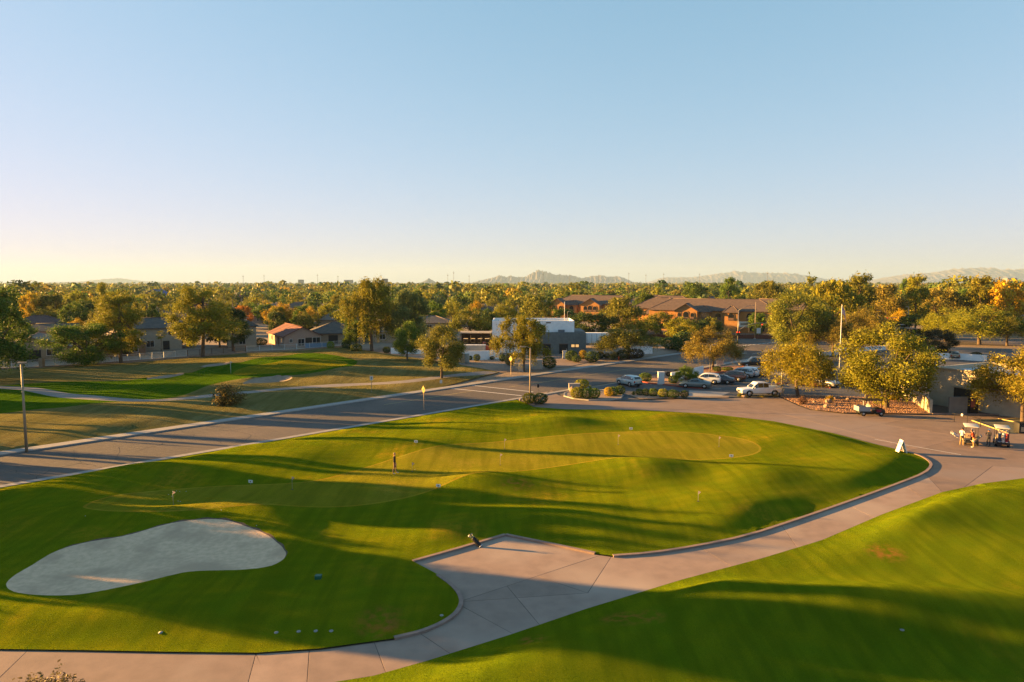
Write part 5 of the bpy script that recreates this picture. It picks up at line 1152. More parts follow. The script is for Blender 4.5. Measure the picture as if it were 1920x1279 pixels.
# ---- canopy beyond: too many to count
def far_canopy():
    Vs = []; Cs = []
    cols = np.array([LEAFC[c] for c in ('olive', 'ygreen', 'green', 'dark', 'brown', 'grey', 'gold')]); pr = np.array([5, 5, 5, 3.5, .5, 1.2, .35]); pr /= pr.sum()
    def batch(n, y0, y1, quads, size, hk, pw=1.0, cond=None):
        y = y0 + (y1 - y0) * rng.random(n) ** pw; x = rng.uniform(-.86, .86, n) * y
        if cond is not None: k = cond(x, y); x, y = x[k], y[k]; n = len(x)
        h = (3.2 + 8 * rng.random(n) ** 1.4) * hk; h[rng.random(n) < .07] *= 1.6; w = h * rng.uniform(.4, .58, n)
        th = rng.uniform(0, 6.28, (n, quads)); ph = np.arcsin(rng.uniform(-.5, 1, (n, quads))); r = rng.uniform(.7, 1.05, (n, quads))
        d = np.stack([np.cos(th) * np.cos(ph), np.sin(th) * np.cos(ph), np.sin(ph)], -1)
        C = d * r[..., None]; C[..., :2] *= w[:, None, None]; C[..., 2] *= (h * .5)[:, None]; C[..., 0] += x[:, None]; C[..., 1] += y[:, None]; C[..., 2] += (h * .52)[:, None]
        nr = d + rng.normal(size=d.shape) * .45; nr /= np.linalg.norm(nr, axis=-1)[..., None]
        a = np.cross(nr, rng.normal(size=d.shape)); a /= np.linalg.norm(a, axis=-1)[..., None]; b3 = np.cross(nr, a)
        sz = (h * size)[:, None, None] * rng.uniform(.6, 1.3, d.shape[:2])[..., None]
        q = np.stack([C - a * sz - b3 * sz * .7, C + a * sz - b3 * sz * .6, C + a * sz * .8 + b3 * sz * .7, C - a * sz * .7 + b3 * sz * .8], 2).reshape(-1, 3)
        col = cols[rng.choice(len(cols), n, p=pr)] * rng.uniform(.75, 1.2, (n, 1))
        Vs.append(q); Cs.append(np.repeat(np.repeat(col, quads, 0), 4, 0))
    hp_ = np.array(hpl)
    def notroof(x, y):
        ok = np.ones(len(x), bool)
        for a, b2 in hp_: ok &= ~((np.abs(x - a) < 10) & (y > b2 - 16) & (y < b2 + 9))
        return ok
    batch(1250, 330, 620, 190, .062, 1.0, .9, lambda x, y: notroof(x, y) & ~((x > 5) & (x < 95) & (y < 345)))
    batch(300, 300, 640, 420, .042, 1.6, 1.0, lambda x, y: (x > .33 * y) & (x < 2 * y))
    batch(2200, 620, 1300, 40, .13, 1.05, .9)
    batch(5200, 1300, 4200, 14, .25, 1.1, 1.0)
    batch(5000, 4200, 11000, 6, .42, 1.25, 1.0)
    V = np.concatenate(Vs); C = np.concatenate(Cs); n = len(V) // 4
    m = bpy.data.meshes.new('far_canopy'); m.vertices.add(n * 4); m.vertices.foreach_set('co', V.ravel()); m.loops.add(n * 4); m.loops.foreach_set('vertex_index', np.arange(n * 4, dtype=np.int32))
    m.polygons.add(n); m.polygons.foreach_set('loop_start', np.arange(0, n * 4, 4, dtype=np.int32)); m.update()
    at = m.color_attributes.new('leafcol', 'FLOAT_COLOR', 'POINT'); at.data.foreach_set('color', np.concatenate([C, np.ones((len(C), 1))], 1).ravel())
    m.materials.append(leaf_mat('far_leaves', col='leafcol')); o = new_obj('far_canopy', m)
    tag(o, 'far tree canopy of the suburb running to the horizon', 'tree canopy', kind='stuff'); print('far canopy quads', n)
far_canopy()
# ---- hills
M_HILL = mat('hill_rock', (.10, .09, .085), (.065, .06, .058), .004, .95, detail=8)
def ridge(name, px, D, label, seed):
    rg = np.random.default_rng(seed); us = np.arange(px[0][0], px[-1][0] + .1, 1.5); vs = np.interp(us, [p[0] for p in px], [p[1] for p in px])
    hh = (531 - vs) / 1280 * D; k = np.sin(np.linspace(0, 1, len(us)) * math.pi) ** .2
    hh = hh * (1 + .05 * rg.normal(size=len(us))) * k + 1; X = (us - 960) / 1280 * D; rows = 15; V = []; F = []
    nz = rg.normal(size=(rows, len(us)));
    for j in range(rows):
        t = j / (rows - 1) * 2 - 1; s = np.clip(1 - abs(t), 0, 1) ** .85
        gul = 1 + .16 * np.sin(X / D * 900 + j * .9 + rg.uniform(0, 6)) * (1 - s) * 2 + .07 * nz[j] * (1 - s)
        for i in range(len(us)): V.append((X[i], D + t * max(hh.max() * 3, 500), hh[i] * s * gul[i] - 1))
    n = len(us)
    for j in range(rows - 1):
        for i in range(n - 1): F.append((j * n + i, j * n + i + 1, (j + 1) * n + i + 1, (j + 1) * n + i))
    m = bpy.data.meshes.new(name); m.from_pydata(V, [], F); m.materials.append(M_HILL); m.update(); o = new_obj(name, m); o['kind'] = 'structure'; o['label'] = label
ridge('hills', [(885, 527), (905, 522), (925, 518), (938, 513), (950, 518), (958, 515), (965, 518), (985, 518), (1000, 510), (1010, 506), (1025, 509), (1040, 515), (1060, 515), (1080, 518), (1090, 521), (1110, 516), (1125, 514), (1140, 517), (1160, 514), (1175, 519), (1187, 527)], 13000, 'peaked hills on the horizon above the white building', 3)
ridge('hills', [(788, 529), (798, 525), (805, 521), (812, 525), (822, 529)], 10500, 'small lone hill left of the peaked hills', 4)
ridge('hills', [(1215, 527), (1240, 517), (1300, 519), (1340, 513), (1375, 509), (1420, 512), (1470, 511), (1500, 514), (1540, 520), (1570, 527)], 18500, 'long faint hills above the apartments', 5)
ridge('hills', [(1630, 527), (1660, 516), (1700, 512), (1750, 510), (1790, 504), (1840, 503), (1880, 507), (1920, 505), (2020, 512), (2060, 527)], 18000, 'faint hills behind the right-hand wood', 6)
ridge('hills', [(20, 531), (100, 529), (150, 528), (200, 523), (230, 522), (270, 527), (330, 529), (410, 531)], 18500, 'very faint hills at the far left', 7)
# ---- far towers and masts
def box_tower(u, v, D, w, h, label):
    o = empty('office_block', ((u - 960) / 1280 * D, D, 0), 0, label, 'building'); MB().box(-w / 2, w / 2, -w / 3, w / 3, 0, h).build('wall', WALLS['grey'], o)
    for k in range(5): MB().box(-w / 2 + 1, w / 2 - 1, -w / 3 - .3, -w / 3 - .01, h * (.15 + .17 * k), h * (.22 + .17 * k)).build('window_band', M_GLASS, o)
box_tower(723, 530, 3200, 24, 34, 'far grey office block on the horizon right of the tall willow')
box_tower(655, 531, 5200, 60, 36, 'far low pale block on the horizon left of the willow')
box_tower(566, 531, 5600, 40, 40, 'far small tower on the horizon above the golden trees')
box_tower(1890, 528, 4200, 60, 44, 'far pale block on the horizon at the right edge')
def mast(u, D, h, label):
    o = empty('power_pylon', ((u - 960) / 1280 * D, D, 0), 0, label, 'mast', 'far masts on the horizon'); mb = MB(); mb.tube([(0, 0, 0), (0, 0, h)], [.8, .35], 5); mb.build('pole', mat('mast_metal', (.12, .10, .09), None, rough=.7), o)
    MB().box(-2.6, 2.6, -.2, .2, h * .86, h * .89).build('cross_arm', MATS['mast_metal'], o)
for i, (u, h) in enumerate([(458, 45), (497, 47), (597, 50), (635, 44), (840, 50), (851, 60), (880, 46), (1018, 52), (1068, 50), (1122, 48), (1178, 56), (1210, 50), (1243, 54), (1310, 52), (1437, 58)]): mast(u, 2600, h, f'thin far mast on the horizon, number {i + 1} from the left'.replace(f', number {i + 1} from the left', f', {["first", "second", "third", "fourth", "fifth", "sixth", "seventh", "eighth", "ninth", "tenth", "eleventh", "twelfth", "thirteenth", "fourteenth", "fifteenth"][i]} from the left'))
# ---- air
hz = bpy.data.meshes.new('haze'); bm = bmesh.new(); bmesh.ops.create_cube(bm, size=1)
for v in bm.verts: v.co = Vector((v.co.x * 30600, v.co.y * 20600 + 9950, (v.co.z + .5) * 421 - 1.1))
bm.to_mesh(hz); bm.free(); HZ = new_obj('haze', hz); HZ['kind'] = 'stuff'
hm = bpy.data.materials.new('air_haze'); hm.use_nodes = True; ht = hm.node_tree; ht.nodes.remove(ht.nodes['Principled BSDF'])
pv = ht.nodes.new('ShaderNodeVolumePrincipled'); pv.inputs['Color'].default_value = (.34, .52, .80, 1); pv.inputs['Density'].default_value = 4.8e-5; pv.inputs['Anisotropy'].default_value = .1
ht.links.new(pv.outputs[0], ht.nodes['Material Output'].inputs['Volume']); hz.materials.append(hm)
# ================================================================ vehicles
def paint(name, c, rough=.28, metal=.0): return mat('paint_' + name, c, None, rough=rough, metal=metal, spec=.5, coat=.6)
M_TYRE = mat('tyre_rubber', (.012, .012, .012), None, rough=.85); M_RIM_ = mat('alloy_rim', (.42, .42, .42), None, rough=.35, metal=.8)
M_CARGLASS = mat('car_glass', (.012, .016, .02), None, rough=.05, spec=.8)
M_HEADL = mat('headlamp_lens', (.62, .64, .66), None, rough=.15, spec=.7); M_TAILL = mat('tail_lamp_lens', (.34, .012, .01), None, rough=.25, spec=.6); M_PLATE = mat('number_plate', (.6, .6, .58), None, rough=.5)
def loft(stations, closed_ends=True):
    """stations: (x, [(y, z) ... right half from bottom centre to top centre]) mirrored in y"""
    mb = MB(); mb.smooth = True; rings = []
    for x, half in stations:
        ring = [(x, y, z) for y, z in half] + [(x, -y, z) for y, z in half[::-1] if y > 1e-6]; rings.append(ring)
    n = len(rings[0]); vs = [q for r in rings for q in r]; fs = []
    for i in range(len(rings) - 1):
        for k in range(n): fs.append((i * n + k, i * n + (k + 1) % n, (i + 1) * n + (k + 1) % n, (i + 1) * n + k))
    fs.append(list(range(n))[::-1]); fs.append([(len(rings) - 1) * n + k for k in range(n)])
    mb.add(vs, fs); return mb
# side profiles: x from the rear (-) to the front (+): (x, bottom, shoulder, top, half width)
CARS = {
 'sedan': dict(L=4.7, wb=(-1.38, 1.38), r=.33, st=[(-2.35, .45, .80, .84, .72), (-2.28, .30, .92, .98, .82), (-1.75, .22, .97, 1.06, .89), (-1.25, .22, .97, 1.22, .91), (-.55, .22, .96, 1.43, .91), (.15, .22, .95, 1.44, .91), (.65, .22, .95, 1.30, .91), (1.15, .22, .94, 1.00, .90), (1.8, .22, .84, .88, .88), (2.2, .28, .74, .78, .80), (2.33, .42, .64, .67, .68)], cab=(3, 7)),
 'suv': dict(L=4.6, wb=(-1.33, 1.36), r=.37, st=[(-2.28, .50, .95, 1.0, .80), (-2.22, .36, 1.05, 1.22, .86), (-1.95, .27, 1.06, 1.55, .90), (-1.3, .27, 1.06, 1.66, .92), (-.4, .27, 1.05, 1.70, .92), (.25, .27, 1.04, 1.66, .92), (.75, .27, 1.04, 1.42, .92), (1.15, .27, 1.03, 1.10, .91), (1.8, .28, .98, 1.02, .89), (2.18, .34, .86, .90, .83), (2.28, .48, .74, .78, .72)], cab=(1, 7)),
 'pickup': dict(L=5.9, wb=(-1.85, 1.85), r=.44, st=[(-2.95, .62, 1.20, 1.22, .90), (-2.90, .50, 1.28, 1.30, .97), (-1.9, .42, 1.29, 1.31, 1.0), (-1.02, .42, 1.30, 1.32, 1.0), (-.99, .42, 1.22, 1.92, 1.0), (-.2, .42, 1.21, 1.99, 1.0), (.62, .42, 1.19, 1.97, 1.0), (1.02, .42, 1.17, 1.64, 1.0), (1.42, .42, 1.15, 1.20, 1.0), (2.3, .42, 1.10, 1.15, .99), (2.85, .46, 1.04, 1.08, .95), (2.95, .56, .96, .98, .88)], cab=(4, 8)),
}
CARMESH = {}
def car_parts(kind):
    if kind in CARMESH: return CARMESH[kind]
    D = CARS[kind]; st = []
    c0, c1 = D['cab']
    for i, (x, b, s, t, w) in enumerate(D['st']):
        tall = t - s > .2; wr = w * (.76 if tall else .86)
        st.append((x, [(0, b), (w * .82, b), (w * .97, b + .10), (w, (b + s) / 2), (w * .985, s - .05), (w * .95, s), (wr, t - .05), (wr * .86, t), (0, t + (.02 if tall else .03))]))
    P = {}
    P['body'] = loft(st).mesh('car_body'); P['body'].set_sharp_from_angle(angle=R(32))
    # glass: panels 12 mm outside the cabin faces
    S_ = D['st']; side = []
    def sec(i, up, out=.012):
        x, b, s, t, w = S_[i]; tall = t - s > .2; wr = w * (.76 if tall else .86)
        lo = Vector((x, w * .95 + out, s + .03)); hi = Vector((x, wr + out, t - .08)); return lo.lerp(hi, up)
    for sg in (1, -1):
        gl = MB()
        for i in range(c0, c1):
            if S_[i][3] - S_[i][2] < .2 and S_[i + 1][3] - S_[i + 1][2] < .2: continue
            a, b_, c, d = sec(i, .05), sec(i + 1, .05), sec(i + 1, 1), sec(i, 1); k = .94
            m = (a + b_ + c + d) / 4; q = [m + (p - m) * k for p in (a, b_, c, d)]
            if S_[i][3] - S_[i][2] < .2 or S_[i + 1][3] - S_[i + 1][2] < .2: q = q
            gl.add([(p.x, p.y * sg, p.z) for p in q], [(0, 1, 2, 3) if sg < 0 else (3, 2, 1, 0)])
        P['side_window%d' % sg] = gl.mesh('car_side_window')
    def cross(i, j, name):
        xi, _, si, ti, wi = S_[i]; xj, _, sj, tj, wj = S_[j]; A = [(xi, -wi * .70, ti + .022), (xi, wi * .70, ti + .022), (xj, wj * .60, tj + .022), (xj, -wj * .60, tj + .022)]
        c = sum((Vector(p) for p in A), Vector()) / 4; nrm = Vector((xj - xi, 0, tj - ti)).cross(Vector((0, 1, 0))).normalized(); nrm = nrm if nrm.z > 0 else -nrm
        mb = MB(); mb.add([tuple(c + (Vector(p) - c) * .95 + nrm * .015) for p in A], [(0, 1, 2, 3)]); P[name] = mb.mesh(name)
    if kind == 'sedan': cross(7, 6, 'windscreen'); cross(3, 4, 'rear_window')
    elif kind == 'suv': cross(7, 6, 'windscreen'); cross(1, 2, 'rear_window')
    else: cross(8, 7, 'windscreen')
    if kind == 'pickup':
        mb = MB(); mb.box(-.995, -.985, -.66, .66, 1.40, 1.80); P['rear_window'] = mb.mesh('rear_window')
        mb = MB(); mb.box(-2.82, -1.08, -.80, .80, 1.305, 1.335); P['bed_cover'] = mb.mesh('bed_cover')
    CARMESH[kind] = P; return P
def wheel_meshes(r):
    key = ('wheel', r)
    if key not in CARMESH:
        t = MB(); t.wheel(0, 0, 0, r, .22); m = MB(); m.wheel(0, 0, 0, r * .64, .235); CARMESH[key] = (t.mesh('tyre'), m.mesh('rim'))
        CARMESH[key][0].materials.append(M_TYRE); CARMESH[key][1].materials.append(M_RIM_)
    return CARMESH[key]
def car(kind, u, vb, heading, pm, label, group='cars in the parking lot', name=None, cat='car', z=.012, scale=1.0):
    p = G(u, vb, 0); o = empty(name or {'sedan': 'sedan_car', 'suv': 'suv_car', 'pickup': 'pickup_truck'}[kind], (p.x, p.y, z), R(heading), label, cat, group); o.scale = (scale,) * 3
    P = car_parts(kind); D = CARS[kind]; S_ = D['st']; w = max(q[4] for q in S_)
    def put(nm, me, m):
        q = bpy.data.objects.new(nm, me); COL.objects.link(q); q.parent = o
        if not me.materials: me.materials.append(m)
        q.material_slots[0].link = 'OBJECT'; q.material_slots[0].material = m; return q
    bd = put('body', P['body'], pm)
    for nm in ('side_window1', 'side_window-1', 'windscreen', 'rear_window'):
        if nm in P: put(nm.rstrip('-1'), P[nm], M_CARGLASS)
    if 'bed_cover' in P: put('bed_cover', P['bed_cover'], pm)
    tm, rm = wheel_meshes(D['r'])
    for x in D['wb']:
        for sy in (-1, 1):
            t = bpy.data.objects.new('wheel', tm); COL.objects.link(t); t.parent = o; t.location = (x, sy * (w - .10), D['r']); r_ = bpy.data.objects.new('rim', rm); COL.objects.link(r_); r_.parent = t
            a = MB(); a.tube([(x + (D['r'] + .05) * math.cos(q), sy * (w - .0), D['r'] + (D['r'] + .05) * math.sin(q)) for q in np.linspace(0, math.pi, 9)], .035, 5); a.build('wheel_arch', M_BLACK, o)
    F, B = S_[-2], S_[1]; zf = F[2] - .12; zb = B[2] - .2
    for sy in (-1, 1):
        MB().box(F[0] - .12, F[0] + .06, sy * F[4] * .60 - .18, sy * F[4] * .60 + .18, zf - .06, zf + .07).build('headlight', M_HEADL, o, bevel=.03)
        MB().box(B[0] - .08, B[0] + .1, sy * B[4] * .80 - .12, sy * B[4] * .80 + .12, zb - (.12 if kind != 'sedan' else .06), zb + (.16 if kind != 'sedan' else .06)).build('tail_light', M_TAILL, o, bevel=.02)
        i = max(k for k, q in enumerate(S_) if q[3] - q[2] > .2); MB().ball((S_[i][0] + .1, sy * (w + .10), S_[i][2] + .12), .09, .1, .07).build('mirror', pm, o)
    MB().box(S_[-1][0] - .05, S_[-1][0] + .05, -.62, .62, S_[-1][1] - .08, S_[-1][1] + .12).build('front_bumper', M_BLACK if kind != 'pickup' else M_RIM_, o, bevel=.02)
    MB().box(F[0] - .02, F[0] + .14, -.42, .42, zf - .22, zf - .04).build('grille', M_BLACK, o)
    MB().box(S_[0][0] - .06, S_[0][0] + .06, -.68, .68, S_[0][1] - .1, S_[0][1] + .1).build('rear_bumper', M_BLACK if kind != 'pickup' else M_RIM_, o, bevel=.02)
    MB().box(S_[0][0] - .075, S_[0][0] - .062, -.16, .16, S_[0][1] + .12, S_[0][1] + .24).build('number_plate', M_PLATE, o)
    return o
PW, PB, PS, PG, PI, PT = paint('white', (.62, .63, .64)), paint('black', (.010, .011, .013)), paint('silver', (.36, .37, .38), .3, .4), paint('grey_blue', (.12, .165, .175), .3, .3), paint('ice_blue', (.33, .44, .45), .3, .2), paint('tan', (.30, .22, .14), .3, .2)
PD, PR, PK = paint('dark_blue', (.014, .02, .035)), paint('red', (.35, .03, .02)), paint('dark_red_black', (.03, .012, .012))
car('suv', 1179, 723, 118, PI, 'pale blue SUV leaving the parking lot towards the road')
car('sedan', 1303, 727, 163, PG, 'grey-blue sedan parked nearest the red kerb')
car('suv', 1324, 719, 158, PW, 'white SUV with dark rear window parked behind the grey-blue sedan')
car('sedan', 1349, 719, 152, PD, 'dark blue sedan parked right of the white SUV')
car('suv', 1371, 714, 154, PK, 'black SUV with sunlit tailgate in the middle of the parked row')
car('suv', 1387, 708, 154, PS, 'silver car mostly hidden behind the black SUV')
car('suv', 1397, 706, 154, PW, 'white SUV near the far end of the parked row')
car('sedan', 1417, 704, 152, PB, 'black sedan at the far end of the parked row')
car('pickup', 1416, 689, 176, PB, 'black pickup truck driving past the parking lot entrance', cat='truck')
car('pickup', 1423, 742, 186, PW, 'white crew-cab pickup parked beside the drive', cat='truck')
car('sedan', 1546, 724, -62, PS, 'silver sedan facing the camera beside the pink shrub')
car('suv', 1607, 724, -40, PD, 'dark SUV half hidden left of the big leafy tree')
car('sedan', 1722, 730, 20, PW, 'white car behind the retaining wall by the clubhouse')
car('suv', 1788, 673, 64, PT, 'tan SUV parked by the white street wall, its rear sunlit')
car('sedan', 1706, 641, 10, PW, 'white car on the cross street beyond the leafy tree', group='cars on the cross street')
car('pickup', 1226, 616, 4, PW, 'white pickup by the apartment gatehouse', group='cars at the apartments', cat='truck')
car('suv', 1258, 618, 170, PR, 'orange-red car by the apartment gatehouse', group='cars at the apartments')
car('suv', 1146, 611, 10, PS, 'silver car between the trees left of the gatehouse', group='cars at the apartments')
car('sedan', 1190, 612, 5, PD, 'dark car left of the white pickup at the gatehouse', group='cars at the apartments')

# ---- golf carts and the utility cart
M_CREAM = mat('cream_cart_plastic', (.62, .58, .48), None, rough=.4); M_SEAT = mat('tan_vinyl', (.34, .27, .19), None, rough=.6); M_CBODY = mat('dark_blue_cart', (.025, .035, .06), None, rough=.35, spec=.5)
def cart_wheels(o, xs, r, w=.2, y=.5):
    for x in xs:
        for sy in (-y, y):
            t = MB().wheel(x, sy, r, r, w).build('wheel', M_TYRE, o); MB().wheel(x, sy, r, r * .55, w + .02).build('rim', M_RIM_, t)
def golf_cart(u, vb, heading, label, body, bags):
    p = G(u, vb); o = empty('golf_cart', (p.x, p.y, .012), R(heading), label, 'golf cart', 'golf carts on the drive')
    MB().side([(-1.05, .25), (.55, .22), (1.15, .28), (1.2, .62), (.95, .78), (.55, .80), (.42, .34), (-.15, .32), (-.25, .62), (-1.05, .66)], -.56, .56).build('body', body, o, bevel=.04)
    MB().box(-.55, -.02, -.52, .52, .63, .78).build('seat', M_SEAT, o, bevel=.04); MB().box(-.62, -.50, -.52, .52, .80, 1.15).build('backrest', M_SEAT, o, bevel=.03)
    MB().prism([(-.95, -.52), (-.85, -.6), (.85, -.6), (.95, -.52), (.95, .52), (.85, .6), (-.85, .6), (-.95, .52)], 1.80, 1.88).build('roof', M_CREAM, o, bevel=.03)
    for x0, x1 in ((-.78, -.82), (1.0, .8)):
        for sy in (-.5, .5): MB().tube([(x0, sy, .6), (x1, sy, 1.8)], .022, 6).build('roof_post', M_BLACK, o)
    MB().tube([(.75, .25, .75), (.45, .25, 1.05)], .02, 6).build('steering_column', M_BLACK, o); MB().tube([(.45 + .02, .25 + .17 * math.cos(t), 1.06 + .15 * math.sin(t)) for t in np.linspace(0, 6.28, 13)], .016, 5).build('steering_wheel', M_BLACK, o)
    MB().box(.98, 1.0, -.48, .48, .95, 1.7).build('windscreen', mat('clear_plastic', (.25, .27, .28), None, rough=.1, spec=.5), o) if False else None
    cart_wheels(o, (-.72, .82), .23)
    MB().box(-1.3, -1.0, -.5, .5, .40, .52).build('bag_rack', M_BLACK, o)
    return o, p
def golf_bag(loc, c, rz, tilt, label, group=None, L=.9):
    o = empty('golf_bag', loc, rz, label, 'golf bag', group); o.rotation_euler = (0, tilt, rz)
    b_ = MB(); b_.tube([(0, 0, 0), (0, 0, .05), (0, 0, L * .5), (0, 0, L * .94), (0, 0, L)], [.125, .14, .125, .135, .125], 10); b_.build('bag_body', c, o)
    MB().tube([(0, 0, .02), (0, 0, .07)], [.147, .147], 10).build('base_ring', mat('white_rubber', (.6, .6, .6), None, rough=.6), o)
    MB().ball((.11, 0, L * .4), .06, .09, .2).build('pocket', c, o); MB().tube([(-.12, 0, L * .35), (-.2, 0, L * .6), (-.12, 0, L * .9)], .018, 5).build('strap', M_BLACK, o)
    for i in range(7):
        a = i * .9; x, y = .07 * math.cos(a), .07 * math.sin(a); k = MB().tube([(x, y, L * .8), (x * 1.5, y * 1.5, L + .2)], .007, 4).build('club_shaft', M_RIM_, o)
        if i < 3: MB().ball((x * 1.5, y * 1.5, L + .24), .055, .045, .07, 8, 5).build('head_cover', (M_PLATE, mat('white_cover', (.62, .62, .6), None, rough=.7), mat('tan_cover', (.4, .3, .2), None, rough=.8))[i], k)
        else: MB().box(x * 1.5 - .05, x * 1.5 + .03, y * 1.5 - .012, y * 1.5 + .012, L + .19, L + .25).build('club_head', M_RIM_, k)
    return o
M_BAGK = mat('black_nylon', (.012, .012, .014), None, rough=.6); M_BAGB = mat('blue_nylon', (.03, .07, .16), None, rough=.6); M_BAGR = mat('red_nylon', (.28, .02, .03), None, rough=.6); M_BAGT = mat('tan_leather', (.34, .22, .10), None, rough=.6); M_BAGW = mat('white_leather', (.55, .53, .5), None, rough=.5)
gc1, g1 = golf_cart(1819, 832, 62, 'left golf cart with white roof, two players standing at its back', M_CBODY, None)
gc2, g2 = golf_cart(1877, 835, 60, 'right golf cart with white roof and bags strapped at the back', M_CBODY, None)
def on_cart(o, y, m, lb):
    q = o.matrix_basis if False else None; h = o.rotation_euler.z; c, s = math.cos(h), math.sin(h); x = -1.15
    return golf_bag((o.location.x + c * x - s * y, o.location.y + s * x + c * y, .54), m, h, R(-8), lb, 'golf bags on the carts')
on_cart(gc2, .28, M_BAGB, 'blue golf bag on the left side of the right cart'); on_cart(gc2, -.02, M_BAGW, 'white golf bag between the blue and red bags'); on_cart(gc2, -.30, M_BAGR, 'red golf bag on the right side of the right cart')
on_cart(gc1, .0, M_BAGK, 'black golf bag on the back of the left cart')
p = G(1631, 779); uc = empty('utility_cart', (p.x, p.y, .012), R(-2), 'small work cart with grey cargo box and dark canopy by the gravel', 'utility cart')
MB().side([(-1.5, .35), (1.2, .30), (1.5, .38), (1.52, .75), (1.1, .95), (.55, .85), (.45, .45), (-.3, .42), (-.3, .55), (-1.5, .55)], -.6, .6).build('body', mat('dark_green_cart', (.018, .024, .024), None, rough=.4), uc, bevel=.05)
MB().box(.5, 1.05, -.62, .62, .5, .82).build('side_panel', mat('cart_red', (.2, .015, .03), None, rough=.4), uc)
mb = MB(); mb.box(-1.65, -.25, -.66, -.6, .6, 1.15); mb.box(-1.65, -.25, .6, .66, .6, 1.15); mb.box(-1.65, -1.6, -.6, .6, .6, 1.15); mb.box(-.31, -.25, -.6, .6, .6, 1.15); mb.box(-1.6, -.31, -.6, .6, .6, .66); mb.build('cargo_box', mat('grey_cargo', (.30, .32, .34), None, rough=.5), uc)
MB().box(-.2, .35, -.55, .55, .8, .92).build('seat', M_SEAT, uc, bevel=.04); MB().box(-.25, -.12, -.55, .55, .94, 1.35).build('backrest', M_SEAT, uc, bevel=.03)
MB().prism([(-1.25, -.7), (1.1, -.7), (1.2, -.5), (1.2, .5), (1.1, .7), (-1.25, .7), (-1.35, .5), (-1.35, -.5)], 1.9, 1.97).build('canopy', M_BLACK, uc)
for x0, x1 in ((-.55, -.55), (1.15, .95)):
    for sy in (-.58, .58): MB().tube([(x0, sy, .7), (x1, sy, 1.9)], .035, 6).build('roof_post', M_PLATE if x0 < 0 else M_BLACK, uc)
MB().tube([(1.0, .25, .9), (.6, .25, 1.15)], .02, 6).build('steering_column', M_BLACK, uc)
cart_wheels(uc, (-1.05, 1.05), .27, .22, .55)
# ================================================================ people: one skinned body each
def skin_body(J, E, rad, root, name, sub=2):
    """J: joint name -> position; E: edges; rad: joint -> radius; grown with a Skin modifier"""
    names = list(J); idx = {n: i for i, n in enumerate(names)}; me = bpy.data.meshes.new(name); me.from_pydata([J[n] for n in names], [(idx[a], idx[b]) for a, b in E], [])
    ob = bpy.data.objects.new('tmp', me); COL.objects.link(ob); ob.modifiers.new('s', 'SKIN'); ms = ob.modifiers.new('u', 'SUBSURF'); ms.levels = sub; ms.render_levels = sub
    for i, n in enumerate(names):
        r = rad[n]; me.skin_vertices[0].data[i].radius = r if isinstance(r, tuple) else (r, r); me.skin_vertices[0].data[i].use_root = (n == root)
    dg = bpy.context.evaluated_depsgraph_get(); out = bpy.data.meshes.new_from_object(ob.evaluated_get(dg)); out.name = name
    bpy.data.objects.remove(ob); 
    for p in out.polygons: p.use_smooth = True
    return out
M_SKIN = mat('skin', (.42, .22, .14), None, rough=.5); M_HAIRB = mat('blond_hair', (.36, .24, .10), (.28, .18, .07), 30, .6); M_HAIRD = mat('dark_hair', (.03, .02, .015), None, rough=.5); M_EYE = mat('eye_dark', (.02, .015, .012), None, rough=.3); M_LIP = mat('lips', (.33, .12, .09), None, rough=.5)
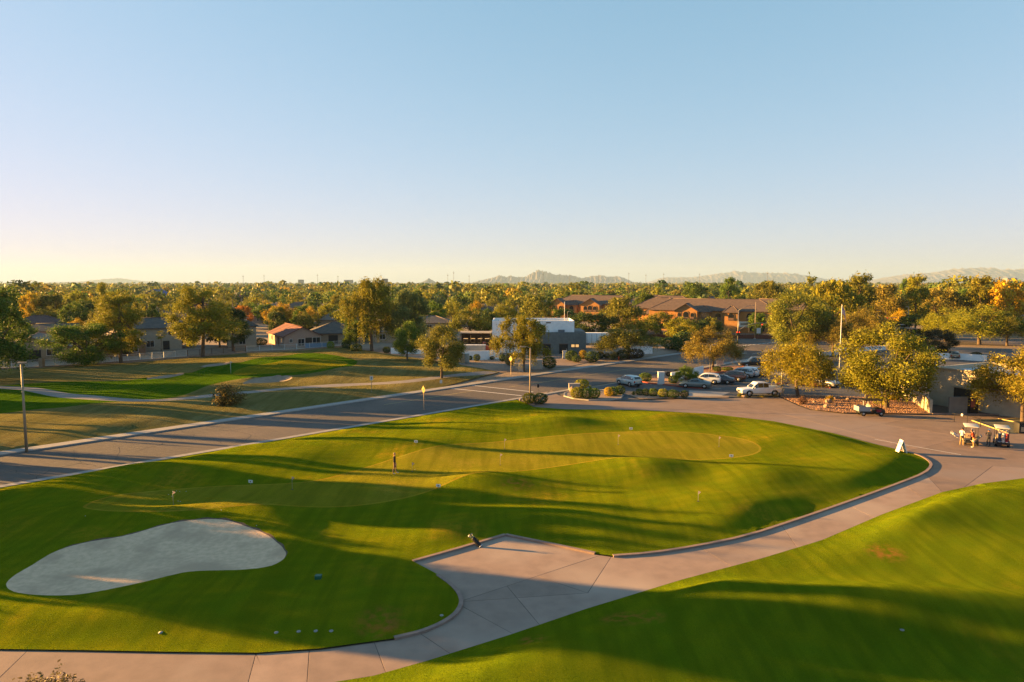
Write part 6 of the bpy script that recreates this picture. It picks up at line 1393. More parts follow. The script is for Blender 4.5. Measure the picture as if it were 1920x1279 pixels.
def person(loc, rz, label, top, legs, shoes, hair, arms='down', lean=0.0, stance=.10, stride=.0, short_sleeve=False, shorts=False, cap=None, H=1.74, child_cat='person', turn=0.0):
    """faces +x in its own frame; head 1/7.5 of the height"""
    o = empty('person', loc, rz, label, child_cat); s = H / 1.74; J = {}; E = []; r = {}
    hipz, shz = .92, 1.42
    def add(n, p, rr, to=None):
        x, y, z = p; x += lean * max(0, z - hipz); J[n] = (x * s, y * s, z * s); r[n] = tuple(q * s for q in rr) if isinstance(rr, tuple) else rr * s
        if to: E.append((to, n))
    add('pelvis', (0, 0, hipz), (.13, .155)); add('waist', (0, 0, 1.08), (.105, .135), 'pelvis'); add('chest', (0, 0, 1.27), (.12, .165), 'waist'); add('collar', (0, 0, 1.42), (.085, .12), 'chest'); add('neck', (.01, 0, 1.50), .055, 'collar'); add('skull', (.03, 0, 1.60), (.085, .075), 'neck'); add('crown', (.015, 0, 1.685), (.075, .065), 'skull')
    for k, sy in (('l', 1), ('r', -1)):
        sx = stride * sy
        add('hip' + k, (0, sy * .09, .88), .10, 'pelvis'); add('knee' + k, (sx * .5 + .03, sy * (.09 + stance * .3), .48), .062, 'hip' + k); add('calf' + k, (sx * .75 - .01, sy * (.09 + stance * .4), .32), .055, 'knee' + k); add('ankle' + k, (sx, sy * (.09 + stance * .5), .09), .040, 'calf' + k); add('ball' + k, (sx + .12, sy * (.10 + stance * .5), .035), (.04, .035), 'ankle' + k); add('toe' + k, (sx + .20, sy * (.10 + stance * .5), .03), (.03, .028), 'ball' + k)
        add('sh' + k, (0, sy * .19, 1.40), .062, 'collar')
        if arms == 'down': el, wr, hd = (-.02, sy * .25, 1.12), (.06, sy * .25, .88), (.10, sy * .245, .80)
        elif arms == 'club': el, wr, hd = (.08, sy * .24, 1.14), (.26, sy * .10, .98), (.31, sy * .06, .92)
        elif arms == 'hold': el, wr, hd = (.06, sy * .27, 1.15), (.26, sy * .15, 1.12), (.34, sy * .12, 1.14)
        else: el, wr, hd = (.02, sy * .28, 1.14), (.22, sy * .22, 1.02), (.29, sy * .20, 1.0)
        add('el' + k, el, .045, 'sh' + k); add('wr' + k, wr, .030, 'el' + k); add('palm' + k, hd, (.038, .022), 'wr' + k)
        d = (Vector(hd) - Vector(wr)).normalized(); q = Vector(hd)
        for i, (off, L) in enumerate(((-.030, .060), (-.010, .072), (.010, .075), (.030, .066))):
            b_ = q + d * .035 + Vector((0, off * .3, 0)) + Vector((off, 0, 0)) * (1 if abs(d.x) < .7 else 0) + Vector((0, 0, off)) * (1 if abs(d.x) >= .7 else 0)
            add(f'f{i}{k}', tuple(b_ + d * L * .5), .009, 'palm' + k); add(f'g{i}{k}', tuple(b_ + d * L + Vector((0, -sy * .015, -.01))), .008, f'f{i}{k}')
        add('th' + k, tuple(q + Vector((.035, -sy * .02, .01))), .010, 'palm' + k); add('tt' + k, tuple(q + Vector((.05, -sy * .025, .01)) + d * .035), .009, 'th' + k)
    me = skin_body(J, E, r, 'pelvis', 'body')
    mats = [M_SKIN, top, legs, shoes]
    for m in mats: me.materials.append(m)
    for p in me.polygons:
        c = p.center / s; x = c.x - lean * max(0, c.z - hipz); arm = abs(c.y) > .205 or (c.z > .7 and x > .17 and c.z < 1.3); i = 0
        if c.z < .085: i = 3
        elif c.z < .98 and not (arm and c.z > .70 and (x > .17 or abs(c.y) > .2)): i = 2 if not (shorts and c.z < .50) else 0
        elif c.z < 1.475 and not arm: i = 1
        elif arm and c.z > (1.2 if short_sleeve else .90) and not (x > (.16 if short_sleeve else .27)): i = 1
        p.material_index = i
    b_ = new_obj('body', me, o)
    hx = lean * (1.62 - hipz); hd = empty('head_detail', (0, 0, 0)) if False else None
    def L3(x, y, z): return ((x + hx) * s, y * s, z * s)
    mb = MB(); mb.ball(L3(.005, 0, 1.655), .098 * s, .088 * s, .098 * s, 12, 8)
    if hair is not None:
        v = [(x, y, z) for x, y, z in mb.v]; k = MB(); k.smooth = True
        k.v = v; k.f = [f for f in mb.f if sum(v[i][0] for i in f) / len(f) < (hx + .062) * s and (sum(v[i][2] for i in f) / len(f) > 1.60 * s or sum(v[i][0] for i in f) / len(f) < (hx - .01) * s)]; k.mi = [0] * len(k.f); k.sm = [True] * len(k.f); k.build('hair', hair, b_)
    MB().ball(L3(.122, 0, 1.598), .020 * s, .014 * s, .022 * s, 8, 5).build('nose', M_SKIN, b_); MB().box(*[q for a in zip(L3(.104, -.024, 1.560), L3(.116, .024, 1.570)) for q in a]).build('mouth', M_LIP, b_)
    for sy in (-1, 1):
        MB().ball(L3(.106, sy * .031, 1.622), .011 * s, .014 * s, .009 * s, 8, 5).build('eye', M_EYE, b_); MB().ball(L3(.01, sy * .082, 1.61), .022 * s, .010 * s, .032 * s, 8, 5).build('ear', M_SKIN, b_)
    if cap is not None:
        c = MB(); c.ball(L3(.01, 0, 1.672), .108 * s, .096 * s, .085 * s, 12, 8); c.box(*[q for a in zip(L3(.09, -.075, 1.665), L3(.21, .075, 1.678)) for q in a]); c.build('cap', cap, b_)
    return o
def cloth(n, c): return mat('cloth_' + n, c, tuple(q * .8 for q in c), 12, .9)
zl = float(lawn_h(np.array([P2(740, 888)]))[0]); pp = G(740, 888, zl)
pl = person((pp.x, pp.y, zl), R(10), 'golfer in black jacket and brown trousers standing on the putting green', cloth('black', (.012, .012, .014)), cloth('brown', (.26, .15, .09)), cloth('white_shoe', (.5, .5, .48)), M_HAIRB, arms='down', stride=.14, stance=.05)
def gp(u, v): q = G(u, v); return (q.x, q.y, .012)
pa = person(gp(1803, 836), R(25), 'player in white shirt and tan trousers holding a pale bag by the left cart', cloth('white', (.62, .60, .55)), cloth('khaki', (.40, .25, .10)), cloth('white_shoe', (.5, .5, .48)), M_HAIRD, arms='hold', stance=.12, short_sleeve=True, H=1.80)
pb = person(gp(1825, 839.5), R(150), 'player in red shirt bending over a tan bag behind the left cart', cloth('red', (.45, .05, .02)), cloth('khaki', (.40, .25, .10)), cloth('white_shoe', (.5, .5, .48)), M_HAIRD, arms='hold', lean=.28, short_sleeve=True, H=1.74)
pc = person(gp(1853, 837), R(200), 'person in dark clothes and white cap standing between the two carts', cloth('navy', (.03, .032, .045)), cloth('navy', (.03, .032, .045)), cloth('dark_shoe', (.10, .13, .10)), M_HAIRD, arms='hold', cap=cloth('cap_white', (.66, .65, .62)), H=1.72)
golf_bag((pa.location.x - .42, pa.location.y - .02, .95), M_BAGW, R(200), R(62), 'pale golf bag slung on the white-shirted player', L=.8)
golf_bag((pb.location.x - .25, pb.location.y - .25, .62), M_BAGT, R(12), R(58), 'tan golf bag in the arms of the red-shirted player', L=.85)
pd = person(gp(1704, 741), R(-20), 'left of the two people sitting out behind the retaining wall, head sunlit', cloth('dark', (.03, .03, .032)), cloth('dark', (.03, .03, .032)), M_BLACK, M_HAIRD, H=1.70)
pe = person(gp(1726, 752), R(-60), 'right of the two people behind the retaining wall, head sunlit', cloth('maroon', (.08, .03, .03)), cloth('dark', (.03, .03, .032)), M_BLACK, M_HAIRB, H=1.72)
# the bag standing at the plaza corner
p = G(902, 1026); golf_bag((p.x, p.y, .02), M_BAGK, R(160), R(48), 'black stand bag leaning at the plaza corner kerb', L=.72)
# ================================================================ street furniture and golf things
M_STEEL = mat('galvanised_steel', (.30, .28, .25), (.24, .22, .20), 4, .45, metal=.5); M_POLE = mat('tan_pole_paint', (.34, .26, .17), None, rough=.5); M_WPOLE = mat('white_pole_paint', (.62, .62, .60), None, rough=.4)
def lamp(u, vb, vt, label, arm=1.0, d=(1, 0), base=None, m=None, w=.09):
    p = G(u, vb); h = (vb - vt) * px_m(vb); o = empty('street_lamp', (p.x, p.y, 0), 0, label, 'street lamp', 'street lamps'); m = m or M_POLE
    if base: MB().cyl(0, 0, -.1, base, .34, .34, 14).build('concrete_base', M_KERB, o)
    MB().tube([(0, 0, 0), (0, 0, h)], [w * 1.3, w * .8], 8).build('pole', m, o)
    dx, dy = d; a = Vector((dx, dy, 0)).normalized()
    MB().tube([(0, 0, h - .1), tuple(a * arm * .5 + Vector((0, 0, h + .12))), tuple(a * arm + Vector((0, 0, h + .15)))], .04, 6).build('arm', m, o)
    c = a * (arm + .3) + Vector((0, 0, h + .13)); hd = MB().box(-.38, .38, -.16, .16, -.07, .07).build('lamp_head', m, o, bevel=.03); hd.location = c; hd.rotation_euler.z = math.atan2(dy, dx)
    MB().box(-.3, .3, -.12, .12, -.085, -.072).build('lens', M_HEADL, hd)
    return o
lamp(50, 848, 684, 'bare tan street lamp on the verge at the far left', -.22, (1, .2), w=.10)
lamp(994, 756, 652, 'tan street lamp with left-pointing head at the lawn corner', .7, (-1, 0), w=.09)
lamp(1331, 699, 648, 'grey lamp with short right arm beside the island tree', .4, (1, 0), m=M_STEEL, w=.07)
lamp(1465, 742, 676, 'parking lot lamp on a pale concrete base beside the white pickup', .2, (-1, 0), base=.8, m=M_STEEL, w=.09)
lamp(56, 612, 568, 'tan lamp pole rising behind the left houses', .3, (1, 0)); lamp(1064, 640, 585, 'thin lamp pole behind the white building roof', .1, (1, 0), m=M_STEEL, w=.06)
lamp(597, 620, 568, 'dark utility pole above the grey roof', .1, (1, 0), m=M_BLACK, w=.09); lamp(1701, 634, 576, 'tan utility pole right of the small yellow tree', .15, (-1, 0), w=.13); lamp(152, 612, 580, 'thin dark pole behind the mauve roof', .1, (1, 0), m=M_BLACK, w=.05)
# flagpole with its flag
p = G(1573, 713); h = (713 - 572) * px_m(713); o = empty('flagpole', (p.x, p.y, 0), 0, 'tall white flagpole behind the silver sedan', 'flagpole')
MB().tube([(0, 0, 0), (0, 0, h)], [.09, .05], 8).build('pole', M_WPOLE, o); MB().ball((0, 0, h + .08), .09, .09, .09).build('finial', mat('gold_ball', (.5, .35, .08), None, rough=.3, metal=.8), o); MB().cyl(0, 0, -.05, .25, .2).build('base', M_KERB, o)
fl = empty('flag', (p.x, p.y, h - .25), 0, 'limp striped flag hanging at the top of the flagpole', 'flag')
RED, WHI, BLU = mat('flag_red', (.45, .03, .04), None, rough=.8), mat('flag_white', (.62, .6, .6), None, rough=.8), mat('flag_blue', (.02, .035, .16), None, rough=.8)
def fold(x, z): return (.05 + .45 * x + .10 * z * x, .10 * math.sin(5 * x + 2.2 * z) * x, -z - 1.05 * x * x * .8)
for k in range(13):
    mb = MB(); n = 10; z0, z1 = k * 1.2 / 13, (k + 1) * 1.2 / 13; x00 = .4 if k < 7 else 0
    xs = [x00 + (1.5 - x00) * i / n for i in range(n + 1)]; vs = [fold(x, z0) for x in xs] + [fold(x, z1) for x in xs]
    mb.smooth = True; mb.add(vs, [(i, i + 1, n + 2 + i, n + 1 + i) for i in range(n)]); mb.build('stripe', RED if k % 2 == 0 else WHI, fl)
mb = MB(); xs = [i * .4 / 4 for i in range(5)]; zs = [i * 1.2 * 7 / 13 / 4 for i in range(5)]; mb.add([fold(x, z) for z in zs for x in xs], [(j * 5 + i, j * 5 + i + 1, j * 5 + i + 6, j * 5 + i + 5) for j in range(4) for i in range(4)]); ca = mb.build('canton', BLU, fl)
# diamond warning signs and small signs
M_YSIGN = mat('yellow_sign', (.36, .24, .03), None, rough=.5)
def sign_post(u, vb, h, label, size=.53, diamond=True, face=M_YSIGN, back=False, cat='sign', rect=(.45, .6), rz=0.0, symbol=True, group=None):
    p = G(u, vb); o = empty('road_sign', (p.x, p.y, 0), rz, label, cat, group); MB().box(-.03, .03, -.03, .03, -.1, h + .15).build('post', M_POLE, o)
    if diamond:
        f = MB().side([(0, h - size), (size, h), (0, h + size), (-size, h)], -.05, -.032).build('sign_plate', face, o)
        MB().side([(0, h - size + .05), (size - .05, h), (0, h + size - .05), (-size + .05, h)], -.054, -.0505).build('border', M_BLACK, f)
        MB().side([(0, h - size + .08), (size - .08, h), (0, h + size - .08), (-size + .08, h)], -.058, -.0545).build('field', face, f)
        if symbol:
            mb = MB(); mb.side([(-.22, h - .10), (.16, h - .10), (.24, h), (.12, h + .12), (-.02, h + .02), (-.2, h + .04)], -.062, -.0585); mb.side([(-.02, h + .06), (.10, h + .06), (.06, h + .22), (-.04, h + .22)], -.062, -.0585); mb.build('symbol', M_BLACK, f)
    else:
        w, hh = rect; f = MB().box(-w / 2, w / 2, -.05, -.032, h - hh / 2, h + hh / 2).build('sign_plate', face, o)
        if symbol: MB().box(-w * .09, w * .09, -.054, -.0505, h - hh * .3, h + hh * .3).build('bar', M_BLACK, f)
    return o
sign_post(795, 769, 2.6, 'yellow diamond warning sign with black symbol on the lawn side kerb', rz=R(-57))
sign_post(958, 702, 2.7, 'yellow diamond warning sign in front of the white building', .55, symbol=False, rz=R(-57))
sign_post(697, 740, 2.4, 'small white sign with dark bar on a thin post across the road', diamond=False, face=M_PLATE)
sign_post(827, 722, .55, 'low white marker board on the far verge', diamond=False, face=M_PLATE, rect=(.38, .5), symbol=False)
sign_post(1350, 690, 1.0, 'pale rectangular sign behind the parked dark SUV', diamond=False, face=M_PLATE, rect=(1.3, .8), symbol=False)
sign_post(1009, 735, .9, 'short dark post sign at the lawn corner', diamond=False, face=M_BLACK, rect=(.3, .5), symbol=False)
sign_post(1500, 640, 2.2, 'thin sign post on the cross street verge', diamond=False, face=M_PLATE, rect=(.6, .9), symbol=False)
sign_post(1422, 633, 2.0, 'pale panel on a post before the low red wall', diamond=False, face=M_PLATE, rect=(1.2, 1.6), symbol=False)
# billboard sign with lettering-like strips
p = G(1395, 627); o = empty('banner_sign', (p.x, p.y, 0), 0, 'pale banner sign on the apartment lawn behind the signal arm', 'sign'); MB().box(-1.7, 1.7, -.05, .05, 2.2, 4.0).build('panel', M_PLATE, o); MB().box(-1.2, 1.2, -.07, -.053, 3.0, 3.4).build('text_line', M_FASCIA, o)
for x in (-1.5, 1.5): MB().box(x - .06, x + .06, -.05, .05, 0, 2.2).build('post', M_STEEL, o)
p = G(1690, 634); o = empty('bus_shelter', (p.x, p.y, 0), 0, 'flat shelter canopy with a dark sign above it behind the leafy tree', 'shelter'); MB().box(-4.5, 3.5, -1.5, 1.5, 2.8, 3.05).build('canopy', M_PLATE, o); MB().box(-1.5, 1.7, -.1, .1, 3.5, 4.4).build('sign_board', M_BLACK, o); MB().box(-.8, 1.0, -.13, -.103, 3.8, 4.05).build('sign_text', M_PLATE, o)
for x in (-4, 3): MB().cyl(x, 0, 0, 2.8, .08).build('post', M_STEEL, o)
MB().cyl(0, .2, 3.05, 3.5, .06).build('sign_stem', M_STEEL, o)
# traffic signal with mast arm
p = G(1383, 649); o = empty('traffic_signal', (p.x, p.y, 0), 0, 'traffic signal pole with long curved mast arm and lamp at the intersection', 'traffic signal'); m = px_m(649); hp_ = (649 - 582) * m
MB().tube([(0, 0, 0), (0, 0, hp_)], [.14, .09], 8).build('pole', M_STEEL, o); MB().tube([(0, 0, (649 - 620) * m), (1.8, 0, (649 - 612) * m), (4.2, 0, (649 - 606) * m), (10.5, 0, (649 - 605) * m)], [.11, .09, .08, .05], 8).build('mast_arm', M_STEEL, o)
MB().tube([(0, 0, hp_), (1.6, 0, hp_ + .9), (3.4, 0, hp_ + 1.3)], .05, 6).build('lamp_arm', M_STEEL, o); MB().box(3.3, 4.0, -.15, .15, hp_ + 1.22, hp_ + 1.36).build('lamp_head', M_STEEL, o)
for x, z in ((.28, 3.2), (-.28, 3.2), (6.0, (649 - 607) * m - .55), (9.6, (649 - 607) * m - .55)):
    b_ = MB().box(x - .2, x + .2, -.16, .16, z - .55, z + .55).build('signal_head', M_BLACK, o)
    for k, c in enumerate((mat('signal_red', (.8, .04, .01), None, rough=.4, emit=.6), mat('signal_amber_off', (.12, .07, .01), None, rough=.4), mat('signal_green_off', (.01, .09, .04), None, rough=.4))): MB().tube([(x, -.165, z + .35 - .35 * k), (x, -.2, z + .35 - .35 * k)], .13, 10).build('lens', c, b_)
p = G(1415, 636); o = empty('signal_pole', (p.x, p.y, 0), 0, 'plain tan pole right of the traffic signal', 'pole'); MB().tube([(0, 0, 0), (0, 0, (636 - 566) * px_m(636))], [.12, .07], 8).build('pole', M_POLE, o); MB().box(-.25, .25, -.25, .25, 0, .3).build('base', M_KERB, o)
p = G(1660, 650); o = empty('traffic_signal', (p.x, p.y, 0), 0, 'red traffic light hanging on an arm above the leafy tree', 'traffic signal'); MB().tube([(-3, 0, 0), (-3, 0, 7)], .1, 8).build('pole', M_STEEL, o); MB().tube([(-3, 0, 6.6), (.2, 0, 7.2), (2.5, 0, 7.3)], .06, 6).build('mast_arm', M_STEEL, o)
b_ = MB().box(-.2, .2, -.16, .16, 6.4, 7.4).build('signal_head', M_BLACK, o)
for k in range(3): MB().tube([(0, -.165, 7.2 - .32 * k), (0, -.21, 7.2 - .32 * k)], .14, 10).build('lens', MATS[('signal_red', 'signal_amber_off', 'signal_green_off')[k]], b_)
# utility cabinets
M_CAB = mat('cabinet_paint', (.40, .42, .38), (.34, .36, .33), 3, .6); M_CABT = mat('tan_cabinet_paint', (.42, .31, .19), (.35, .26, .16), 3, .6)
def cabinet(u, vb, w, d, h, m, label, rz=0.0, doors=2):
    p = G(u, vb); o = empty('utility_cabinet', (p.x, p.y, 0), rz, label, 'utility box', 'utility boxes by the road'); MB().box(-w / 2 - .1, w / 2 + .1, -.1, d + .1, -.05, .12).build('plinth', M_KERB, o)
    MB().box(-w / 2, w / 2, 0, d, .122, h).build('case', m, o, bevel=.03)
    for i in range(doors): MB().box(-w / 2 + .06 + i * (w - .06) / doors, -w / 2 + (i + 1) * (w - .06) / doors, -.02, -.003, .2, h - .1).build('door', m, o)
    MB().box(-w / 2 - .04, w / 2 + .04, -.04, d + .04, h + .002, h + .05).build('lid', m, o)
cabinet(867, 682, .8, .9, 1.9, M_CABT, 'tan ribbed cabinet left of a pale one near the yard wall', doors=3); cabinet(875, 681, 1.0, .9, 1.85, M_CAB, 'pale cabinet right of the tan ribbed one')
cabinet(1008, 693, 1.7, 1.0, 1.65, M_CAB, 'large pale utility box beside the multi-stemmed tree', rz=R(10)); cabinet(976, 697, .75, .6, 1.35, M_CAB, 'leaning grey utility box left of the multi-stemmed tree', rz=R(-15), doors=1)
cabinet(1240, 722, .95, .7, 2.0, mat('white_post', (.55, .55, .55), None, rough=.7), 'white entrance post on the red-kerbed island', doors=1); cabinet(1059, 673, .9, .3, 1.7, M_PLATE, 'white notice board beside the building shrubs', doors=1)
cabinet(1077, 733, 1.6, .9, 1.0, M_KERB, 'pale boulder-like block behind the entrance shrubs', doors=0)
p = G(1160, 675); o = MB().tube([(0, 0, 0), (0, 0, .35), (0, 0, .7), (0, 0, .8)], [.14, .12, .11, .05], 10).build('hydrant', mat('orange_red_paint', (.5, .09, .02), None, rough=.5)); o.location = p; MB().tube([(-.2, 0, .5), (.2, 0, .5)], .06, 8).build('outlet', MATS['orange_red_paint'], o); tag(o, 'small orange hydrant beside the road under the broad olive tree', 'hydrant')
# notice board by the big tree
p = G(1636, 757); o = empty('notice_board', (p.x, p.y, 0), R(-12), 'sunlit pale sign board on the gravel behind the utility cart', 'sign board'); MB().box(-.95, .95, -.06, .06, .35, 2.0).build('panel', mat('cream_board', (.5, .45, .3), None, rough=.6), o); MB().box(-.4, .25, -.075, -.063, 1.55, 1.66).build('text_line', mat('green_text', (.05, .16, .03), None, rough=.6), o); MB().box(0, .25, -.075, -.063, 1.0, 1.12).build('emblem', mat('gold_text', (.4, .25, .03), None, rough=.6), o)
for x in (-.85, .85): MB().box(x - .05, x + .05, -.05, .05, -.05, .35).build('post', M_POLE, o)
p = G(1673, 736); o = MB().box(-.22, .22, -.03, .03, 1.1, 1.75).build('small_sign', M_PLATE); o.location = p; MB().box(-.02, .02, -.02, .02, 0, 1.1).build('post', M_STEEL, o); tag(o, 'small white sign beside the leafy tree trunk', 'sign')
# A-frame board
zl = float(lawn_h(np.array([P2(1690, 846)]))[0]); p = G(1690, 848, .1); o = empty('sandwich_board', (p.x, p.y, .1), R(0), 'white sandwich board standing at the right tip of the lawn', 'sign board'); M_AF = mat('white_board', (.66, .65, .62), None, rough=.5)
for sg, nm in ((-1, 'panel'), (1, 'panel')):
    b_ = MB().box(-.03, .03, -.36, .36, 0, 1.22).build(nm, M_AF, o); b_.location = (sg * .36, 0, 0); b_.rotation_euler = (0, R(-sg * 17), 0)
    MB().box(-.04, -.032, -.24, .24, .75, 1.0).build('print', mat('grey_print', (.35, .42, .42), None, rough=.6), b_)
o.rotation_euler.z = R(-8)
# practice flags, cup signs, yardage discs
def lz(u, v):
    z = .3
    for _ in range(4): q = G(u, v, z); z = float(lawn_h(np.array([(q.x, q.y)]))[0])
    return G(u, v, z)
M_FP = mat('flag_stick', (.40, .37, .30), None, rough=.5); M_FLG = mat('pale_flag', (.62, .52, .46), None, rough=.8)
for i, (u, v, lb) in enumerate([(325, 947, 'left lobe of the green near scattered balls'), (548, 918, 'left of the golfer on the near edge of the green'), (773, 884, 'just right of the golfer'), (938, 872, 'near edge in the middle of the green'), (946, 842, 'back of the green in the middle'), (1159, 834, 'right half of the green'), (1348, 838, 'right end of the green'), (1309, 940, 'rough slope below the right end of the green')]):
    p = lz(u, v); h = 1.0 if i not in (2, 7) else .75
    o = empty('practice_flag', p, 0, 'small practice flag at the ' + lb, 'flag', 'flags on the putting green'); MB().cyl(0, 0, -.05, h, .011, seg=6).build('stick', M_FP, o)
    mb = MB(); mb.add([(.012, 0, h), (.20, .03, h - .10), (.012, 0, h - .24)], [(0, 1, 2), (2, 1, 0)]); mb.build('pennant', M_FLG, o); MB().tube([(0, 0, .002), (0, 0, .01)], .09, 12).build('cup', M_BLACK, o)
M_CUP = mat('white_cup_sign', (.62, .64, .64), None, rough=.5)
for u, v, lb in [(470, 909, 'left of the left flag'), (780, 833, 'behind the golfer'), (822, 917, 'in front of the golfer'), (1183, 808, 'at the back right of the green'), (1371, 860, 'at the right end of the green')]:
    p = lz(u, v); o = empty('green_sign', p, R(-15), 'little white plate sign ' + lb + ' beside the putting green', 'marker', 'plate signs round the green'); MB().box(-.17, .17, -.02, .02, .16, .37).build('plate', M_CUP, o); MB().box(-.012, .012, -.012, .012, -.05, .18).build('stake', M_STEEL, o); MB().box(-.06, .06, -.026, -.022, .21, .32).build('print', M_STEEL, o)
for u, v, lb in [(301, 1186, 'alone, left of the row'), (518, 1186, 'first of the row of four'), (560, 1184, 'second of the row of four'), (592, 1183, 'third of the row of four'), (621, 1183, 'last of the row of four'), (828, 1154, 'near the plaza kerb'), (1691, 1184, 'on the near right lawn')]:
    if u > 1300:
        q = G(u, v, .6); q.z = float(rlawn_h(np.array([(q.x, q.y)]))[0])
    else: q = lz(u, v)
    o = empty('marker_disc', q, 0, 'white round yardage disc in the grass, ' + lb, 'marker', 'discs in the grass'); mb = MB(); mb.tube([(0, 0, -.02), (0, 0, .02)], [.10, .09], 14); mb.build('disc', mat('weathered_disc', (.30, .31, .30), None, rough=.7), o); MB().tube([(0, 0, .021), (0, 0, .026)], .05, 12).build('hole', M_STEEL, o)
for i, (u, v) in enumerate([(316, 928), (322, 931), (331, 921), (337, 922), (349, 922), (334, 940), (338, 941), (481, 1001), (481, 986), (778, 881), (415, 957), (246, 1096), (160, 968)]):
    q = lz(u, v); o = MB().ball((0, 0, .02), .022, .022, .022, 8, 6).build('golf_ball', M_CUP); o.location = q; tag(o, 'white golf ball lying on the putting green' if i < 7 else ('white golf ball in the grass near the bunker' if i in (7, 8, 11) else 'single white golf ball on the green away from the others'), 'golf ball', 'golf balls')
q = lz(597, 1085); o = empty('sprinkler_box', q, 0, 'little dark green box in the grass right of the bunker', 'box'); MB().box(-.16, .16, -.14, .14, -.05, .16).build('case', mat('green_plastic', (.01, .10, .06), None, rough=.5), o, bevel=.02); MB().box(-.17, .17, -.15, .15, .162, .19).build('lid', MATS['green_plastic'], o)
# flagstick of the far hole
q = G(433, 702); o = empty('hole_flag', (q.x, q.y, .4), 0, 'white flagstick on the far golf green', 'flag'); MB().cyl(0, 0, -.3, 1.9, .03, seg=6).build('stick', M_PLATE, o); mb = MB(); mb.add([(.02, 0, 1.9), (.35, .05, 1.75), (.02, 0, 1.55)], [(0, 1, 2), (2, 1, 0)]); mb.build('pennant', M_PLATE, o)
# rail, painted bay and bin near the carts
a, b_ = G(1789, 791), G(1838, 801); o = empty('hand_rail', (a.x, a.y, .01), math.atan2(b_.y - a.y, b_.x - a.x), 'black metal rail behind the left golf cart', 'rail'); L = (Vector(b_[:2]) - Vector(a[:2])).length; MB().tube([(-.3, 0, .95), (L, 0, .95)], .03, 6).build('top_rail', M_BLACK, o)
for x in (0, L * .5, L): MB().cyl(x, 0, 0, .95, .03, seg=6).build('post', M_BLACK, o)
MB().box(L * .3 - .1, L * .3 + .1, -.06, .06, .85, 1.1).build('cup_holder', M_PLATE, o)
bay = [P2(1822, 789), P2(1920, 785), P2(2020, 790), P2(2050, 806), P2(1980, 814), P2(1912, 812), P2(1890, 813)]
sheet('parking_bay', bay, .0125, mat('green_grey_asphalt', (.12, .13, .11), (.10, .105, .09), 2, .9)); strip('bay_kerb', bay[::-1] if True else bay, -.06, .12, .0, .1, mat('yellow_kerb_paint', (.46, .36, .14), (.36, .28, .12), 3, .8), closed=True); strip('bay_divider', [P2(1872, 786), P2(1980, 806)], -.09, .09, .0, .104, MATS['yellow_kerb_paint'])
q = G(1914, 812); o = empty('drinks_bin', (q.x, q.y, .013), 0, 'dark framed bin with pale front panel at the right frame edge', 'bin'); MB().box(-.5, .5, -.4, .4, .05, 1.05).build('case', M_BLACK, o, bevel=.03); MB().box(-.32, .32, -.43, -.403, .2, .72).build('front_panel', M_CABT, o); MB().box(-.55, .55, -.45, .45, 1.052, 1.15).build('lid', M_BLACK, o)
for x in (-.4, .4): MB().wheel(x, -.3, .06, .06, .05).build('castor', M_TYRE, o)
q = G(1822, 775); o = empty('vending_machine', (q.x, q.y, 0), 0, 'dark tall cabinet beside the grey screen wall', 'cabinet'); MB().box(-.5, .5, -.35, .35, 0, 2.0).build('case', M_BLACK, o); MB().box(-.42, .1, -.37, -.353, .8, 1.8).build('display', mat('machine_print', (.25, .05, .05), None, rough=.4), o)
# boulders on the gravel
def boulder(u, v, w, h, label, seed, m):
    rg = np.random.default_rng(seed); bm = bmesh.new(); bmesh.ops.create_icosphere(bm, subdivisions=2, radius=1)
    for k in bm.verts: k.co = Vector((k.co.x * w / 2, k.co.y * w / 2.4, (k.co.z + .7) * h / 1.7)) * float(rg.uniform(.86, 1.12))
    me = bpy.data.meshes.new('boulder'); bm.to_mesh(me); bm.free(); me.materials.append(m); o = new_obj('boulder', me); q = G(u, v, .08); o.location = q; o.rotation_euler.z = rg.uniform(0, 6); tag(o, label, 'boulder', 'boulders on the gravel')
M_ROCK = mat('tan_rock', (.30, .22, .16), (.22, .16, .12), 5, .9, bump=.4)
boulder(1554, 756, 1.0, .6, 'grey boulder under the yellow-flowering bush', 1, M_ROCK); boulder(1549, 765, .75, .55, 'tan upright boulder at the gravel edge', 2, M_ROCK); boulder(1566, 748, .7, .3, 'flat boulder right of the yellow-flowering bush', 3, M_ROCK); boulder(1527, 755, .5, .3, 'small boulder right of the dry brown bush', 4, M_ROCK); boulder(1395, 745, .8, .3, 'low boulder in front of the white pickup bumper', 5, M_ROCK); boulder(1073, 735, 1.0, .8, 'pale boulder among the entrance island shrubs', 6, M_ROCK); boulder(976, 752, .35, .35, 'small pale stone at the lawn corner gravel', 7, M_ROCK); boulder(1590, 750, .6, .3, 'boulder left of the pale sign board', 8, M_ROCK)
# loose stones of the orange gravel, too many to count
def stones(poly, n, name, m, smin, smax, z):
    A = np.array(poly); lo, hi = A.min(0), A.max(0); P = rng.uniform(lo, hi, (n * 3, 2)); P = P[inside(P, poly)][:n]; mb = MB()
    for x, y in P:
        s = rng.uniform(smin, smax); a = rng.uniform(0, 6.28); c, q = math.cos(a), math.sin(a); k = s * rng.uniform(.6, 1); mb.add([(x + c * s, y + q * s, z), (x - q * k, y + c * k, z), (x - c * s, y - q * s, z), (x + q * k, y - c * k, z), (x, y, z + s * .9)], [(0, 1, 4), (1, 2, 4), (2, 3, 4), (3, 0, 4)])
    o = mb.build(name, m); tag(o, 'loose orange stones covering the gravel bed', 'gravel', kind='stuff')
stones([P2(*k) for k in [(1462, 744), (1495, 742), (1560, 744), (1640, 746), (1690, 738), (1749, 776), (1577, 775), (1520, 768.5), (1495, 759)]], 5200, 'gravel_stones', M_GRAVEL, .04, .11, .09)
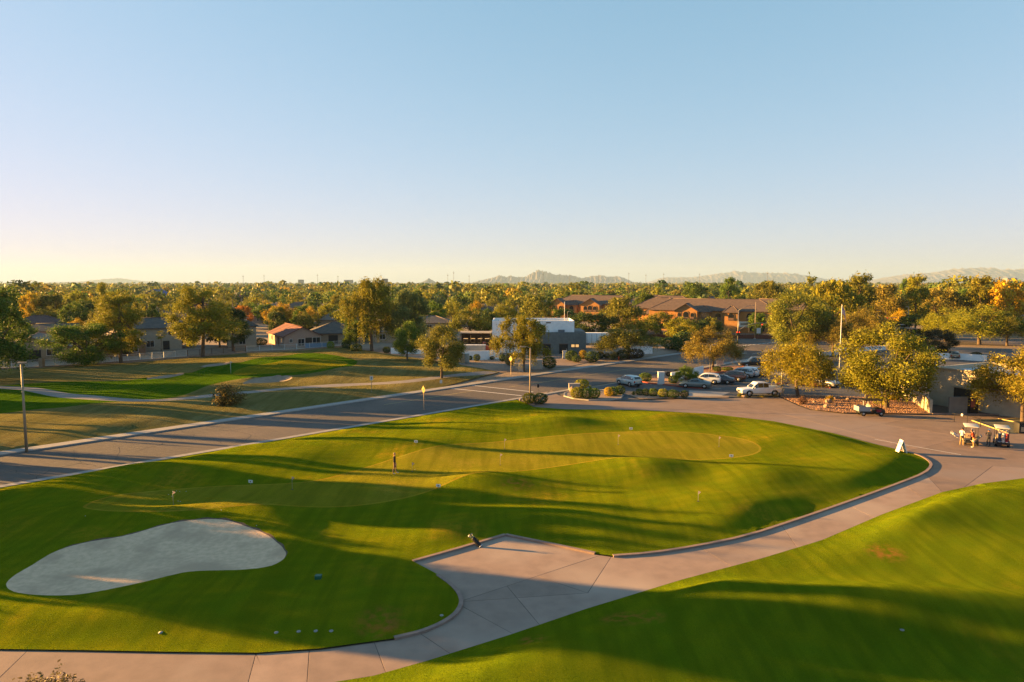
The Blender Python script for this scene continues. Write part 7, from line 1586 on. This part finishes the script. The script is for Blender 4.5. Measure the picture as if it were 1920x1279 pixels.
# ---- trees standing left of the frame; their long shadows cross the lawns
def off_tree(c, X, h, w, kind='ash', lod=1):
    """c fixes the shadow line: y + x tan(azimuth) = c"""
    y = c - math.tan(R(SUN_AZ)) * X
    return tree('ash_tree', kind, (X, y, 0), h, w, 'olive', None, None, lod)
OFF = [(39.4, -52, 6.2, 3.2), (38.8, -54, 6.4, 3), (37.0, -56, 6.4, 3), (36.2, -50, 5.6, 4.2), (38.2, -52, 5.4, 3), (25.6, -56, 7, 2.2), (28.2, -46, 4.6, 3.4), (30.2, -48, 5, 3), (28.0, -58, 7, 5), (31.5, -60, 8, 6), (34.6, -58, 7.8, 5.5), (37.6, -60, 8.2, 5), (33, -52, 6, 5), (29.6, -50, 5.6, 4), (36.6, -70, 5.5, 2.0), (40.6, -63, 4.2, 1.8), (45.5, -72, 8, 3.5), (47.4, -66, 6, 2), (51.5, -74, 7.5, 2.4), (58.3, -84, 9.5, 2), (67.7, -92, 11.5, 5), (72.2, -96, 12, 3), (79, -100, 10, 3.5), (84, -108, 10, 4), (90, -110, 11, 5), (97, -118, 11, 6), (104, -125, 11, 6), (111, -132, 10, 6), (118, -138, 10, 6), (126, -140, 10, 6), (134, -146, 10, 6), (142, -150, 10, 6)]
TALL = [(32.6, -60, 14, 4), (29.5, -70, 15, 4.5), (43.6, -66, 13.5, 3.6), (70, -90, 15, 4), (31.8, -66, 13.5, 5.5), (42.8, -72, 14.5, 3.4), (45.9, -76, 14, 4.0), (52.6, -75, 14.5, 2.2), (61.6, -82, 15.5, 2.2), (78.5, -96, 16, 5), (27.6, -64, 12, 2.6), (84, -100, 16, 3)]
OFF = [q + (('ash', 'round', 'dark')[i % 3],) for i, q in enumerate(OFF)] + [q + ('tall',) for q in TALL]
rr = random.Random(5); OFF2 = []
for c, X, h, w, k in OFF:          # each clump is two or three slimmer trees of uneven height
    for j in range(2 if w < 3.5 else 3):
        OFF2.append((c + (j - .5) * w * .42 + rr.uniform(-.3, .3), X + rr.uniform(-5, 5), h * rr.uniform(.78, 1.12), w * rr.uniform(.45, .7), k if k == 'tall' else rr.choice(('ash', 'mesq', 'pine', 'round'))))
for i, (c, X, h, w, k) in enumerate(OFF2):
    o = off_tree(c, X, h, w, k)
    tag(o, 'tree standing beyond the left frame edge, seen only by its long shadow', 'tree', 'trees left of the frame')
